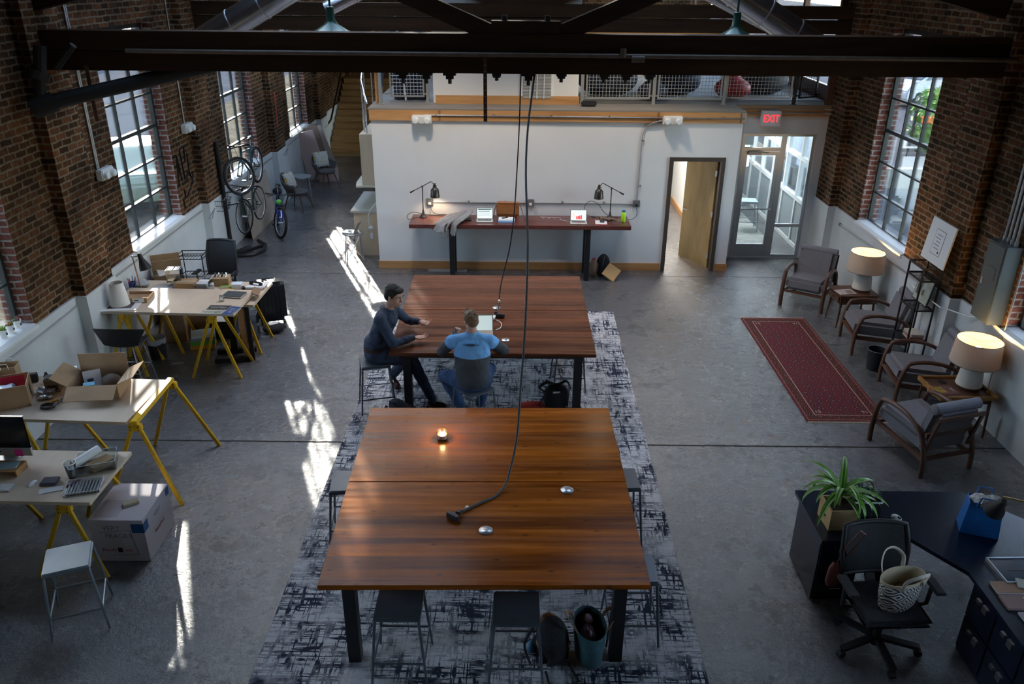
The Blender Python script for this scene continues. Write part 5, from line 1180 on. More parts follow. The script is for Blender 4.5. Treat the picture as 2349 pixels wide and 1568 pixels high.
def onq(cy, cz, dy, dz, mt_, nm, off=-.0105):
    q = MB().box((off, cy, cz), (.002, dy, dz)); MB().merge(q, Matrix.Translation((0, 0, .20)) @ Matrix.Rotation(.16, 4, 'Y')).obj(nm, mt_, m)
onq(0, 0, .39, .33, mat('pale_photo', (.42, .45, .38), .3, var=.3, vs=9), 'photo'); onq(.1, .02, .12, .22, mat('dark_photo', (.08, .08, .08), .3, var=.6, vs=20), 'dark_figure', -.0115); onq(-.02, -.03, .05, .08, mat('dark_photo', (.08, .08, .08), .3), 'dark_figure', -.0115)
for k in range(5): tag(MB().box((5.50, 10.16, .535+.022*k), (.17, .24, .02), rz=(k*3 % 5-2)*.06).obj('book', mat('book_%d' % k, [(.4, .2, .18), (.5, .45, .4), (.3, .12, .1), (.45, .3, .25), (.55, .5, .42)][k], .6)), ['dark pink book at bottom of pile in shelf tower', 'cream book second from bottom of pile in tower', 'red-brown book in middle of pile in tower', 'tan book second from top of pile in tower', 'pale cream book on top of pile in tower'][k], 'book', 'books piled in the shelf tower')
mag((5.48, 10.18, .061), .4, 'magazine lying on bottom shelf of tower', (.35, .3, .28), (.3, .1, .1), '', .17, .24)
t = thing('waste_bin', 'black waste bin on floor between two wall armchairs', 'bin', (5.12, 10.28, 0)); MB().lathe([(.11, 0), (.135, .30), (.130, .30), (.105, .01), (0, .01)], n=28).obj('bin', M_blackm, t, 50); MB().torus((0, 0, .30), .133, .005).obj('rim', mat('rim_blue', (.15, .18, .22), .3), t)
# electrical panel and conduits on right wall
t = thing('electrical_panel', 'tall grey electrical cabinet on brick above near lamp', 'cabinet'); M_panel = mat('panel_paint', (.10, .125, .135), .4, .3, var=.08, vs=3)
MB().bx(5.67, 5.87, 8.91, 9.29, 1.27, 2.24, .004).obj('cabinet', M_panel, t); d_ = MB().bx(5.662, 5.672, 8.93, 9.27, 1.29, 2.22).obj('door', M_panel, t)
MB().bx(5.655, 5.662, 9.20, 9.235, 1.70, 1.78).obj('latch', M_galv, d_); MB().bx(5.659, 5.662, 9.0, 9.16, 1.95, 1.955).bx(5.659, 5.662, 9.0, 9.004, 1.8, 1.95).obj('door_seam', M_blackm, d_)
for y in (8.97, 9.05, 9.13, 9.21): t = thing('wall_conduit', 'steel conduit rising from electrical cabinet, %s' % {8.97: 'nearest camera', 9.05: 'second nearest', 9.13: 'third nearest', 9.21: 'farthest'}[y], 'conduit', group='conduits above the electrical cabinet'); MB().cyl((5.80, y, 2.24), (5.80, y, 6.3), .018).obj('pipe', M_galv, t); MB().cyl((5.80, y, 2.24), (5.80, y, 2.30), .026).obj('collar', M_galv, t)
t = thing('wall_conduit', 'single thin conduit falling from brick to white band by lamp', 'conduit'); MB().cyl((5.84, 8.80, .4), (5.84, 8.80, 6.0), .011).obj('pipe', M_galv, t)
t = thing('wall_conduit', 'twin conduits down brick corner beside the entrance', 'conduit')
for d_ in (0, .05): MB().tube([(5.83, 14.85+d_, 1.15), (5.83, 14.85+d_, 2.72), (5.83, 14.9+d_, 2.8), (5.83, 15.0+d_, 4.4)], .014).obj('pipe', M_galv, t)
MB().bx(5.78, 5.86, 14.8, 14.93, 1.05, 1.17).obj('junction_box', M_outlet, t)
t = thing('wall_conduit', 'twin thin conduits above exit sign', 'conduit')
for z in (2.79, 2.86): MB().tube([(3.99, 15.08, z), (5.6, 15.08, z), (5.8, 15.0, z-.02), (5.83, 14.93, z-.05)], .010).obj('pipe', M_galv, t)
t = thing('wall_conduit', 'thin pipe along right white band behind armchairs', 'conduit'); MB().tube([(5.81, 14.0, 1.02), (5.81, 12.6, 1.06), (5.81, 10.8, 1.08)], .009).tube([(5.81, 14.0, 1.02), (5.82, 14.06, 1.02)], .03).obj('pipe', M_conduit, t)
t = thing('wall_conduit', 'white pipe hugging pilaster beside shelf tower', 'conduit'); MB().tube([(5.80, 10.70, 1.10), (5.59, 10.64, 1.12), (5.595, 9.84, 1.12), (5.66, 9.80, 1.12), (5.80, 9.5, 1.13), (5.82, 9.32, 1.2)], .009).obj('pipe', M_whitetrim, t)
# ================================================================= BLACK L-DESK, BOTTOM RIGHT
M_dk = mat('black_laminate', (.008, .014, .03), .25, var=.1, vs=3)  # blue of the window reflection is put into the black
t = thing('corner_desk', 'black corner desk with drawer pedestals at bottom right', 'desk')
MB().prism([(2.62, 5.50), (2.62, 6.23), (4.16, 6.23), (4.75, 5.55), (4.75, 4.35), (3.66, 4.35), (3.67, 5.12), (3.28, 5.70), (3.05, 5.72), (3.04, 5.50)], .705, .74, 'z').obj('desktop', M_dk, t)
p = MB().bx(2.66, 3.02, 5.60, 6.19, .02, .704).obj('pedestal', M_dk, t); M_chr = mat('handle_metal', (.5, .5, .48), .25, .9)
for k, (z0, z1) in enumerate(((.03, .32), (.33, .50), (.51, .69))):
    f = MB().bx(2.67, 3.01, 5.582, 5.599, z0, z1).obj('drawer', M_dk, p); MB().tube([(2.79, 5.58, (z0+z1)/2), (2.79, 5.56, (z0+z1)/2), (2.89, 5.56, (z0+z1)/2), (2.89, 5.58, (z0+z1)/2)], .006).obj('drawer_handle', M_chr, f)
p = MB().bx(3.705, 4.3, 4.36, 5.06, .0, .704).obj('pedestal', M_dk, t)
for y0_, y1_ in ((4.37, 4.70), (4.72, 5.05)):
    for k, (z0, z1) in enumerate(((.05, .36), (.38, .69))):
        f = MB().bx(3.688, 3.704, y0_, y1_, z0, z1).obj('drawer', M_dk, p); yc = (y0_+y1_)/2
        MB().bx(3.676, 3.688, yc-.07, yc-.01, z1-.12, z1-.06).bx(3.676, 3.688, yc+.03, yc+.08, z1-.10, z1-.07).obj('drawer_handle', M_chr, f)
MB().bx(3.3, 3.42, 5.80, 5.92, 0, .704).bx(3.10, 4.1, 6.12, 6.14, .3, .704).bx(4.25, 4.6, 5.2, 5.3, 0, .704).obj('desk_leg', M_dk, t)
D = .741
# planter crate with striped-leaf plant
t = thing('potted_plant', 'striped spiky plant in pale wooden crate on black desk', 'plant', (2.83, 5.76, D), .05); cr = woodmat('crate_wood', (.42, .27, .12), (.6, .42, .2), (4, 4, 4), .6)
MB().bx(-.12, .12, -.12, -.105, 0, .20).bx(-.12, .12, .105, .12, 0, .20).bx(-.12, -.105, -.105, .105, 0, .20).bx(.105, .12, -.105, .105, 0, .20).bx(-.105, .105, -.105, .105, 0, .01).obj('crate', cr, t)
MB().bx(-.104, .104, -.104, .104, .01, .17).obj('soil', mat('soil', (.03, .02, .012), .95), t); MB().bx(-.125, -.1205, -.03, .03, .08, .10).obj('hand_hole', M_blackm, t)
g = NG('striped_leaf'); X = g.nd('ShaderNodeSeparateXYZ', i_0=g.pos('UV')).outputs[0]
e_ = g.math('ABSOLUTE', g.math('SUBTRACT', X, .5)); g.col(g.mix(g.mr(e_, .10, .16), (.03, .12, .02), g.mix(g.mr(e_, .3, .34), (.22, .42, .05), (.10, .26, .03)))).rough(.45); M_leaf = g.m
def leafblade(L, w, az, el, droop, base, mt=None):
    m = MB(); n = 12; uv = m.b.loops.layers.uv.new('UVMap'); rows = []
    p = V(base); d = el
    for i in range(n+1):
        s_ = i/n; ww = w*math.sin(min(1, s_*2.2+.25)*PI/2)*(1-s_**3)+.0015; dx = V((math.cos(az), math.sin(az), 0)); sd = V((-math.sin(az), math.cos(az), 0)); up = V((0, 0, 1)).cross(sd) if 0 else V((0, 0, 1))
        rows.append([m.b.verts.new(p+sd*ww*k+V((0, 0, abs(k)*ww*.35))) for k in (-1, -.5, 0, .5, 1)])
        p = p + (dx*math.cos(d)+V((0, 0, math.sin(d))))*(L/n); d -= droop/n*(1+s_)
    for i in range(n):
        for k in range(4):
            f = m.b.faces.new((rows[i][k], rows[i][k+1], rows[i+1][k+1], rows[i+1][k]))
            for lp, u in zip(f.loops, (k/4, (k+1)/4, (k+1)/4, k/4)): lp[uv].uv = (u, i/n)
    return m
rnd = random.Random(4)
MB().cyl((.0, .02, .15), (.01, .03, .33), .014, .010).obj('stem', mat('stem_green', (.15, .2, .05), .7), t)
for k in range(22):
    az = k*2.4+rnd.uniform(-.3, .3); el = rnd.uniform(.25, 1.3)
    leafblade(rnd.uniform(.36, .50), rnd.uniform(.024, .032), az, el, rnd.uniform(1.0, 1.9), (.01, .03, .24+.08*k/26)).obj('leaf', M_leaf, t, 180)
t = thing('potted_plant', 'small dark green bushy plant in black square planter', 'plant', (3.12, 5.96, D), .0)
MB().bx(-.12, .12, -.12, -.112, 0, .15).bx(-.12, .12, .112, .12, 0, .15).bx(-.12, -.112, -.112, .112, 0, .15).bx(.112, .12, -.112, .112, 0, .15).bx(-.11, .11, -.11, .11, 0, .12).obj('planter', M_blackm, t); MB().bx(-.125, .125, -.125, -.12, .14, .155).bx(.12, .125, -.12, .125, .14, .155).bx(-.125, .12, .12, .125, .14, .155).obj('planter_rim', M_whitetrim, t)
dg_ = mat('dark_leaf', (.02, .08, .02), .5)
for k in range(34):
    az = k*2.4; leafblade(rnd.uniform(.09, .16), rnd.uniform(.012, .018), az, rnd.uniform(.3, 1.4), 1.0, (.05*math.cos(k), .05*math.sin(k), .12+.06*rnd.random())).obj('leaf', dg_, t, 180)
t = thing('desk_clock', 'small white desk gadget with dark face right of plants', 'clock', (3.36, 5.78, D), .5); MB().sph((0, 0, .03), (.035, .05, .03), 18).obj('body', M_whitetrim, t, 60); MB().sph((.0, -.02, .045), (.018, .022, .017), 14).obj('face', M_blackm, t, 60)
tag(MB().box((2.90, 5.57, D+.028), (.12, .06, .05), rz=.1, bev=.006).obj('brown_box', mat('mauve_box', (.2, .14, .13), .6)), 'small brown block at desk edge under plant crate', 'box')
# blue tote bag
t = thing('shopping_bag', 'bright blue shopping bag with white tissue on black desk', 'bag', (4.02, 5.68, D), -.35); M_blue = mat('vivid_blue', (.01, .13, .42), .45, var=.15, vs=12, bump=.3, bs=25)
m = MB(); P4 = [(-.15, -.10), (.15, -.10), (.15, .10), (-.15, .10)]; P5 = [(-.125, -.075), (.125, -.075), (.125, .075), (-.125, .075)]
A = [m.b.verts.new((x, y, 0)) for x, y in P4]; B_ = [m.b.verts.new((x, y, .30)) for x, y in P5]; m.b.faces.new(A[::-1])
for k in range(4): m.b.faces.new((A[k], A[(k+1) % 4], B_[(k+1) % 4], B_[k]))
m.obj('body', M_blue, t, mods=[('SOLIDIFY', dict(thickness=.004)), ])
tis = mat('tissue_white', (.75, .72, .7), .8)
for x, y, z, r in ((-.05, .0, .30, .07), (.05, .01, .31, .06), (.0, -.03, .29, .07), (.10, .0, .29, .045)):
    q = MB().sph((x, y, z), (r, r*.8, r*.6), 12)
    for v in q.b.verts: v.co += V((rnd.uniform(-1, 1), rnd.uniform(-1, 1), rnd.uniform(-1, 1)))*.014
    q.obj('tissue', tis, t)
for y in (-.078, .078): MB().tube([(-.07, y, .27), (-.05, y*1.2, .37), (.05, y*1.2, .37), (.07, y, .27)], .008, 6).obj('handle', M_blue, t)
t = thing('desk_lamp', 'black bell-shaped lamp head on thin brass arm over blue bag', 'lamp', (4.68, 5.25, D))
MB().lathe([(.09, 0), (.09, .012), (.02, .03)], n=24).obj('base', M_blackm, t); MB().cyl((0, 0, .02), (-.02, .0, .45), .008).cyl((-.02, 0, .45), (-.66, .24, .47), .008).obj('arm', mat('brass', (.5, .35, .12), .3, .8), t)
MB().lathe([(.02, .09), (.035, .07), (.04, .02), (.075, -.05), (.085, -.09), (.08, -.09), (.07, -.05), (.03, .02)], (0, 0, 0), 24, Matrix.Translation((-.68, .23, .39)) @ Matrix.Rotation(.5, 4, 'X')).obj('lamp_shade', M_blackm, t, 50)
# trays and papers on right wing
t = thing('display_tray', 'flat glass-topped tray lying on black desk', 'tray', (4.07, 5.13, D), .03)
m = MB()
for a, b, c, d_ in ((-.19, .19, -.15, -.138), (-.19, .19, .138, .15), (-.19, -.178, -.138, .138), (.178, .19, -.138, .138)): m.bx(a, b, c, d_, 0, .03)
m.obj('frame', mat('steel_frame', (.4, .42, .45), .3, .8), t); MB().bx(-.178, .178, -.138, .138, .0, .018).obj('panel', mat('slate_glass', (.05, .08, .12), .1), t); MB().bx(-.08, .08, -.006, .006, .018, .02).obj('pen', M_blackm, t)
def book(loc, rz, w, h, th, c, label, name='notebook', cat='notebook', page=True):
    t = thing(name, label, cat, loc, rz); MB().bx(-w/2, w/2, -h/2, h/2, 0, th*.2).bx(-w/2, w/2, -h/2, h/2, th*.8, th).obj('cover', mat('bk_%d_%d_%d' % tuple(int(x*255) for x in c), c, .5), t)
    MB().bx(-w/2+.004, w/2-.004, -h/2+.004, h/2-.004, th*.2, th*.8).obj('pages', M_paper, t); return t
book((3.88, 4.93, D), -.02, .24, .13, .022, (.35, .2, .12), 'tan notebook on right wing of black desk')
book((4.03, 4.95, D+.0225), -.3, .15, .11, .012, (.5, .5, .42), 'cream printed card booklet resting on tan notebook', 'booklet', 'booklet')
t = thing('carton', 'flat dusty-pink parcel with two white labels on black desk', 'box', (3.92, 4.77, D), -.02); MB().bx(-.17, .17, -.075, .075, 0, .02).obj('carton', mat('pink_card', (.30, .20, .18), .7), t); MB().bx(.0, .10, .0, .05, .0201, .021).obj('label', M_paper, t); MB().bx(.05, .15, -.055, -.01, .0201, .021).obj('label', M_paper, t)
book((3.95, 4.58, D), .02, .30, .18, .015, (.30, .26, .32), 'large mauve folder at bottom right on black desk', 'folder', 'folder')
t = thing('acrylic_stand', 'leaning clear acrylic sign stand at right frame edge', 'stand', (3.92, 4.42, D), .5); MB().box((0, 0, .12), (.16, .006, .24), rx=.4).obj('panel', M_acr, t); MB().bx(-.08, .08, -.06, .06, 0, .006).obj('foot', M_acr, t)
tag(MB().box((4.10, 4.62, D+.03), (.14, .05, .02), rz=-.9).obj('blue_wallet', mat('blue_folder', (.25, .5, .8), .6)), 'small blue wallet lying on mauve folder', 'wallet')
# chair with tote
OC = office_chair((3.02, 5.06, 0), PI+.05, 'black mesh office chair with patterned tote on its seat', .97); OC.scale = (1.12, 1.08, 1)
g = NG('tote_pattern'); P = g.pos(); s3 = g.nd('ShaderNodeSeparateXYZ', i_0=P)
def tri(v, p): return g.math('ABSOLUTE', g.math('SUBTRACT', g.math('FRACT', g.math('MULTIPLY', v, p)), .5))
u_ = g.math('ADD', s3.outputs[0], g.math('MULTIPLY', s3.outputs[1], .9)); dd = g.math('ADD', tri(u_, 9), tri(s3.outputs[2], 9)); st1 = g.math('FRACT', g.math('MULTIPLY', dd, 4))
g.col(g.mix(g.mr(st1, .45, .55), (.03, .03, .04), (.50, .45, .38))).rough(.85); M_tote = g.m
t = thing('tote_bag', 'black and white geometric tote bag sitting on office chair', 'bag', (3.07, 4.99, .512), .35); n = 26
def ring(z, a, b, f=1): return [(a*math.cos(2*PI*k/n)*(1 if abs(math.cos(2*PI*k/n)) > .7 else 1), b*math.sin(2*PI*k/n), z) for k in range(n)]
def loft(rings, cap=True):
    m = MB(); R_ = [[m.b.verts.new(p) for p in r] for r in rings]
    for A, B_ in zip(R_, R_[1:]):
        for k in range(len(A)): m.b.faces.new((A[k], A[(k+1) % len(A)], B_[(k+1) % len(A)], B_[k]))
    if cap: m.b.faces.new(R_[0][::-1])
    return m
loft([ring(0, .13, .07), ring(.03, .155, .085), ring(.14, .175, .095), ring(.25, .185, .10)]).obj('body', M_tote, t, 40, mods=[('SOLIDIFY', dict(thickness=.004))])
loft([ring(.25, .186, .101), ring(.275, .188, .102), ring(.275, .18, .095), ring(.06, .15, .08), ring(.03, .05, .04)], False).obj('lining', mat('cream_lining', (.5, .42, .28), .85), t, 40)
for s_ in (-1, 1): MB().tube([(-.09, s_*.098, .24), (-.10, s_*.12, .34), (-.04, s_*.16, .40), (.04, s_*.16, .40), (.10, s_*.12, .34), (.09, s_*.098, .24)], .012, 8, flat=(1.2, .4)).obj('handle', mat('cream_webbing', (.55, .5, .42), .8), t, 60)
t.scale = (1.08, 1.08, 1.08); MB().box((0, 0, .10), (.16, .08, .10), rz=.3).obj('contents', mat('amber_cloth', (.35, .2, .06), .8), t)
t = thing('handbag', 'small red-brown bag hanging from chair back by pedestal', 'bag', (2.70, 5.33, .0), .1)
loft([ring(.42, .055, .03), ring(.46, .07, .04), ring(.60, .06, .035), ring(.66, .03, .02)]).obj('body', mat('oxblood', (.14, .03, .02), .45, bump=.3), t, 40); MB().tube([(0, 0, .64), (.05, -.02, .85), (.12, -.04, 1.0), (.16, -.05, .97), (.09, -.03, .80), (.03, 0, .64)], .007).obj('strap', mat('oxblood', (.14, .03, .02), .45), t)
# ================================================================= PEOPLE
M_skin = mat('skin', (.56, .31, .22), .5, var=.06, vs=10)
M_skin2 = mat('skin_pale', (.60, .36, .28), .5, var=.06, vs=10)
VOX = lambda v, s_=4: [('REMESH', dict(mode='VOXEL', voxel_size=v, use_smooth_shade=True)), ('SMOOTH', dict(factor=.5, iterations=s_))]
tx_ = bpy.data.textures.new('folds', 'CLOUDS'); tx_.noise_scale = .09; tx_.noise_depth = 2
CLO = lambda v, s_=5, k=.030: VOX(v, s_)+[('DISPLACE', dict(texture=tx_, strength=k, mid_level=.45, texture_coords='LOCAL'))]
def limb(m, pts, rs, n=14):
    for (a, b), (r, q) in zip(zip(pts, pts[1:]), zip(rs, rs[1:])): m.cap(a, b, r, q, n)
    return m
def hand(m, wrist, dirv, upv, curl=.4, side=1, spread=.12, thumb=.7, s=1.0):
    """palm plus five capsule fingers; dirv = pointing direction, upv = back of the hand, side = thumb side sign along dirv x upv"""
    w = V(wrist); d = V(dirv).normalized(); u = V(upv); u = (u-d*u.dot(d)).normalized(); r = d.cross(u)*side
    pc = w+d*.052*s
    M = Matrix((d, r, u)).transposed().to_4x4()
    m.sph(pc, (.052*s, .040*s, .016*s), 14, M); m.sph(pc+d*.02*s, (.036*s, .040*s, .014*s), 14, M)
    for k, (off, L) in enumerate(((.031, .070), (.011, .078), (-.010, .072), (-.029, .058))):
        p = w+d*.088*s+r*off*s; a = spread*(1.5-k)*.6
        fd = (d*math.cos(a)+r*math.sin(a)).normalized(); c = curl*(1+.12*k); rad_ = .0088*s
        for j, sl in enumerate((.42, .32, .26)):
            q = p+(fd*math.cos(c*(j+.4))-u*math.sin(c*(j+.4)))*L*sl*s
            m.cap(p, q, rad_, rad_*.93, 8); p = q; rad_ *= .93
    p = w+d*.028*s+r*.030*s; td = (d*math.cos(thumb)+r*math.sin(thumb)-u*.15).normalized()
    q = p+td*.036*s; m.cap(p, q, .0115*s, .0095*s, 8); td2 = (td+d*.35).normalized(); m.cap(q, q+td2*.03*s, .0095*s, .008*s, 8)
def head(m, c, f, u=(0, 0, 1), s=1.0):
    """skull, jaw, nose, ears, neck socket; f = facing direction"""
    c = V(c); f = V(f).normalized(); u = V(u); u = (u-f*u.dot(f)).normalized(); r = f.cross(u)
    M = Matrix((f, r, u)).transposed().to_4x4(); P = lambda a, b, z: c+f*a*s+r*b*s+u*z*s
    m.sph(P(-.008, 0, .03), (.098*s, .076*s, .092*s), 20, M); m.sph(P(.030, 0, -.03), (.062*s, .060*s, .085*s), 18, M)
    m.sph(P(.052, 0, -.083), (.030*s, .032*s, .026*s), 12, M)
    m.cap(P(.088, 0, .020), P(.106, 0, -.020), .008*s, .0115*s, 8); 
    for b in (-1, 1):
        m.sph(P(.096, b*.010, -.024), .0075*s, 8); m.sph(P(-.005, b*.079, -.005), (.020*s, .008*s, .032*s), 12, M)
        m.sph(P(.058, b*.042, -.018), (.024*s, .020*s, .022*s), 10, M)
        m.sph(P(.083, b*.034, .032), (.014*s, .024*s, .007*s), 10, M)
    m.sph(P(.087, 0, -.056), (.012*s, .024*s, .006*s), 10, M); m.sph(P(.085, 0, -.066), (.011*s, .021*s, .007*s), 10, M)
    return M, P
def face(P, M, t, s=1.0, brow=(.03, .02, .015), iris=(.05, .04, .03)):
    for b in (-1, 1):
        e = MB().sph(P(.079, b*.033, .012), (.008*s, .0125*s, .0065*s), 12, M).obj('eye', mat('eye_white', (.7, .68, .66), .2), t, 60)
        MB().sph(P(.0855, b*.033, .012), (.003*s, .0058*s, .0058*s), 10, M).obj('iris', mat('iris_dark', iris, .1), e, 60)
        MB().sph(P(.092, b*.034, .036), (.006*s, .021*s, .0045*s), 10, M).obj('eyebrow', mat('brow_%d' % int(brow[0]*100), brow, .9), t, 60)
    MB().sph(P(.0955, 0, -.061), (.005*s, .021*s, .005*s), 10, M).obj('mouth', mat('lips', (.33, .10, .08), .5), t, 60)
# ---------- man on the left, dark shirt
t = thing('person', 'man in dark blue shirt and jeans on stool, hands open over table', 'person')
H, N, HC = V((-1.73, 9.08, .76)), V((-1.56, 9.10, 1.34)), V((-1.475, 9.08, 1.49))
SR, SL = V((-1.63, 8.915, 1.265)), V((-1.545, 9.30, 1.27)); ER, EL = V((-1.46, 8.83, .995)), V((-1.37, 9.47, 1.03)); WR, WL = V((-1.235, 9.03, .985)), V((-1.21, 9.40, 1.035))
HR, HL_ = H+V((.02, -.10, -.02)), H+V((.02, .10, -.02)); KR, KL = V((-1.27, 8.99, .70)), V((-1.30, 9.34, .66)); AR, AL = V((-1.06, 9.05, .15)), V((-1.62, 9.62, .20))
FR, FL = V((-.93, 9.03, .05)), V((-1.56, 9.52, .13))
ff = V((.86, -.40, -.22))
HC = HC+V((.01, 0, .015)); b = MB(); M, P = head(b, HC, ff, (.15, 0, 1), 1.12); b.cap(HC+V((-.03, .005, -.06)), N+V((0, 0, -.05)), .056, .062, 14)
limb(b, [H, H.lerp(N, .5), N-V((.01, 0, .12))], [.12, .11, .095]); limb(b, [SR, ER, WR], [.05, .04, .027]); limb(b, [SL, EL, WL], [.05, .04, .027]); limb(b, [SR, SL], [.05, .05])
limb(b, [HR, KR, AR], [.08, .055, .036]); limb(b, [HL_, KL, AL], [.08, .055, .036])
hand(b, WR, (.92, .30, -.05), (.1, .1, -1), .22, -1, .16, .85, 1.08); hand(b, WL, (.93, -.25, -.08), (-.05, .5, -.8), .45, 1, .16, .9, 1.08)
b.obj('body', M_skin, t, 180, mods=VOX(.0055, 3)); face(P, M, t, 1.12)
# shirt
m = MB(); m.cap(H+V((0, 0, .03)), H+V((.01, 0, .12)), .148, .150, 18); m.cap(H+V((0, -.04, .1)), N+V((.0, -.05, -.13)), .128, .125, 18); m.cap(H+V((0, .04, .1)), N+V((.0, .05, -.13)), .128, .125, 18); m.cap(N+V((.01, -.03, -.12)), N+V((-.01, -.01, -.045)), .09, .074, 16); m.cap(N+V((.01, .03, -.12)), N+V((-.01, .01, -.045)), .09, .074, 16); m.cap(N-V((.02, 0, .1)), N-V((.015, 0, .03)), .09, .072, 16)
m.merge(MB().sph((0, 0, 0), (.118, .165, .16), 20), Matrix.Translation(H+V((.02, 0, .14)))); m.merge(MB().sph((0, 0, 0), (.122, .185, .17), 20), Matrix.Translation(H.lerp(N, .62)) @ Matrix.Rotation(.22, 4, 'Y'))
m.merge(MB().sph((0, 0, 0), (.115, .19, .10), 20), Matrix.Translation(N+V((-.035, 0, -.11)))); limb(m, [SR, ER, WR-V((.02, .01, 0))], [.075, .055, .042], 16); limb(m, [SL, EL, WL-V((.02, -.01, 0))], [.075, .055, .042], 16); limb(m, [SR, N+V((-.02, 0, -.035)), SL], [.07, .075, .07])
M_shirt = mat('navy_shirt', (.022, .036, .070), .8, var=.25, vs=9, bump=.5, bs=14)
m.obj('shirt', M_shirt, t, 180, mods=CLO(.009, 5))
m = MB().tube([N+V((.0+.070*math.cos(a), .070*math.sin(a), .012-.03*max(0, math.cos(a)))) for a in [k*PI/8 for k in range(16)]], .019, 8, closed=True); m.obj('collar', M_shirt, t, 60)
m = MB()
for k in range(4): p = N.lerp(H, .16+.12*k)+V((.118+.022*min(k, 2), -.0, .0)); m.sph(p, .0075, 8)
m.obj('button', mat('button_pale', (.5, .55, .6), .4), t)
for W_, d_ in ((WR, (.92, .30, -.05)), (WL, (.93, -.25, -.08))): d_ = V(d_).normalized(); MB().cyl(W_-d_*.05, W_-d_*.004, .043, .040, 18).obj('cuff', M_shirt, t, 50)
# trousers
M_jean = mat('dark_denim', (.022, .034, .065), .9, var=.25, vs=12, bump=.35, bs=30)
m = MB(); m.merge(MB().sph((0, 0, 0), (.15, .185, .12), 20), Matrix.Translation(H+V((.0, 0, -.01)))); limb(m, [HR+V((-.02, 0, 0)), KR, AR+V((.01, 0, -.03))], [.105, .078, .060], 16); limb(m, [HL_+V((-.02, 0, 0)), KL, AL+V((0, 0, -.02))], [.105, .078, .060], 16)
m.obj('jeans', M_jean, t, 180, mods=CLO(.010, 5))
MB().merge(MB().lathe([(.146, -.02), (.150, 0), (.146, .02)], n=32), Matrix.Translation(H+V((.0, 0, .07))) @ Matrix.Diagonal((1, 1.16, 1, 1))).obj('belt', mat('brown_belt', (.07, .03, .015), .4), t, 50)
M_shoe = mat('burgundy_shoe', (.055, .018, .014), .18)
def shoe(a, f, t, mt, L=.27, up=(0, 0, 1)):
    a, f = V(a), V(f).normalized(); u = V(up); u = (u-f*u.dot(f)).normalized(); r = f.cross(u); M_ = Matrix((f, r, u)).transposed().to_4x4()
    m = MB().sph(a+f*.0-u*.055, (.062, .042, .05), 14, M_).sph(a+f*.10-u*.075, (.095, .045, .035), 16, M_).sph(a+f*.155-u*.082, (.055, .046, .028), 14, M_)
    o = m.obj('shoe', mt, t, 180, mods=VOX(.008, 3))
    MB().merge(MB().bx(-.07, .20, -.042, .042, -.115, -.10, .006), Matrix.Translation(a) @ M_).obj('sole', M_blackm, o)
    MB().cap(a+u*.03, a-u*.04, .043, .040).obj('sock', mat('grey_sock', (.2, .24, .3), .9), t, 60)
shoe(AR+V((.01, .0, -.025)), (.9, -.25, 0), t, M_shoe); shoe(AL+V((0, 0, -.03)), (.45, -.85, -.15), t, M_shoe)
# hair, short and dark
def hair(P, M, t, mt, s=1.0, tuft=False, r=random.Random(3)):
    m = MB().sph(P(-.018, 0, .048), (.098*s, .083*s, .086*s), 22, M).sph(P(-.052, 0, .0), (.058*s, .076*s, .072*s), 16, M).sph(P(.05, 0, .092), (.045*s, .062*s, .030*s), 14, M)
    for b in (-1, 1): m.sph(P(-.0, b*.068, .032), (.035*s, .016*s, .045*s), 10, M)
    for k in range(70):
        a = r.uniform(0, 2*PI); z = r.uniform(.35, 1); q = math.sqrt(1-z*z); p = P(-.018+.095*q*math.cos(a), .08*q*math.sin(a), .048+.085*z)
        d = (M.to_3x3() @ V((.8, .15, .25))); m.cap(p-d*.01, p+d*.014, .011, .006, 6)
    if tuft:
        for b in (-.03, -.015, .0, .015, .028): m.cap(P(.050, b, .100), P(.068, b*1.15, .136+.008*math.cos(b*90)), .014, .004, 7)
    m.obj('hair', mt, t, 180, mods=[('REMESH', dict(mode='VOXEL', voxel_size=.006, use_smooth_shade=True)), ('SMOOTH', dict(factor=.5, iterations=1))])
hair(P, M, t, mat('black_hair', (.012, .009, .008), .75, var=.4, vs=60, bump=.6, bs=90), 1.12)
# ---------- man in the two-tone jacket, seen from behind
t = thing('person', 'man seen from behind in light blue and charcoal jacket at laptop', 'person')
H, N, HC = V((-.48, 8.33, .76)), V((-.49, 8.44, 1.31)), V((-.50, 8.43, 1.475))
SR, SL = V((-.30, 8.43, 1.225)), V((-.69, 8.42, 1.22)); ER, EL = V((-.12, 8.72, .975)), V((-.86, 8.66, .975)); WR, WL = V((-.30, 8.98, .955)), V((-.72, 8.90, 1.08))
HR, HL_ = H+V((.10, .02, -.02)), H+V((-.10, .02, -.02)); KR, KL = V((-.30, 8.78, .70)), V((-.84, 8.66, .66)); AR, AL = V((-.42, 8.86, .17)), V((-.66, 8.80, .15))
ff = V((-.55, .82, -.12))
b = MB(); M, P = head(b, HC, ff, (.05, -.05, 1), .97); b.cap(HC+V((.01, -.01, -.06)), N+V((0, 0, -.05)), .056, .062, 14)
limb(b, [H, H.lerp(N, .5), N-V((0, 0, .12))], [.12, .115, .11]); limb(b, [SR, ER, WR], [.05, .04, .027]); limb(b, [SL, EL, WL], [.05, .04, .027]); limb(b, [SR, SL], [.06, .06])
limb(b, [HR, KR, AR], [.08, .055, .04]); limb(b, [HL_, KL, AL], [.08, .055, .04])
hand(b, WR, (-.1, .98, .0), (0, 0, 1), .3, 1); hand(b, WL, (.35, -.1, .93), (-.3, .9, .1), .9, 1, .05)
b.obj('body', M_skin2, t, 180, mods=VOX(.0055, 3)); face(P, M, t, .97, (.20, .12, .06))
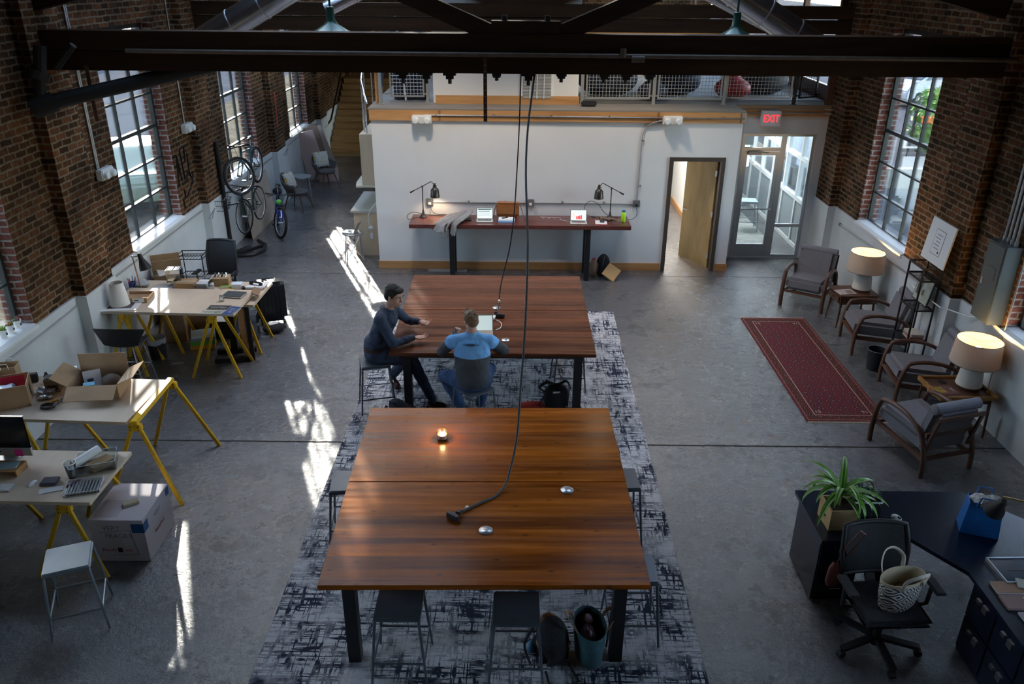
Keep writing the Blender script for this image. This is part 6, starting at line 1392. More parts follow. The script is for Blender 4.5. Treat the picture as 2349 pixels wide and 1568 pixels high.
M_char = mat('charcoal_softshell', (.045, .052, .062), .8, var=.15, vs=7, bump=.4, bs=12); M_sky = mat('sky_softshell', (.17, .42, .78), .75, bump=.3, bs=10)
m = MB(); T_ = lambda c, r, ry=0, rx=0: m.merge(MB().sph((0, 0, 0), r, 22), Matrix.Translation(c) @ Matrix.Rotation(rx, 4, 'X'))
T_(H+V((0, -.005, .07)), (.185, .145, .15)); T_(H+V((0, .02, .20)), (.185, .135, .2)); T_(H.lerp(N, .55), (.215, .145, .18)); T_(N+V((0, -.03, -.13)), (.212, .13, .11))
T_(H+V((0, -.01, -.01)), (.19, .15, .10)); m.cap(H+V((-.06, 0, .05)), N+V((-.075, -.02, -.15)), .14, .125, 18); m.cap(H+V((.06, 0, .05)), N+V((.075, -.02, -.15)), .14, .125, 18)
limb(m, [SR+V((.02, 0, 0)), ER, WR-V((-.01, .03, 0))], [.078, .060, .043], 16); limb(m, [SL-V((.02, 0, 0)), EL, WL], [.078, .060, .043], 16); limb(m, [SR, N+V((0, -.02, -.04)), SL], [.07, .08, .07])
g = NG('two_tone'); s3 = g.nd('ShaderNodeSeparateXYZ', i_0=g.pos()); ax = g.math('ABSOLUTE', g.math('ADD', s3.outputs[0], .49))
lim = g.math('ADD', 1.075, g.math('MULTIPLY', g.mr(ax, .21, .36, 0, 1), .17)); fac = g.mr(g.math('SUBTRACT', s3.outputs[2], lim), -.003, .003)
seam = g.math('ABSOLUTE', g.math('SUBTRACT', g.math('ADD', ax, g.math('MULTIPLY', g.math('SUBTRACT', 1.30, s3.outputs[2]), -.55)), .075))
c_ = g.mix(fac, (.042, .05, .06), (.16, .42, .80)); c_ = g.mix(g.math('MULTIPLY', g.mr(seam, .002, .005, .35, 0), fac), c_, (.05, .14, .3))
g.col(c_).rough(.75).bump(g.noise(g.pos(), 11, 3), .4, .02); m.obj('jacket', g.m, t, 180, mods=CLO(.009, 5, .02))
MB().lathe([(.084, -.03), (.076, .015), (.070, .035), (.064, .033), (.066, 0)], N+V((0, -.005, .0)), 28).obj('jacket_collar', M_sky, t, 60)
text('CAROLINA', .036, mat('navy_print', (.02, .04, .12), .7), t, (N.x, N.y-.150, 1.232), (rad(66), 0, 0), .006)
M_jean2 = mat('mid_denim', (.035, .075, .16), .9, var=.3, vs=10, bump=.35, bs=30)
m = MB(); m.merge(MB().sph((0, 0, 0), (.19, .155, .11), 20), Matrix.Translation(H+V((0, 0, -.02)))); limb(m, [HR, KR, AR], [.108, .080, .060], 16); limb(m, [HL_, KL, AL], [.108, .080, .060], 16)
m.obj('jeans', M_jean2, t, 180, mods=CLO(.010, 5))
M_snk = mat('dark_sneaker', (.03, .03, .035), .5)
shoe(AR+V((0, 0, -.03)), (.1, .95, 0), t, M_snk); shoe(AL+V((0, 0, -.02)), (.3, .9, 0), t, M_snk)
hair(P, M, t, mat('light_brown_hair', (.16, .09, .045), .55, var=.4, vs=60, bump=.6, bs=90), .97, True, random.Random(9))
# ================================================================= BAGS ON THE FLOOR
def backpack(loc, rz, label, mt, s=1.0, lean=.0, strapm=None):
    t = thing('backpack', label, 'backpack', loc, rz)
    def T(m): return MB().merge(m, Matrix.Rotation(lean, 4, 'X') @ Matrix.Scale(s, 4))
    m = MB().sph((0, 0, .22), (.16, .10, .22), 20).bx(-.15, .15, -.09, .09, .02, .30, .05); T(m).obj('body', mt, t, 50)
    T(MB().bx(-.12, .12, -.15, -.07, .04, .22, .03)).obj('front_pocket', mt, t, 50)
    for x in (-.08, .08): T(MB().tube([(x, .08, .40), (x*1.1, .16, .34), (x*1.2, .17, .2), (x*1.3, .10, .05)], .022, 8, flat=(1, .35))).obj('shoulder_strap', strapm or mt, t, 60)
    T(MB().tube([(-.04, .05, .42), (-.03, .05, .47), (.03, .05, .47), (.04, .05, .42)], .008)).obj('grab_handle', mt, t)
    return t
backpack((-1.30, 8.60, .011), 2.5, 'black backpack leaning by left leg of far table', M_blackf, 1.05, -.45)
t = thing('duffel_bag', 'slumped black bag with open top by right leg of far table', 'bag', (.54, 9.02, .011), .1)
m = MB().sph((0, 0, .17), (.17, .13, .19), 22).bx(-.15, .15, -.10, .10, 0, .2, .05)
for v in m.b.verts: v.co += V((rnd.uniform(-1, 1), rnd.uniform(-1, 1), 0))*.006
m.obj('body', M_blackf, t, 60); MB().tube([(-.15, 0, .25), (-.22, -.02, .32), (-.12, -.02, .40), (0, 0, .34), (.12, -.02, .40), (.18, 0, .28)], .022, 8, flat=(1, .5)).obj('flap', M_blackf, t, 60)
MB().tube([(-.16, -.05, .22), (-.24, -.08, .10), (-.17, -.10, .05)], .008).obj('strap', M_blackf, t); MB().bx(-.06, .03, -.115, -.105, .28, .30).obj('white_label', M_paper, t)
tag(MB().sph((.27, 9.02, .05), (.22, .09, .045), 20).obj('red_pouch', mat('coral_red', (.75, .07, .05), .6), None, 60), 'coral red pouch on carpet between the two big tables', 'pouch')
t = thing('backpack', 'black and brown backpack on carpet by near table leg', 'backpack', (.33, 4.90, .011), .3)
MB().sph((0, 0, .2), (.13, .16, .2), 22).bx(-.11, .11, -.13, .13, .0, .2, .04).obj('body', M_blackf, t, 60); MB().sph((-.01, .08, .32), (.08, .07, .06), 14).obj('brown_top', M_leather, t, 60)
MB().tube([(-.1, .1, .3), (-.22, .05, .16), (-.2, -.06, .03)], .014, 8, flat=(1, .4)).obj('strap', M_blackf, t); MB().bx(-.13, -.12, -.03, .03, .16, .20).obj('buckle', mat('gold_buckle', (.6, .4, .1), .3, .8), t)
MB().tube([(-.10, -.14, .012), (-.12, -.3, .012), (0, -.38, .012), (.12, -.3, .012), (.1, -.12, .02)], .010).obj('loop_strap', M_blackf, t)
tag(MB().sph((.16, 4.96, .06), (.04, .05, .05), 14).obj('blue_pouch', mat('aqua', (.06, .2, .3), .5), None, 60), 'small teal pouch against black backpack', 'pouch')
t = thing('tote_bag', 'teal open tote bag with tan handles on carpet by table leg', 'bag', (.63, 4.93, .011), .12); M_teal = mat('teal_canvas', (.05, .13, .15), .8, var=.2, vs=12, bump=.3)
loft([ring(0, .09, .16), ring(.03, .11, .18), ring(.18, .12, .20), ring(.34, .13, .20)]).obj('body', M_teal, t, 50, mods=[('SOLIDIFY', dict(thickness=.005))])
for s_ in (-1, 1): MB().tube([(s_*.115, -.08, .32), (s_*.16, -.09, .42), (s_*.20, -.02, .46), (s_*.16, .06, .42), (s_*.115, .08, .32)], .013, 8, flat=(1.2, .4)).obj('handle', mat('tan_handle', (.45, .26, .14), .6), t, 60)
m = MB().sph((-.01, -.02, .20), (.06, .13, .11), 16).sph((.0, .10, .27), (.05, .06, .06), 12)
for v in m.b.verts: v.co += V((rnd.uniform(-1, 1), rnd.uniform(-1, 1), rnd.uniform(-1, 1)))*.008
m.obj('pink_cloth', mat('lilac_cloth', (.42, .28, .34), .9), t, 60)
t = thing('backpack', 'black backpack on floor under right end of wall desk', 'backpack', (1.62, 14.05, 0), .2)
MB().sph((0, 0, .2), (.13, .12, .21), 20).bx(-.11, .11, -.1, .1, 0, .2, .04).obj('body', M_blackf, t, 60); MB().tube([(-.1, -.1, .08), (-.06, -.14, .25), (0, -.08, .40)], .02, 8, flat=(1, .4)).tube([(.1, -.1, .08), (.06, -.14, .25), (0, -.08, .40)], .02, 8, flat=(1, .4)).obj('strap', M_blackm, t, 60)
t = thing('cloth_bag', 'crumpled tan cloth bag wedged by wall desk leg', 'bag', (1.44, 13.98, 0), 0)
m = MB().sph((0, 0, .17), (.075, .09, .18), 16)
for v in m.b.verts: v.co += V((rnd.uniform(-1, 1), rnd.uniform(-1, 1), 0))*.012; v.co.z = max(v.co.z, 0)
m.obj('body', mat('tan_cloth', (.22, .15, .10), .9, bump=.4, bs=30), t, 60); MB().sph((0, .0, .33), (.04, .04, .03), 10).obj('red_lining', mat('crimson', (.35, .01, .03), .4), t, 60)
t = thing('paper_parcel', 'tan padded envelope leaning on backpack under wall desk', 'parcel', (1.75, 13.82, 0), -.4); MB().box((0, 0, .14), (.26, .03, .26), rx=-.75, ry=.5, bev=.008).obj('parcel', mat('tan_parcel', (.55, .32, .12), .6), t)
t = thing('floor_plate', 'pale rectangular floor outlet strip under wall desk', 'floor plate'); MB().bx(-1.62, -.90, 14.16, 14.30, .0005, .006).obj('plate', mat('plate_grey', (.4, .42, .45), .4, .3), t)
# ================================================================= BICYCLES
def bicycle(loc, rz, label, frame, r=.335, steer=.0, pitch=0, roll=0, tyre=.028, bag=False, basket=False, rim=(.5, .5, .5), drop=False):
    """local: x forward, z up, origin on the ground midway between the wheels"""
    t = thing('bicycle', label, 'bicycle', loc); t.rotation_euler = (roll, pitch, rz); wb = .52
    fm = mat('bike_paint_%d%d%d' % tuple(int(c*99) for c in frame), frame, .3, .2); bk = M_blackm; sil = M_galv
    rear, bb, seat, head_, hub = V((-wb+.06, 0, r)), V((-.06, 0, .28)), V((-.22, 0, .78)), V((.34, 0, .76)), V((wb, 0, r))
    head2 = V((.375, 0, .64))
    MB().cyl(bb, seat, .016).cyl(seat-V((-.005, 0, .06)), head_, .016).cyl(bb, head2, .018).cyl(head_, head2, .021).obj('frame', fm, t, 60)
    m = MB()
    for s_ in (-1, 1): m.cyl(bb+V((0, s_*.03, 0)), rear+V((0, s_*.055, 0)), .009).cyl(seat-V((0, 0, .08))+V((0, s_*.02, 0)), rear+V((0, s_*.055, 0)), .008)
    m.obj('stays', fm, t, 60)
    S = Matrix.Translation(head2) @ Matrix.Rotation(steer, 4, V((-.28, 0, 1)).normalized()) @ Matrix.Translation(-head2)
    def F(m): return MB().merge(m, S)
    m = MB()
    for s_ in (-1, 1): m.cyl(head2+V((.01, s_*.02, -.02)), head2+V((.03, s_*.055, -.06)), .014).cyl(head2+V((.03, s_*.055, -.06)), hub+V((0, s_*.055, 0)), .011)
    F(m).obj('fork', fm, t, 60)
    def wheel(c, name, X=None):
        m = MB().torus(c, r-tyre, tyre, 'y', 44, 8); 
        if X: m = MB().merge(m, X)
        w = m.obj(name, mat('rubber', (.015, .015, .015), .85), t, 60)
        m = MB().torus(c, r-tyre*2.1, .009, 'y', 44, 6); m = MB().merge(m, X) if X else m; m.obj('rim', mat('rim_%d' % int(rim[0]*10), rim, .3, .8), w, 60)
        m = MB().cyl(c+V((0, -.05, 0)), c+V((0, .05, 0)), .018)
        for k in range(16):
            a = k*PI/8; m.cyl(c+V((0, .03*(-1)**k, 0)), c+V(((r-tyre*2)*math.cos(a), 0, (r-tyre*2)*math.sin(a))), .0016, n=4)
        m = MB().merge(m, X) if X else m; m.obj('spokes', sil, w)
    wheel(rear, 'rear_wheel'); wheel(hub, 'front_wheel', S)
    m = MB().cyl(head_, head_+V((-.02, 0, .09)), .016).cyl(head_+V((-.02, 0, .09)), head_+V((.05, 0, .12)), .014)
    hb = [(.02, -.30, .02), (.045, -.2, .015), (.06, 0, 0), (.045, .2, .015), (.02, .30, .02)] if not drop else [(.0, -.2, -.10), (.10, -.21, -.09), (.12, -.2, 0), (.05, -.18, .01), (.05, 0, 0), (.05, .18, .01), (.12, .2, 0), (.10, .21, -.09), (.0, .2, -.10)]
    m.tube([head_+V((x, y, z+.12)) for x, y, z in hb], .012, 8); F(m).obj('handlebar', bk, t, 60)
    m = MB()
    for s_ in (-1, 1): m.cyl(head_+V((.02, s_*.30, .14)), head_+V((.035, s_*.22, .135)), .017).bar(head_+V((.08, s_*.16, .12)), head_+V((.07, s_*.27, .09)), .012)
    m.tube([head_+V((.07, .12, .12)), head_+V((.18, .05, .14)), head_+V((.1, 0, -.05)), head2+V((-.05, 0, 0))], .004, 5); F(m).obj('grips', bk, t, 60)
    MB().cyl(seat, seat+V((-.025, 0, .11)), .013).obj('seatpost', sil, t, 60)
    MB().sph(seat+V((-.09, 0, .135)), (.09, .07, .03), 16).sph(seat+V((.03, 0, .13)), (.11, .028, .022), 14).obj('saddle', bk, t, 60)
    m = MB().cyl(bb+V((0, -.055, 0)), bb+V((0, .055, 0)), .02).torus(bb+V((0, -.045, 0)), .085, .007, 'y', 28, 6).bar(bb+V((0, -.06, 0)), bb+V((.12, -.06, -.12)), .022, .012).bar(bb+V((0, .06, 0)), bb+V((-.12, .06, .12)), .022, .012)
    m.obj('crankset', sil, t, 50); MB().box(bb+V((.12, -.105, -.12)), (.09, .08, .02)).obj('pedal', bk, t); MB().box(bb+V((-.12, .105, .12)), (.09, .08, .02)).obj('pedal', bk, t)
    MB().bar(bb+V((0, -.045, .08)), rear+V((0, -.045, .035)), .006).bar(bb+V((0, -.045, -.08)), rear+V((0, -.045, -.035)), .006).lathe([(.045, -.006), (.045, .006)], rear+V((0, -.045, 0)), 16, Matrix.Rotation(PI/2, 4, 'X')).obj('chain', bk, t)
    if bag:
        MB().sph(seat+V((-.22, 0, -.02)), (.15, .10, .08), 16).obj('rear_bag', M_blackf, t, 60)
        MB().sph(head_+V((.05, 0, -.03)), (.05, .06, .06), 12).obj('green_light', mat('bike_green', (.12, .55, .08), .4), t, 60); MB().cyl(bb+V((-.02, .05, 0)), V((-.12, .22, .02)), .009).obj('kickstand', sil, t)
    if basket:
        m = MB(); c = head_+V((.20, 0, .02))
        for z, s_ in ((-.10, .12), (0, .14), (.10, .16)):
            for a, b in (((-1, -1), (1, -1)), ((1, -1), (1, 1)), ((1, 1), (-1, 1)), ((-1, 1), (-1, -1))): m.cyl(c+V((a[0]*s_*.8, a[1]*s_, z)), c+V((b[0]*s_*.8, b[1]*s_, z)), .004, n=5)
        for k in range(7):
            u = k/3-1
            for s_ in (-1, 1): m.cyl(c+V((u*.096, s_*.12, -.10)), c+V((u*.128, s_*.16, .10)), .0022, n=4).cyl(c+V((s_*.096, u*.12, -.10)), c+V((s_*.128, u*.16, .10)), .0022, n=4)
            m.cyl(c+V((u*.096, -.12, -.10)), c+V((u*.096, .12, -.10)), .0022, n=4)
        F(m).obj('basket', bk, t)
    return t
bicycle((-5.12, 15.40, 1.23), -PI/2, 'mountain bicycle hanging on upper arms of rack, in front of window', (.03, .12, .16), .36, -.55, rim=(.45, .45, .45))
bicycle((-5.22, 15.50, .45), -PI/2-.05, 'slim dark bicycle on lower arms of rack with wire basket', (.02, .06, .06), .34, .85, tyre=.016, rim=(.75, .75, .75), basket=False)
bicycle((-5.06, 16.62, .0), -PI/2+.30, 'blue bicycle with black rear bag standing on the floor', (.02, .05, .45), .33, .35, bag=True, rim=(.7, .7, .7), roll=-.08)
t = thing('bike_rack', 'black vertical bicycle stand with curved foot by left wall', 'bike rack')
MB().tube([(-5.50, 14.88, 2.22), (-5.50, 14.88, .18), (-5.46, 15.0, .06), (-5.30, 15.35, .045)], .045, 12).obj('post', M_black, t, 60)
MB().tube([(-5.50, 15.05, .035), (-5.35, 14.85, .035), (-5.10, 14.95, .035), (-4.98, 15.25, .035), (-5.06, 15.6, .035), (-5.28, 15.85, .035)], .033, 12).bar((-5.45, 14.95, .035), (-5.1, 15.5, .035), .05).obj('curved_foot', M_black, t, 60)
for z in (2.05, 1.80, 1.26, 1.02): MB().tube([(-5.50, 14.9, z), (-5.36, 15.0, z), (-5.14, 15.3, z+.03)], .014, 8).obj('arm', M_black, t, 60)
t = thing('wire_basket', 'empty square wire basket hung beside bike rack post', 'basket', (-5.46, 14.62, 1.02)); m = MB()
for z, s_ in ((0, .12), (.1, .15), (.2, .17)):
    for a, b in (((-1, -1), (1, -1)), ((1, -1), (1, 1)), ((1, 1), (-1, 1)), ((-1, 1), (-1, -1))): m.cyl((a[0]*s_*.8, a[1]*s_, z), (b[0]*s_*.8, b[1]*s_, z), .0045, n=5)
for k in range(8):
    u = k/3.5-1
    for s_ in (-1, 1): m.cyl((u*.096, s_*.12, 0), (u*.136, s_*.17, .2), .0025, n=4).cyl((s_*.096, u*.12, 0), (s_*.136, u*.17, .2), .0025, n=4)
m.obj('wires', M_black, t)
for y, z, lb in ((14.75, 1.16, 'small wall hook bracket left of bike rack'), (19.0, 1.12, 'small wall hook bracket beyond blue bicycle'), (13.9, 1.05, 'small wall hook bracket by window two sill')):
    tag(MB().bar((-5.46, y, z), (-5.42, y+.25, z+.12), .015).bar((-5.42, y+.05, z-.02), (-5.40, y+.15, z+.12), .012).obj('wall_bracket', M_conduit), lb, 'bracket')
# ================================================================= FAR LEFT CORNER
M_felt = mat('taupe_felt', (.13, .118, .11), .9, var=.1, vs=30)
def tubchair(loc, rz, label):
    t = thing('tub_chair', label, 'armchair', loc, rz, 'taupe shell armchairs in far left corner')
    m = MB(); rows = []
    n = 26
    for i in range(n+1):
        a = -PI*.12+(PI*1.24)*i/n     # opening faces +y
        cx, cy = math.cos(a), -math.sin(a); back = max(0, math.sin(a))
        hh = .64+.20*back**2; row = []
        for j in range(7):
            v = j/6; rr = .22+.10*min(1, v*1.6); row.append(m.b.verts.new((cx*rr*1.0, cy*(rr+.05*v*back), .38+(hh-.38)*v)))
        rows.append(row)
    for i in range(n):
        for j in range(6): m.b.faces.new((rows[i][j], rows[i+1][j], rows[i+1][j+1], rows[i][j+1]))
    m.obj('shell', M_felt, t, 180, mods=[('SOLIDIFY', dict(thickness=.03)), ('SUBSURF', dict(levels=1, render_levels=1))])
    MB().lathe([(0, .36), (.22, .37), (.25, .40), (.25, .44), (.20, .465), (0, .47)], n=28).obj('seat', M_felt, t, 60)
    for sx in (-1, 1):
        for sy in (-1, 1): MB().cyl((sx*.15, sy*.15, .37), (sx*.25, sy*.25, 0), .019, .011).obj('leg', M_walnut, t, 60)
    return t
tubchair((-5.06, 18.35, 0), -PI/2-.25, 'taupe shell armchair nearer the blue bicycle'); tubchair((-4.88, 20.5, 0), -PI/2-.75, 'taupe shell armchair farther back by cardboard')
M_pil = NG('dotted_cushion'); g = M_pil; vo = g.nd('ShaderNodeTexVoronoi', i_Vector=g.pos(scale=(1, .3, 1)), i_Scale=16.); vo.inputs['Randomness'].default_value = .3
hs_ = g.nd('ShaderNodeSeparateColor', i_0=vo.outputs[1]); cc_ = g.mix(g.mr(hs_.outputs[0], .45, .5), (.45, .45, .43), (.55, .38, .05)); cc_ = g.mix(g.mr(hs_.outputs[1], .6, .65), cc_, (.12, .12, .12))
g.col(g.mix(g.mr(vo.outputs[0], .42, .48, 0, 1), cc_, (.6, .58, .52))).rough(.9); M_pil = g.m
def cushion(loc, rot, label):
    m = MB().bx(-.2, .2, -.03, .03, -.2, .2); bmesh.ops.subdivide_edges(m.b, edges=m.b.edges, cuts=5, use_grid_fill=True)
    for v in m.b.verts: k = (1-(v.co.x/.2)**4)*(1-(v.co.z/.2)**4); v.co.y *= .35+2.0*max(0, k)**.5
    o = m.obj('cushion', M_pil, None, 180); o.location = loc; o.rotation_euler = rot; return tag(o, label, 'cushion', None)
cushion((-5.22, 18.40, .66), (-.3, 0, PI/2-.25), 'dotted cushion in the nearer taupe armchair'); cushion((-4.99, 20.62, .68), (-.25, 0, PI/2-.9), 'yellow and grey dotted cushion in the farther taupe armchair')
t = thing('side_table', 'small round glass side table between taupe armchairs', 'table', (-5.27, 19.50, 0)); MB().lathe([(.27, .50), (.27, .512), (0, .513)], n=36).obj('glass_top', mat('frosted_top', (.4, .46, .46), .1, .1), t, 50)
for k in range(3): a = k*2.1; MB().cyl((.2*math.cos(a), .2*math.sin(a), .5), (.24*math.cos(a), .24*math.sin(a), 0), .009).obj('leg', M_galv, t)
t = thing('plywood_sheet', 'tan plywood sheet leaning on white band behind blue bicycle', 'board', (-5.54, 16.9, .0)); MB().bar((.10, 0, 0), (-.02, 0, 1.08), 1.75, .018, up=(1, 0, 0)).obj('sheet', mat('tan_board', (.45, .36, .28), .7, var=.12, vs=2), t)
for k, (y, h, c_) in enumerate(((21.3, 1.25, 'pinkish board leaning on wall near stairs, nearest'), (21.7, 1.3, 'brown board leaning on wall near stairs, middle'), (22.2, 1.2, 'pale board leaning on wall near stairs, farthest'))):
    t = thing('leaning_board', c_, 'board', (-5.54, y, 0), 0, 'boards leaning near the stairs'); MB().bar((.30+.05*k, 0, 0), (.0, 0, h), .04, .5, up=(1, 0, 0)).obj('board', mat('board_%d' % k, [(.48, .36, .32), (.25, .17, .13), (.5, .4, .34)][k], .7), t)
card('cardboard_box', 'flat pale carton on floor behind farther taupe chair', (-4.98, 21.3, 0), (.5, .5, .28), .2, mat('board_0', (.48, .36, .32), .7))
# stair rails
t = thing('handrail', 'dark wall handrail beside pine stairs', 'handrail'); MB().tube([(-5.55, 23.6, .95), (-5.55, 24.1, .95), (-5.50, 24.4, 1.05), (-5.50, 27.5, 2.85)], .028).tube([(-5.55, 23.6, .95), (-5.62, 23.6, .9)], .02).obj('rail', M_dark_metal, t)
t = thing('spiral_railing', 'chrome curved railing with upright bars left of loft', 'railing'); cr_ = mat('chrome', (.7, .7, .72), .12, 1)
rp = [(-2.66, 14.75, 2.95), (-2.74, 15.0, 3.05), (-2.86, 15.4, 3.25), (-2.90, 15.9, 3.5), (-2.84, 16.4, 3.75), (-2.7, 16.8, 3.95)]
MB().tube(rp, .022, 10).obj('top_rail', cr_, t, 60)
for p in rp[1:]: 
    MB().cyl((p[0], p[1], 1.65), p, .012).obj('baluster', cr_, t, 60)
MB().cyl((-2.82, 15.2, 1.65), (-2.82, 15.2, 3.14), .016).obj('baluster', cr_, t, 60)
# kitchen cupboards left of the office block
t = thing('kitchen_cabinet', 'maple counter cabinet at left corner of white office', 'cabinet'); MB().bx(-3.12, -2.56, 15.08, 16.5, .0, .86).obj('cabinet', M_maple, t); MB().bx(-3.17, -2.55, 15.04, 16.55, .86, .90).obj('countertop', mat('pale_laminate', (.50, .48, .42), .35), t)
MB().bx(-3.125, -3.12, 15.1, 15.78, .03, .84).bx(-3.125, -3.12, 15.80, 16.48, .03, .84).obj('door', M_maple, t)
t = thing('wall_cabinet', 'maple upper cabinet above counter with pale shelf under it', 'cabinet'); MB().bx(-2.88, -2.56, 14.95, 16.6, 1.42, 2.36).obj('cabinet', M_maple, t); MB().bx(-2.93, -2.88, 15.2, 16.3, 1.5, 2.3).obj('side_panel', M_walnut, t)
MB().prism([(-3.0, 14.93), (-2.56, 14.93), (-2.56, 16.6), (-3.04, 16.6), (-3.04, 15.2)], 1.38, 1.42, 'z').obj('bottom_shelf', mat('cream_shelf', (.66, .62, .48), .5), t)
t = thing('power_strip', 'white plug hanging on cable in front of maple counter', 'plug'); cord('cable', None, [(-2.58, 15.02, 1.15), (-2.72, 15.01, 1.0), (-2.80, 15.0, .88), (-2.81, 15.0, .6), (-2.78, 15.0, .5)], .006, M_whitetrim).parent = t
MB().box((-2.78, 15.0, .42), (.05, .03, .12), bev=.008).sph((-2.79, 15.0, .58), (.05, .03, .04), 12).obj('adapter', M_whitetrim, t)
t = thing('folding_stool', 'folding round-top stool with crossed legs near maple counter', 'stool', (-3.05, 14.56, 0), .3)
MB().lathe([(.20, .60), (.20, .62), (0, .621)], n=32).obj('seat', mat('stool_grey', (.25, .26, .27), .3, .4), t, 50)
for s_ in (-1, 1): MB().cyl((s_*.13, -.12, .6), (-s_*.0+s_*.16, -.16, 0), .009).cyl((s_*.13, .12, .6), (s_*.16, .16, 0), .009).cyl((s_*.16, -.15, .12), (-s_*.145, .14, .5), .006).obj('leg', M_galv, t)
t = thing('laptop', 'open white laptop sitting on folding round stool', 'laptop', (-3.08, 14.56, .622), -.2); MB().box((-.03, 0, .008), (.24, .2, .014), bev=.003).obj('base', M_whitetrim, t); MB().box((.13, 0, .11), (.006, .2, .22), ry=.45).obj('lid', M_galv, t); MB().cyl((-.05, 0, .015), (.0, 0, .02), .025).obj('touchpad', M_galv, t)
# ================================================================= LOFT
M_mesh = mat('fence_steel', (.42, .42, .40), .35, .5); M_meshd = mat('fence_dark', (.02, .02, .022), .5, .4)
def fence(x0, x1, y, label, mt=M_mesh, z0=3.02, z1=4.0, pt=None, rz=0):
    t = thing('fence_panel', label, 'railing', (x0, y, 0), rz, 'square mesh railing panels on the loft'); w = x1-x0; m = MB()
    m.bx(0, w, -.015, .015, z0, z0+.03).bx(0, w, -.015, .015, z1-.03, z1).bx(0, .03, -.015, .015, z0, z1).bx(w-.03, w, -.015, .015, z0, z1); m.bx(-.09, 0, -.012, .012, z0+.04, z0+.07).bx(w, w+.09, -.012, .012, z0+.04, z0+.07); m.obj('panel_frame', mt, t)
    m = MB(); k = .06; n_ = int(w/k)
    for i in range(1, n_): m.cyl((i*w/n_, 0, z0), (i*w/n_, 0, z1), .0045, n=5, cap=False)
    n_ = int((z1-z0)/k)
    for i in range(1, n_): m.cyl((0, 0, z0+i*(z1-z0)/n_), (w, 0, z0+i*(z1-z0)/n_), .0045, n=5, cap=False)
    m.obj('wire_mesh', mt, t); return t
fence(1.24, 2.40, 15.02, 'mesh railing panel next to white loft box, before dark beanbag'); fence(2.53, 3.68, 15.02, 'middle mesh railing panel on right side of loft'); fence(3.79, 4.98, 15.16, 'mesh railing panel in front of red beanbag'); fence(5.14, 5.58, 15.22, 'narrow dark mesh railing panel by brick corner', M_meshd, rz=.5)
fence(-2.28, -1.66, 15.02, 'mesh railing panel at left end of loft in front of blue bags')
for x, y, lb in ((2.46, 15.0, 'steel railing post between first and second loft panels'), (3.73, 15.04, 'steel railing post between second and third loft panels'), (5.04, 15.16, 'dark railing post right of exit sign'), (-1.60, 15.0, 'steel railing post left of white loft box'), (-2.42, 14.8, 'grey railing post at left corner of loft'), (1.17, 14.95, 'steel railing post touching right end of white loft box')):
    tag(MB().bx(x-.028, x+.028, y-.028, y+.028, 2.926, 4.05).bx(x-.06, x+.06, y-.05, y+.05, 2.926, 2.935).obj('railing_post', M_meshd if x > 5 else M_mesh), lb, 'post')
tag(MB().bx(-2.52, -2.47, 14.86, 14.92, 2.926, 4.3).obj('wooden_post', M_pine), 'pine post at left corner of loft', 'post')
t = thing('vent_grille', 'white louvred return-air grille on white loft box', 'vent'); 
MB().bx(.06, .66, 14.895, 14.918, 2.98, 4.2).obj('frame', M_whitetrim, t); MB().bx(.11, .61, 14.889, 14.895, 3.03, 4.15).obj('backing', mat('grille_grey', (.33, .32, .3), .6), t)
m = MB()
for k in range(44): m.box((.36, 14.886, 3.04+k*.025), (.5, .012, .004), rx=.5)
m.obj('slat', mat('slat_grey', (.5, .5, .48), .5), t); m = MB()
for x in (.235, .36, .485): m.bx(x-.008, x+.008, 14.874, 14.889, 3.03, 4.15)
m.obj('mullion', M_whitetrim, t)
tag(MB().box((1.28, 14.72, 2.975), (.27, .12, .09), bev=.02).obj('loft_speaker', M_blackm), 'small black speaker lying on loft edge', 'speaker')  # black speaker box
def beanbag(loc, s, label, mt, rz=0):
    t = thing('beanbag', label, 'beanbag', loc, rz); m = MB().sph((0, 0, .30), (.55, .5, .32), 28).sph((0, .18, .45), (.36, .26, .26), 20); m = MB().merge(m, Matrix.Scale(s, 4))
    for v in m.b.verts: v.co.z = max(v.co.z, 0)
    m.obj('cushion', mt, t, 180, mods=VOX(.03, 6)); return t
M_navy = mat('navy_canvas', (.012, .018, .04), .8, var=.2, vs=5, bump=.3, bs=12); M_net = mat('charcoal_net', (.035, .038, .042), .8, var=.5, vs=30); M_redb = mat('red_vinyl', (.42, .012, .015), .5, var=.15, vs=5)
beanbag((1.72, 16.0, 2.942), 1.05, 'dark navy beanbag behind left mesh railing panel', M_navy); beanbag((2.52, 15.55, 2.942), .50, 'dark navy beanbag between first and second railing panels', M_navy)
beanbag((3.12, 16.3, 2.942), .80, 'dark navy beanbag behind middle railing panel', M_navy); beanbag((3.5, 17.5, 2.942), .6, 'charcoal net beanbag farther behind middle railing panel', M_net)
beanbag((4.05, 15.75, 2.942), .62, 'bright red beanbag at loft railing above entrance', M_redb); beanbag((4.85, 16.5, 2.942), .85, 'charcoal net beanbag right of red beanbag', M_net); beanbag((3.2, 19.5, 2.942), .7, 'red beanbag at back of loft', M_redb)
t = thing('folded_umbrella', 'folded navy parasols with white pole behind left loft railing', 'parasol', (-1.98, 15.4, 2.926))
for x in (-.18, .02, .22): MB().lathe([(.10, .0), (.12, .1), (.11, .5), (.07, 1.2), (.02, 1.5)], (x, 0, 0), 14).obj('canopy', M_navy, t, 40)
MB().cyl((-.05, -.14, 0), (-.18, -.14, 1.5), .018).obj('pole', M_whitetrim, t); MB().cyl((-.55, -.1, 0.1), (-.32, 0, 1.3), .05).obj('spare_pole', mat('blue_cover', (.05, .09, .16), .7), t)
for x, lb in ((-.95, 'left'),): pass
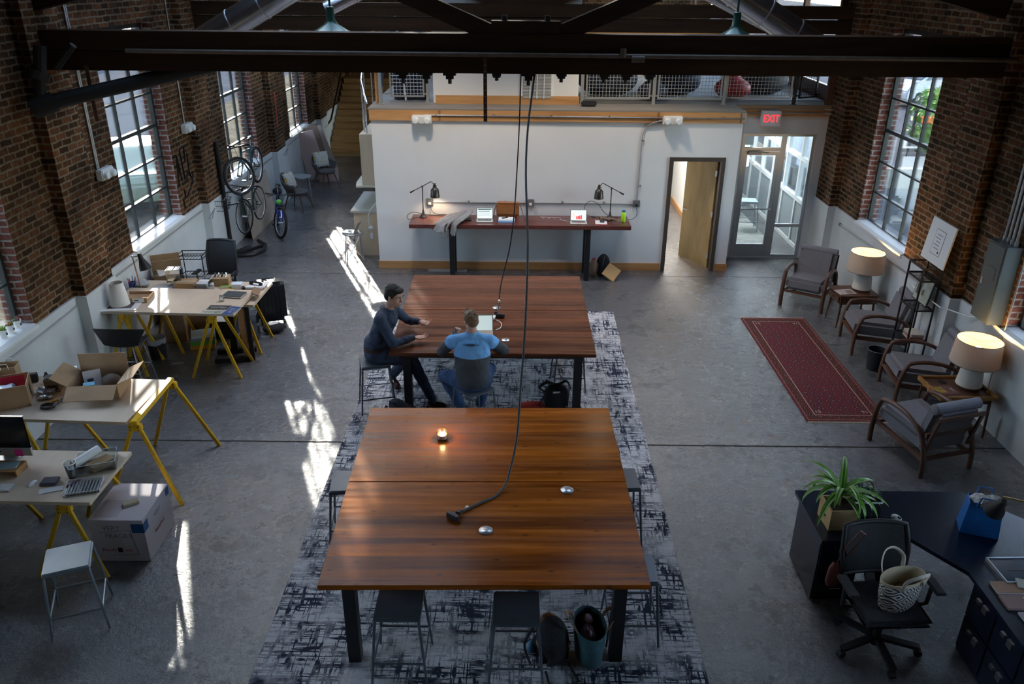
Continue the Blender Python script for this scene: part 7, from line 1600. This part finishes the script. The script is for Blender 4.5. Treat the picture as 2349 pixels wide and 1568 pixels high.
t = thing('bookcase', 'low orange wooden shelving at back of loft', 'shelf', (3.4, 22.5, 2.94)); MB().bx(-2.1, 2.1, -.15, .15, 0, .05).bx(-2.1, 2.1, -.15, .15, .42, .47).bx(-2.1, -2.05, -.15, .15, 0, .9).bx(2.05, 2.1, -.15, .15, 0, .9).bx(-2.1, 2.1, -.15, .15, .88, .93).bx(-2.1, 2.1, .12, .15, 0, .9).obj('carcass', mat('orange_wood', (.60, .27, .06), .5), t)
# ================================================================= OUTSIDE: VESTIBULE, CARS, FENCE
t = thing('pop_up_banner', 'white and green banner hanging inside glass vestibule', 'banner', (4.38, 15.75, -.02)); MB().cyl((-.2, 0, 2.35), (-.2, 0, 2.76), .004).cyl((.1, 0, 2.35), (.1, 0, 2.76), .004).obj('hanging_wire', M_galv, t); MB().bx(-.36, .2, -.01, .01, 2.10, 2.36).obj('cloth', mat('banner_white', (.65, .7, .75), .6), t); MB().bx(-.36, .2, -.012, -.0105, 2.27, 2.36).obj('green_stripe', mat('banner_green', (.10, .35, .05), .6), t)
text('. bank', .09, mat('banner_blue', (.05, .06, .3), .6), t, (-.08, -.0125, 2.185), (PI/2, 0, 0), .0005)
t = thing('floor_lamp', 'tall tripod floor lamp with large drum shade in vestibule', 'lamp', (4.80, 18.0, 0)); MB().lathe([(.38, 1.22), (.35, 1.80), (.345, 1.80), (.375, 1.22)], n=36).obj('lamp_shade', mat('shade_blue_white', (.62, .68, .75), .7), t, 50)
for k in range(3): a = k*2.094+.5; MB().cyl((.03*math.cos(a), .03*math.sin(a), 1.30), (.26*math.cos(a), .26*math.sin(a), 0), .012).obj('leg', M_blackm, t)
MB().cyl((0, 0, 1.25), (0, 0, 1.5), .012).obj('stem', M_galv, t)
tag(MB().bx(4.0, 5.3, 15.9, 18.6, .001, .01).obj('door_rug', mat('pale_rug', (.42, .44, .42), .95, var=.15, vs=8)), 'pale grey rug on vestibule floor beyond glass door', 'rug')
t = thing('armchair', 'green and cream chair edge seen at left inside glass door', 'armchair', (4.28, 16.5, 0)); MB().bx(-.3, .05, -.3, .3, .2, .45, .05).obj('seat', mat('cream_vinyl', (.6, .6, .5), .5), t); MB().bx(-.3, .05, .2, .32, .2, .85, .05).obj('backrest', mat('olive_green', (.12, .18, .05), .6), t)
for sx in (-.25, .0): MB().bx(sx-.02, sx+.02, -.28, -.24, 0, .2).obj('leg', M_blackm, t); MB().bx(sx-.02, sx+.02, .24, .28, 0, .2).obj('leg', M_blackm, t)
lamp('vestibule_fill_light', 'AREA', (4.8, 17.5, 2.68), 40, (.9, .95, 1), .8, (4.8, 17.5, 0))  # unseen area light added to brighten the vestibule
def car(loc, rz, label, c_, suv=False):
    t = thing('parked_car', label, 'car', loc, rz); pt = mat('carpaint_%d' % int(c_[0]*100), tuple(c*.55 for c in c_), .35, .1, coat=.1); gl = mat('car_glass', (.03, .05, .07), .08, .2)
    h = 1.62 if suv else 1.42; L = 2.25; w = .88
    prof = [(-L, .35), (-L-.02, .75), (-L+.15, .95), (-1.5, 1.0), (-1.05, h-.06), (-.6, h), (.45, h-.02), (1.15, 1.0), (2.0, .88), (L, .68), (L+.02, .35)] if not suv else [(-L, .38), (-L-.02, .95), (-L+.12, 1.1), (-1.85, h-.1), (-1.3, h), (.4, h-.04), (1.1, 1.1), (2.0, .98), (L, .72), (L, .38)]
    m = MB().prism(prof, -w, w, 'y')
    for v in m.b.verts:
        if v.co.z > 1.02: v.co.y *= .80
    bmesh.ops.bevel(m.b, geom=list(m.b.edges), offset=.05, segments=2, affect='EDGES'); m.obj('body', pt, t, 40)
    m = MB()
    for s_ in (-1, 1):
        zb, zt = (1.0, h-.08) if not suv else (1.12, h-.12)
        m.prism([(-1.35, zb), (-.98, zt), (-.1, zt+.02), (-.1, zb)] if not suv else [(-1.9, zb), (-1.7, zt), (-.1, zt), (-.1, zb)], s_*w*.80-.012, s_*w*.80+.012 if s_ else 0, 'y').prism([(-.02, zb), (-.02, zt+.02), (.42, zt), (.95, zb)], s_*w*.80-.012, s_*w*.80+.012, 'y')
    for v in m.b.verts:
        if v.co.z < 1.15: v.co.y *= 1.10
    m.obj('side_window', gl, t); MB().bar((.50, 0, h-.03), (1.12, 0, 1.04 if not suv else 1.14), .02, 1.25, up=(0, 1, 0)).obj('windscreen', gl, t)
    for x in (-1.38, 1.38):
        for s_ in (-1, 1):
            wl = MB().cyl((x, s_*(w-.2), .33), (x, s_*(w+.01), .33), .33, n=32).obj('wheel', mat('tyre', (.02, .02, .02), .9), t, 40); m = MB().lathe([(.22, 0), (.20, .02)], n=24)
            m = MB().torus((x, s_*(w+.015), .33), .21, .012, 'y', 28, 6).cyl((x, s_*w, .33), (x, s_*(w+.02), .33), .05)
            for k in range(7): a = k*2*PI/7; m.bar((x, s_*(w+.014), .33), (x+.2*math.cos(a), s_*(w+.014), .33+.2*math.sin(a)), .03, .012, up=(0, 1, 0))
            m.obj('rim', mat('alloy', (.5, .5, .52), .3, .8), wl)
    MB().box((1.9, .6, .72), (.3, .3, .1)).box((1.9, -.6, .72), (.3, .3, .1)).obj('headlamp', M_whitetrim, t); return t
car((-9.45, 20.2, -.16), PI/2+.32, 'pale green parked car outside second left window', (.40, .50, .36))
car((-11.6, 13.9, -.18), PI/2, 'silver parked car outside farther from left wall', (.5, .52, .55))
car((18.3, 37.8, -.22), PI+.5, 'white parked car across the road outside right window', (.7, .72, .74), True)
M_bush = mat('bush_green', (.10, .22, .03), .8)
def bush(loc, s, label, seed):
    q = random.Random(seed); t = thing('bush', label, 'bush', loc); m = MB()
    for k in range(420):
        a, z_, r_ = q.uniform(0, 6.28), q.uniform(0, 1), q.uniform(.2, 1); p = V((math.cos(a)*r_*.6*s, math.sin(a)*r_*.6*s, z_*s*1.3)); d1 = V((q.uniform(-1, 1), q.uniform(-1, 1), q.uniform(-1, 1)))*.12*s; d2 = V((q.uniform(-1, 1), q.uniform(-1, 1), q.uniform(-1, 1)))*.07*s
        vs = [m.b.verts.new(x) for x in (p-d1, p+d2, p+d1, p-d2)]; m.b.faces.new(vs)
    m.obj('leaves', M_bush, t); MB().cyl((0, 0, -.02), (0, 0, .5*s), .05*s).obj('stem', M_walnut, t)
bush((13.6, 26.6, -.22), 1.0, 'leafy vine bush by black fence outside right window', 3); bush((14.6, 29.0, -.22), 1.3, 'larger leafy bush behind black fence outside right window', 5); bush((-7.2, 9.4, -.15), .8, 'low yellow-green bush outside near left window', 8)
t = thing('iron_fence', 'black iron yard fence outside right window', 'fence', (13.2, 27.4, -.22), 1.1)
for k in range(16): MB().bx(-1.6+k*.2, -1.57+k*.2, -.015, .015, 0, 1.6).obj('picket', M_black, t)
MB().bx(-1.65, 1.6, -.02, .02, .25, .29).bx(-1.65, 1.6, -.02, .02, 1.4, 1.44).obj('rail', M_black, t)
st(MB().bx(-34, -33, -40, 90, -.3, 7).obj('neighbour_wall_left', mat('pale_render', (.16, .15, .13), .9))); st(MB().bx(7.5, 30, 21.8, 22.1, -.3, .3).obj('kerb_right', mat('path_concrete', (.42, .40, .36), .9)))
for (x, y), lb in (((3.1, 17.0), 'added flat light panel out of view in corridor behind wooden door'), ((4.8, 17.5), 'added flat light panel out of view in glass vestibule')):
    t = thing('fill_light_panel', lb, 'light panel', (x, y, 2.70)); MB().bx(-.38, .38, -.38, .38, 0, .04).obj('housing', M_whitetrim, t); MB().bx(-.34, .34, -.34, .34, -.006, .0).obj('diffuser', mat('fill_panel_glow', (1, .97, .9), .5, emit=3), t)  # made-up housing and glow for the two added area lights
# separate pieces of a part that do not touch become parts of their own
def split_parts(names):
    for o in list(COL.objects):
        if o.type != 'MESH' or o.name.split('.')[0] not in names or o.modifiers or KIDS(o): continue
        b = bmesh.new(); b.from_mesh(o.data); b.verts.ensure_lookup_table(); seen = set(); comps = []
        for v in b.verts:
            if v.index in seen: continue
            st_, comp = [v], []
            seen.add(v.index)
            while st_:
                x = st_.pop(); comp.append(x.index)
                for e in x.link_edges:
                    y = e.other_vert(x)
                    if y.index not in seen: seen.add(y.index); st_.append(y)
            comps.append(set(comp))
        if len(comps) > 1:
            for cset in comps[1:]:
                n_ = b.copy(); n_.verts.ensure_lookup_table(); bmesh.ops.delete(n_, geom=[v for v in n_.verts if v.index not in cset], context='VERTS')
                me = bpy.data.meshes.new(o.name); n_.to_mesh(me); n_.free(); me.materials.append(o.data.materials[0])
                c = bpy.data.objects.new(o.name.split('.')[0], me); COL.objects.link(c); c.parent = o.parent; c.location = o.location; c.rotation_euler = o.rotation_euler
            bmesh.ops.delete(b, geom=[v for v in b.verts if v.index not in comps[0]], context='VERTS'); b.to_mesh(o.data)
        b.free()
split_parts({'cross_rail', 'corner_label', 'drawer_handle', 'top_bolt', 'bolt_hole', 'seam_ring', 'back_frame_', 'clip', 'button', 'stretcher', 'desk_leg'})
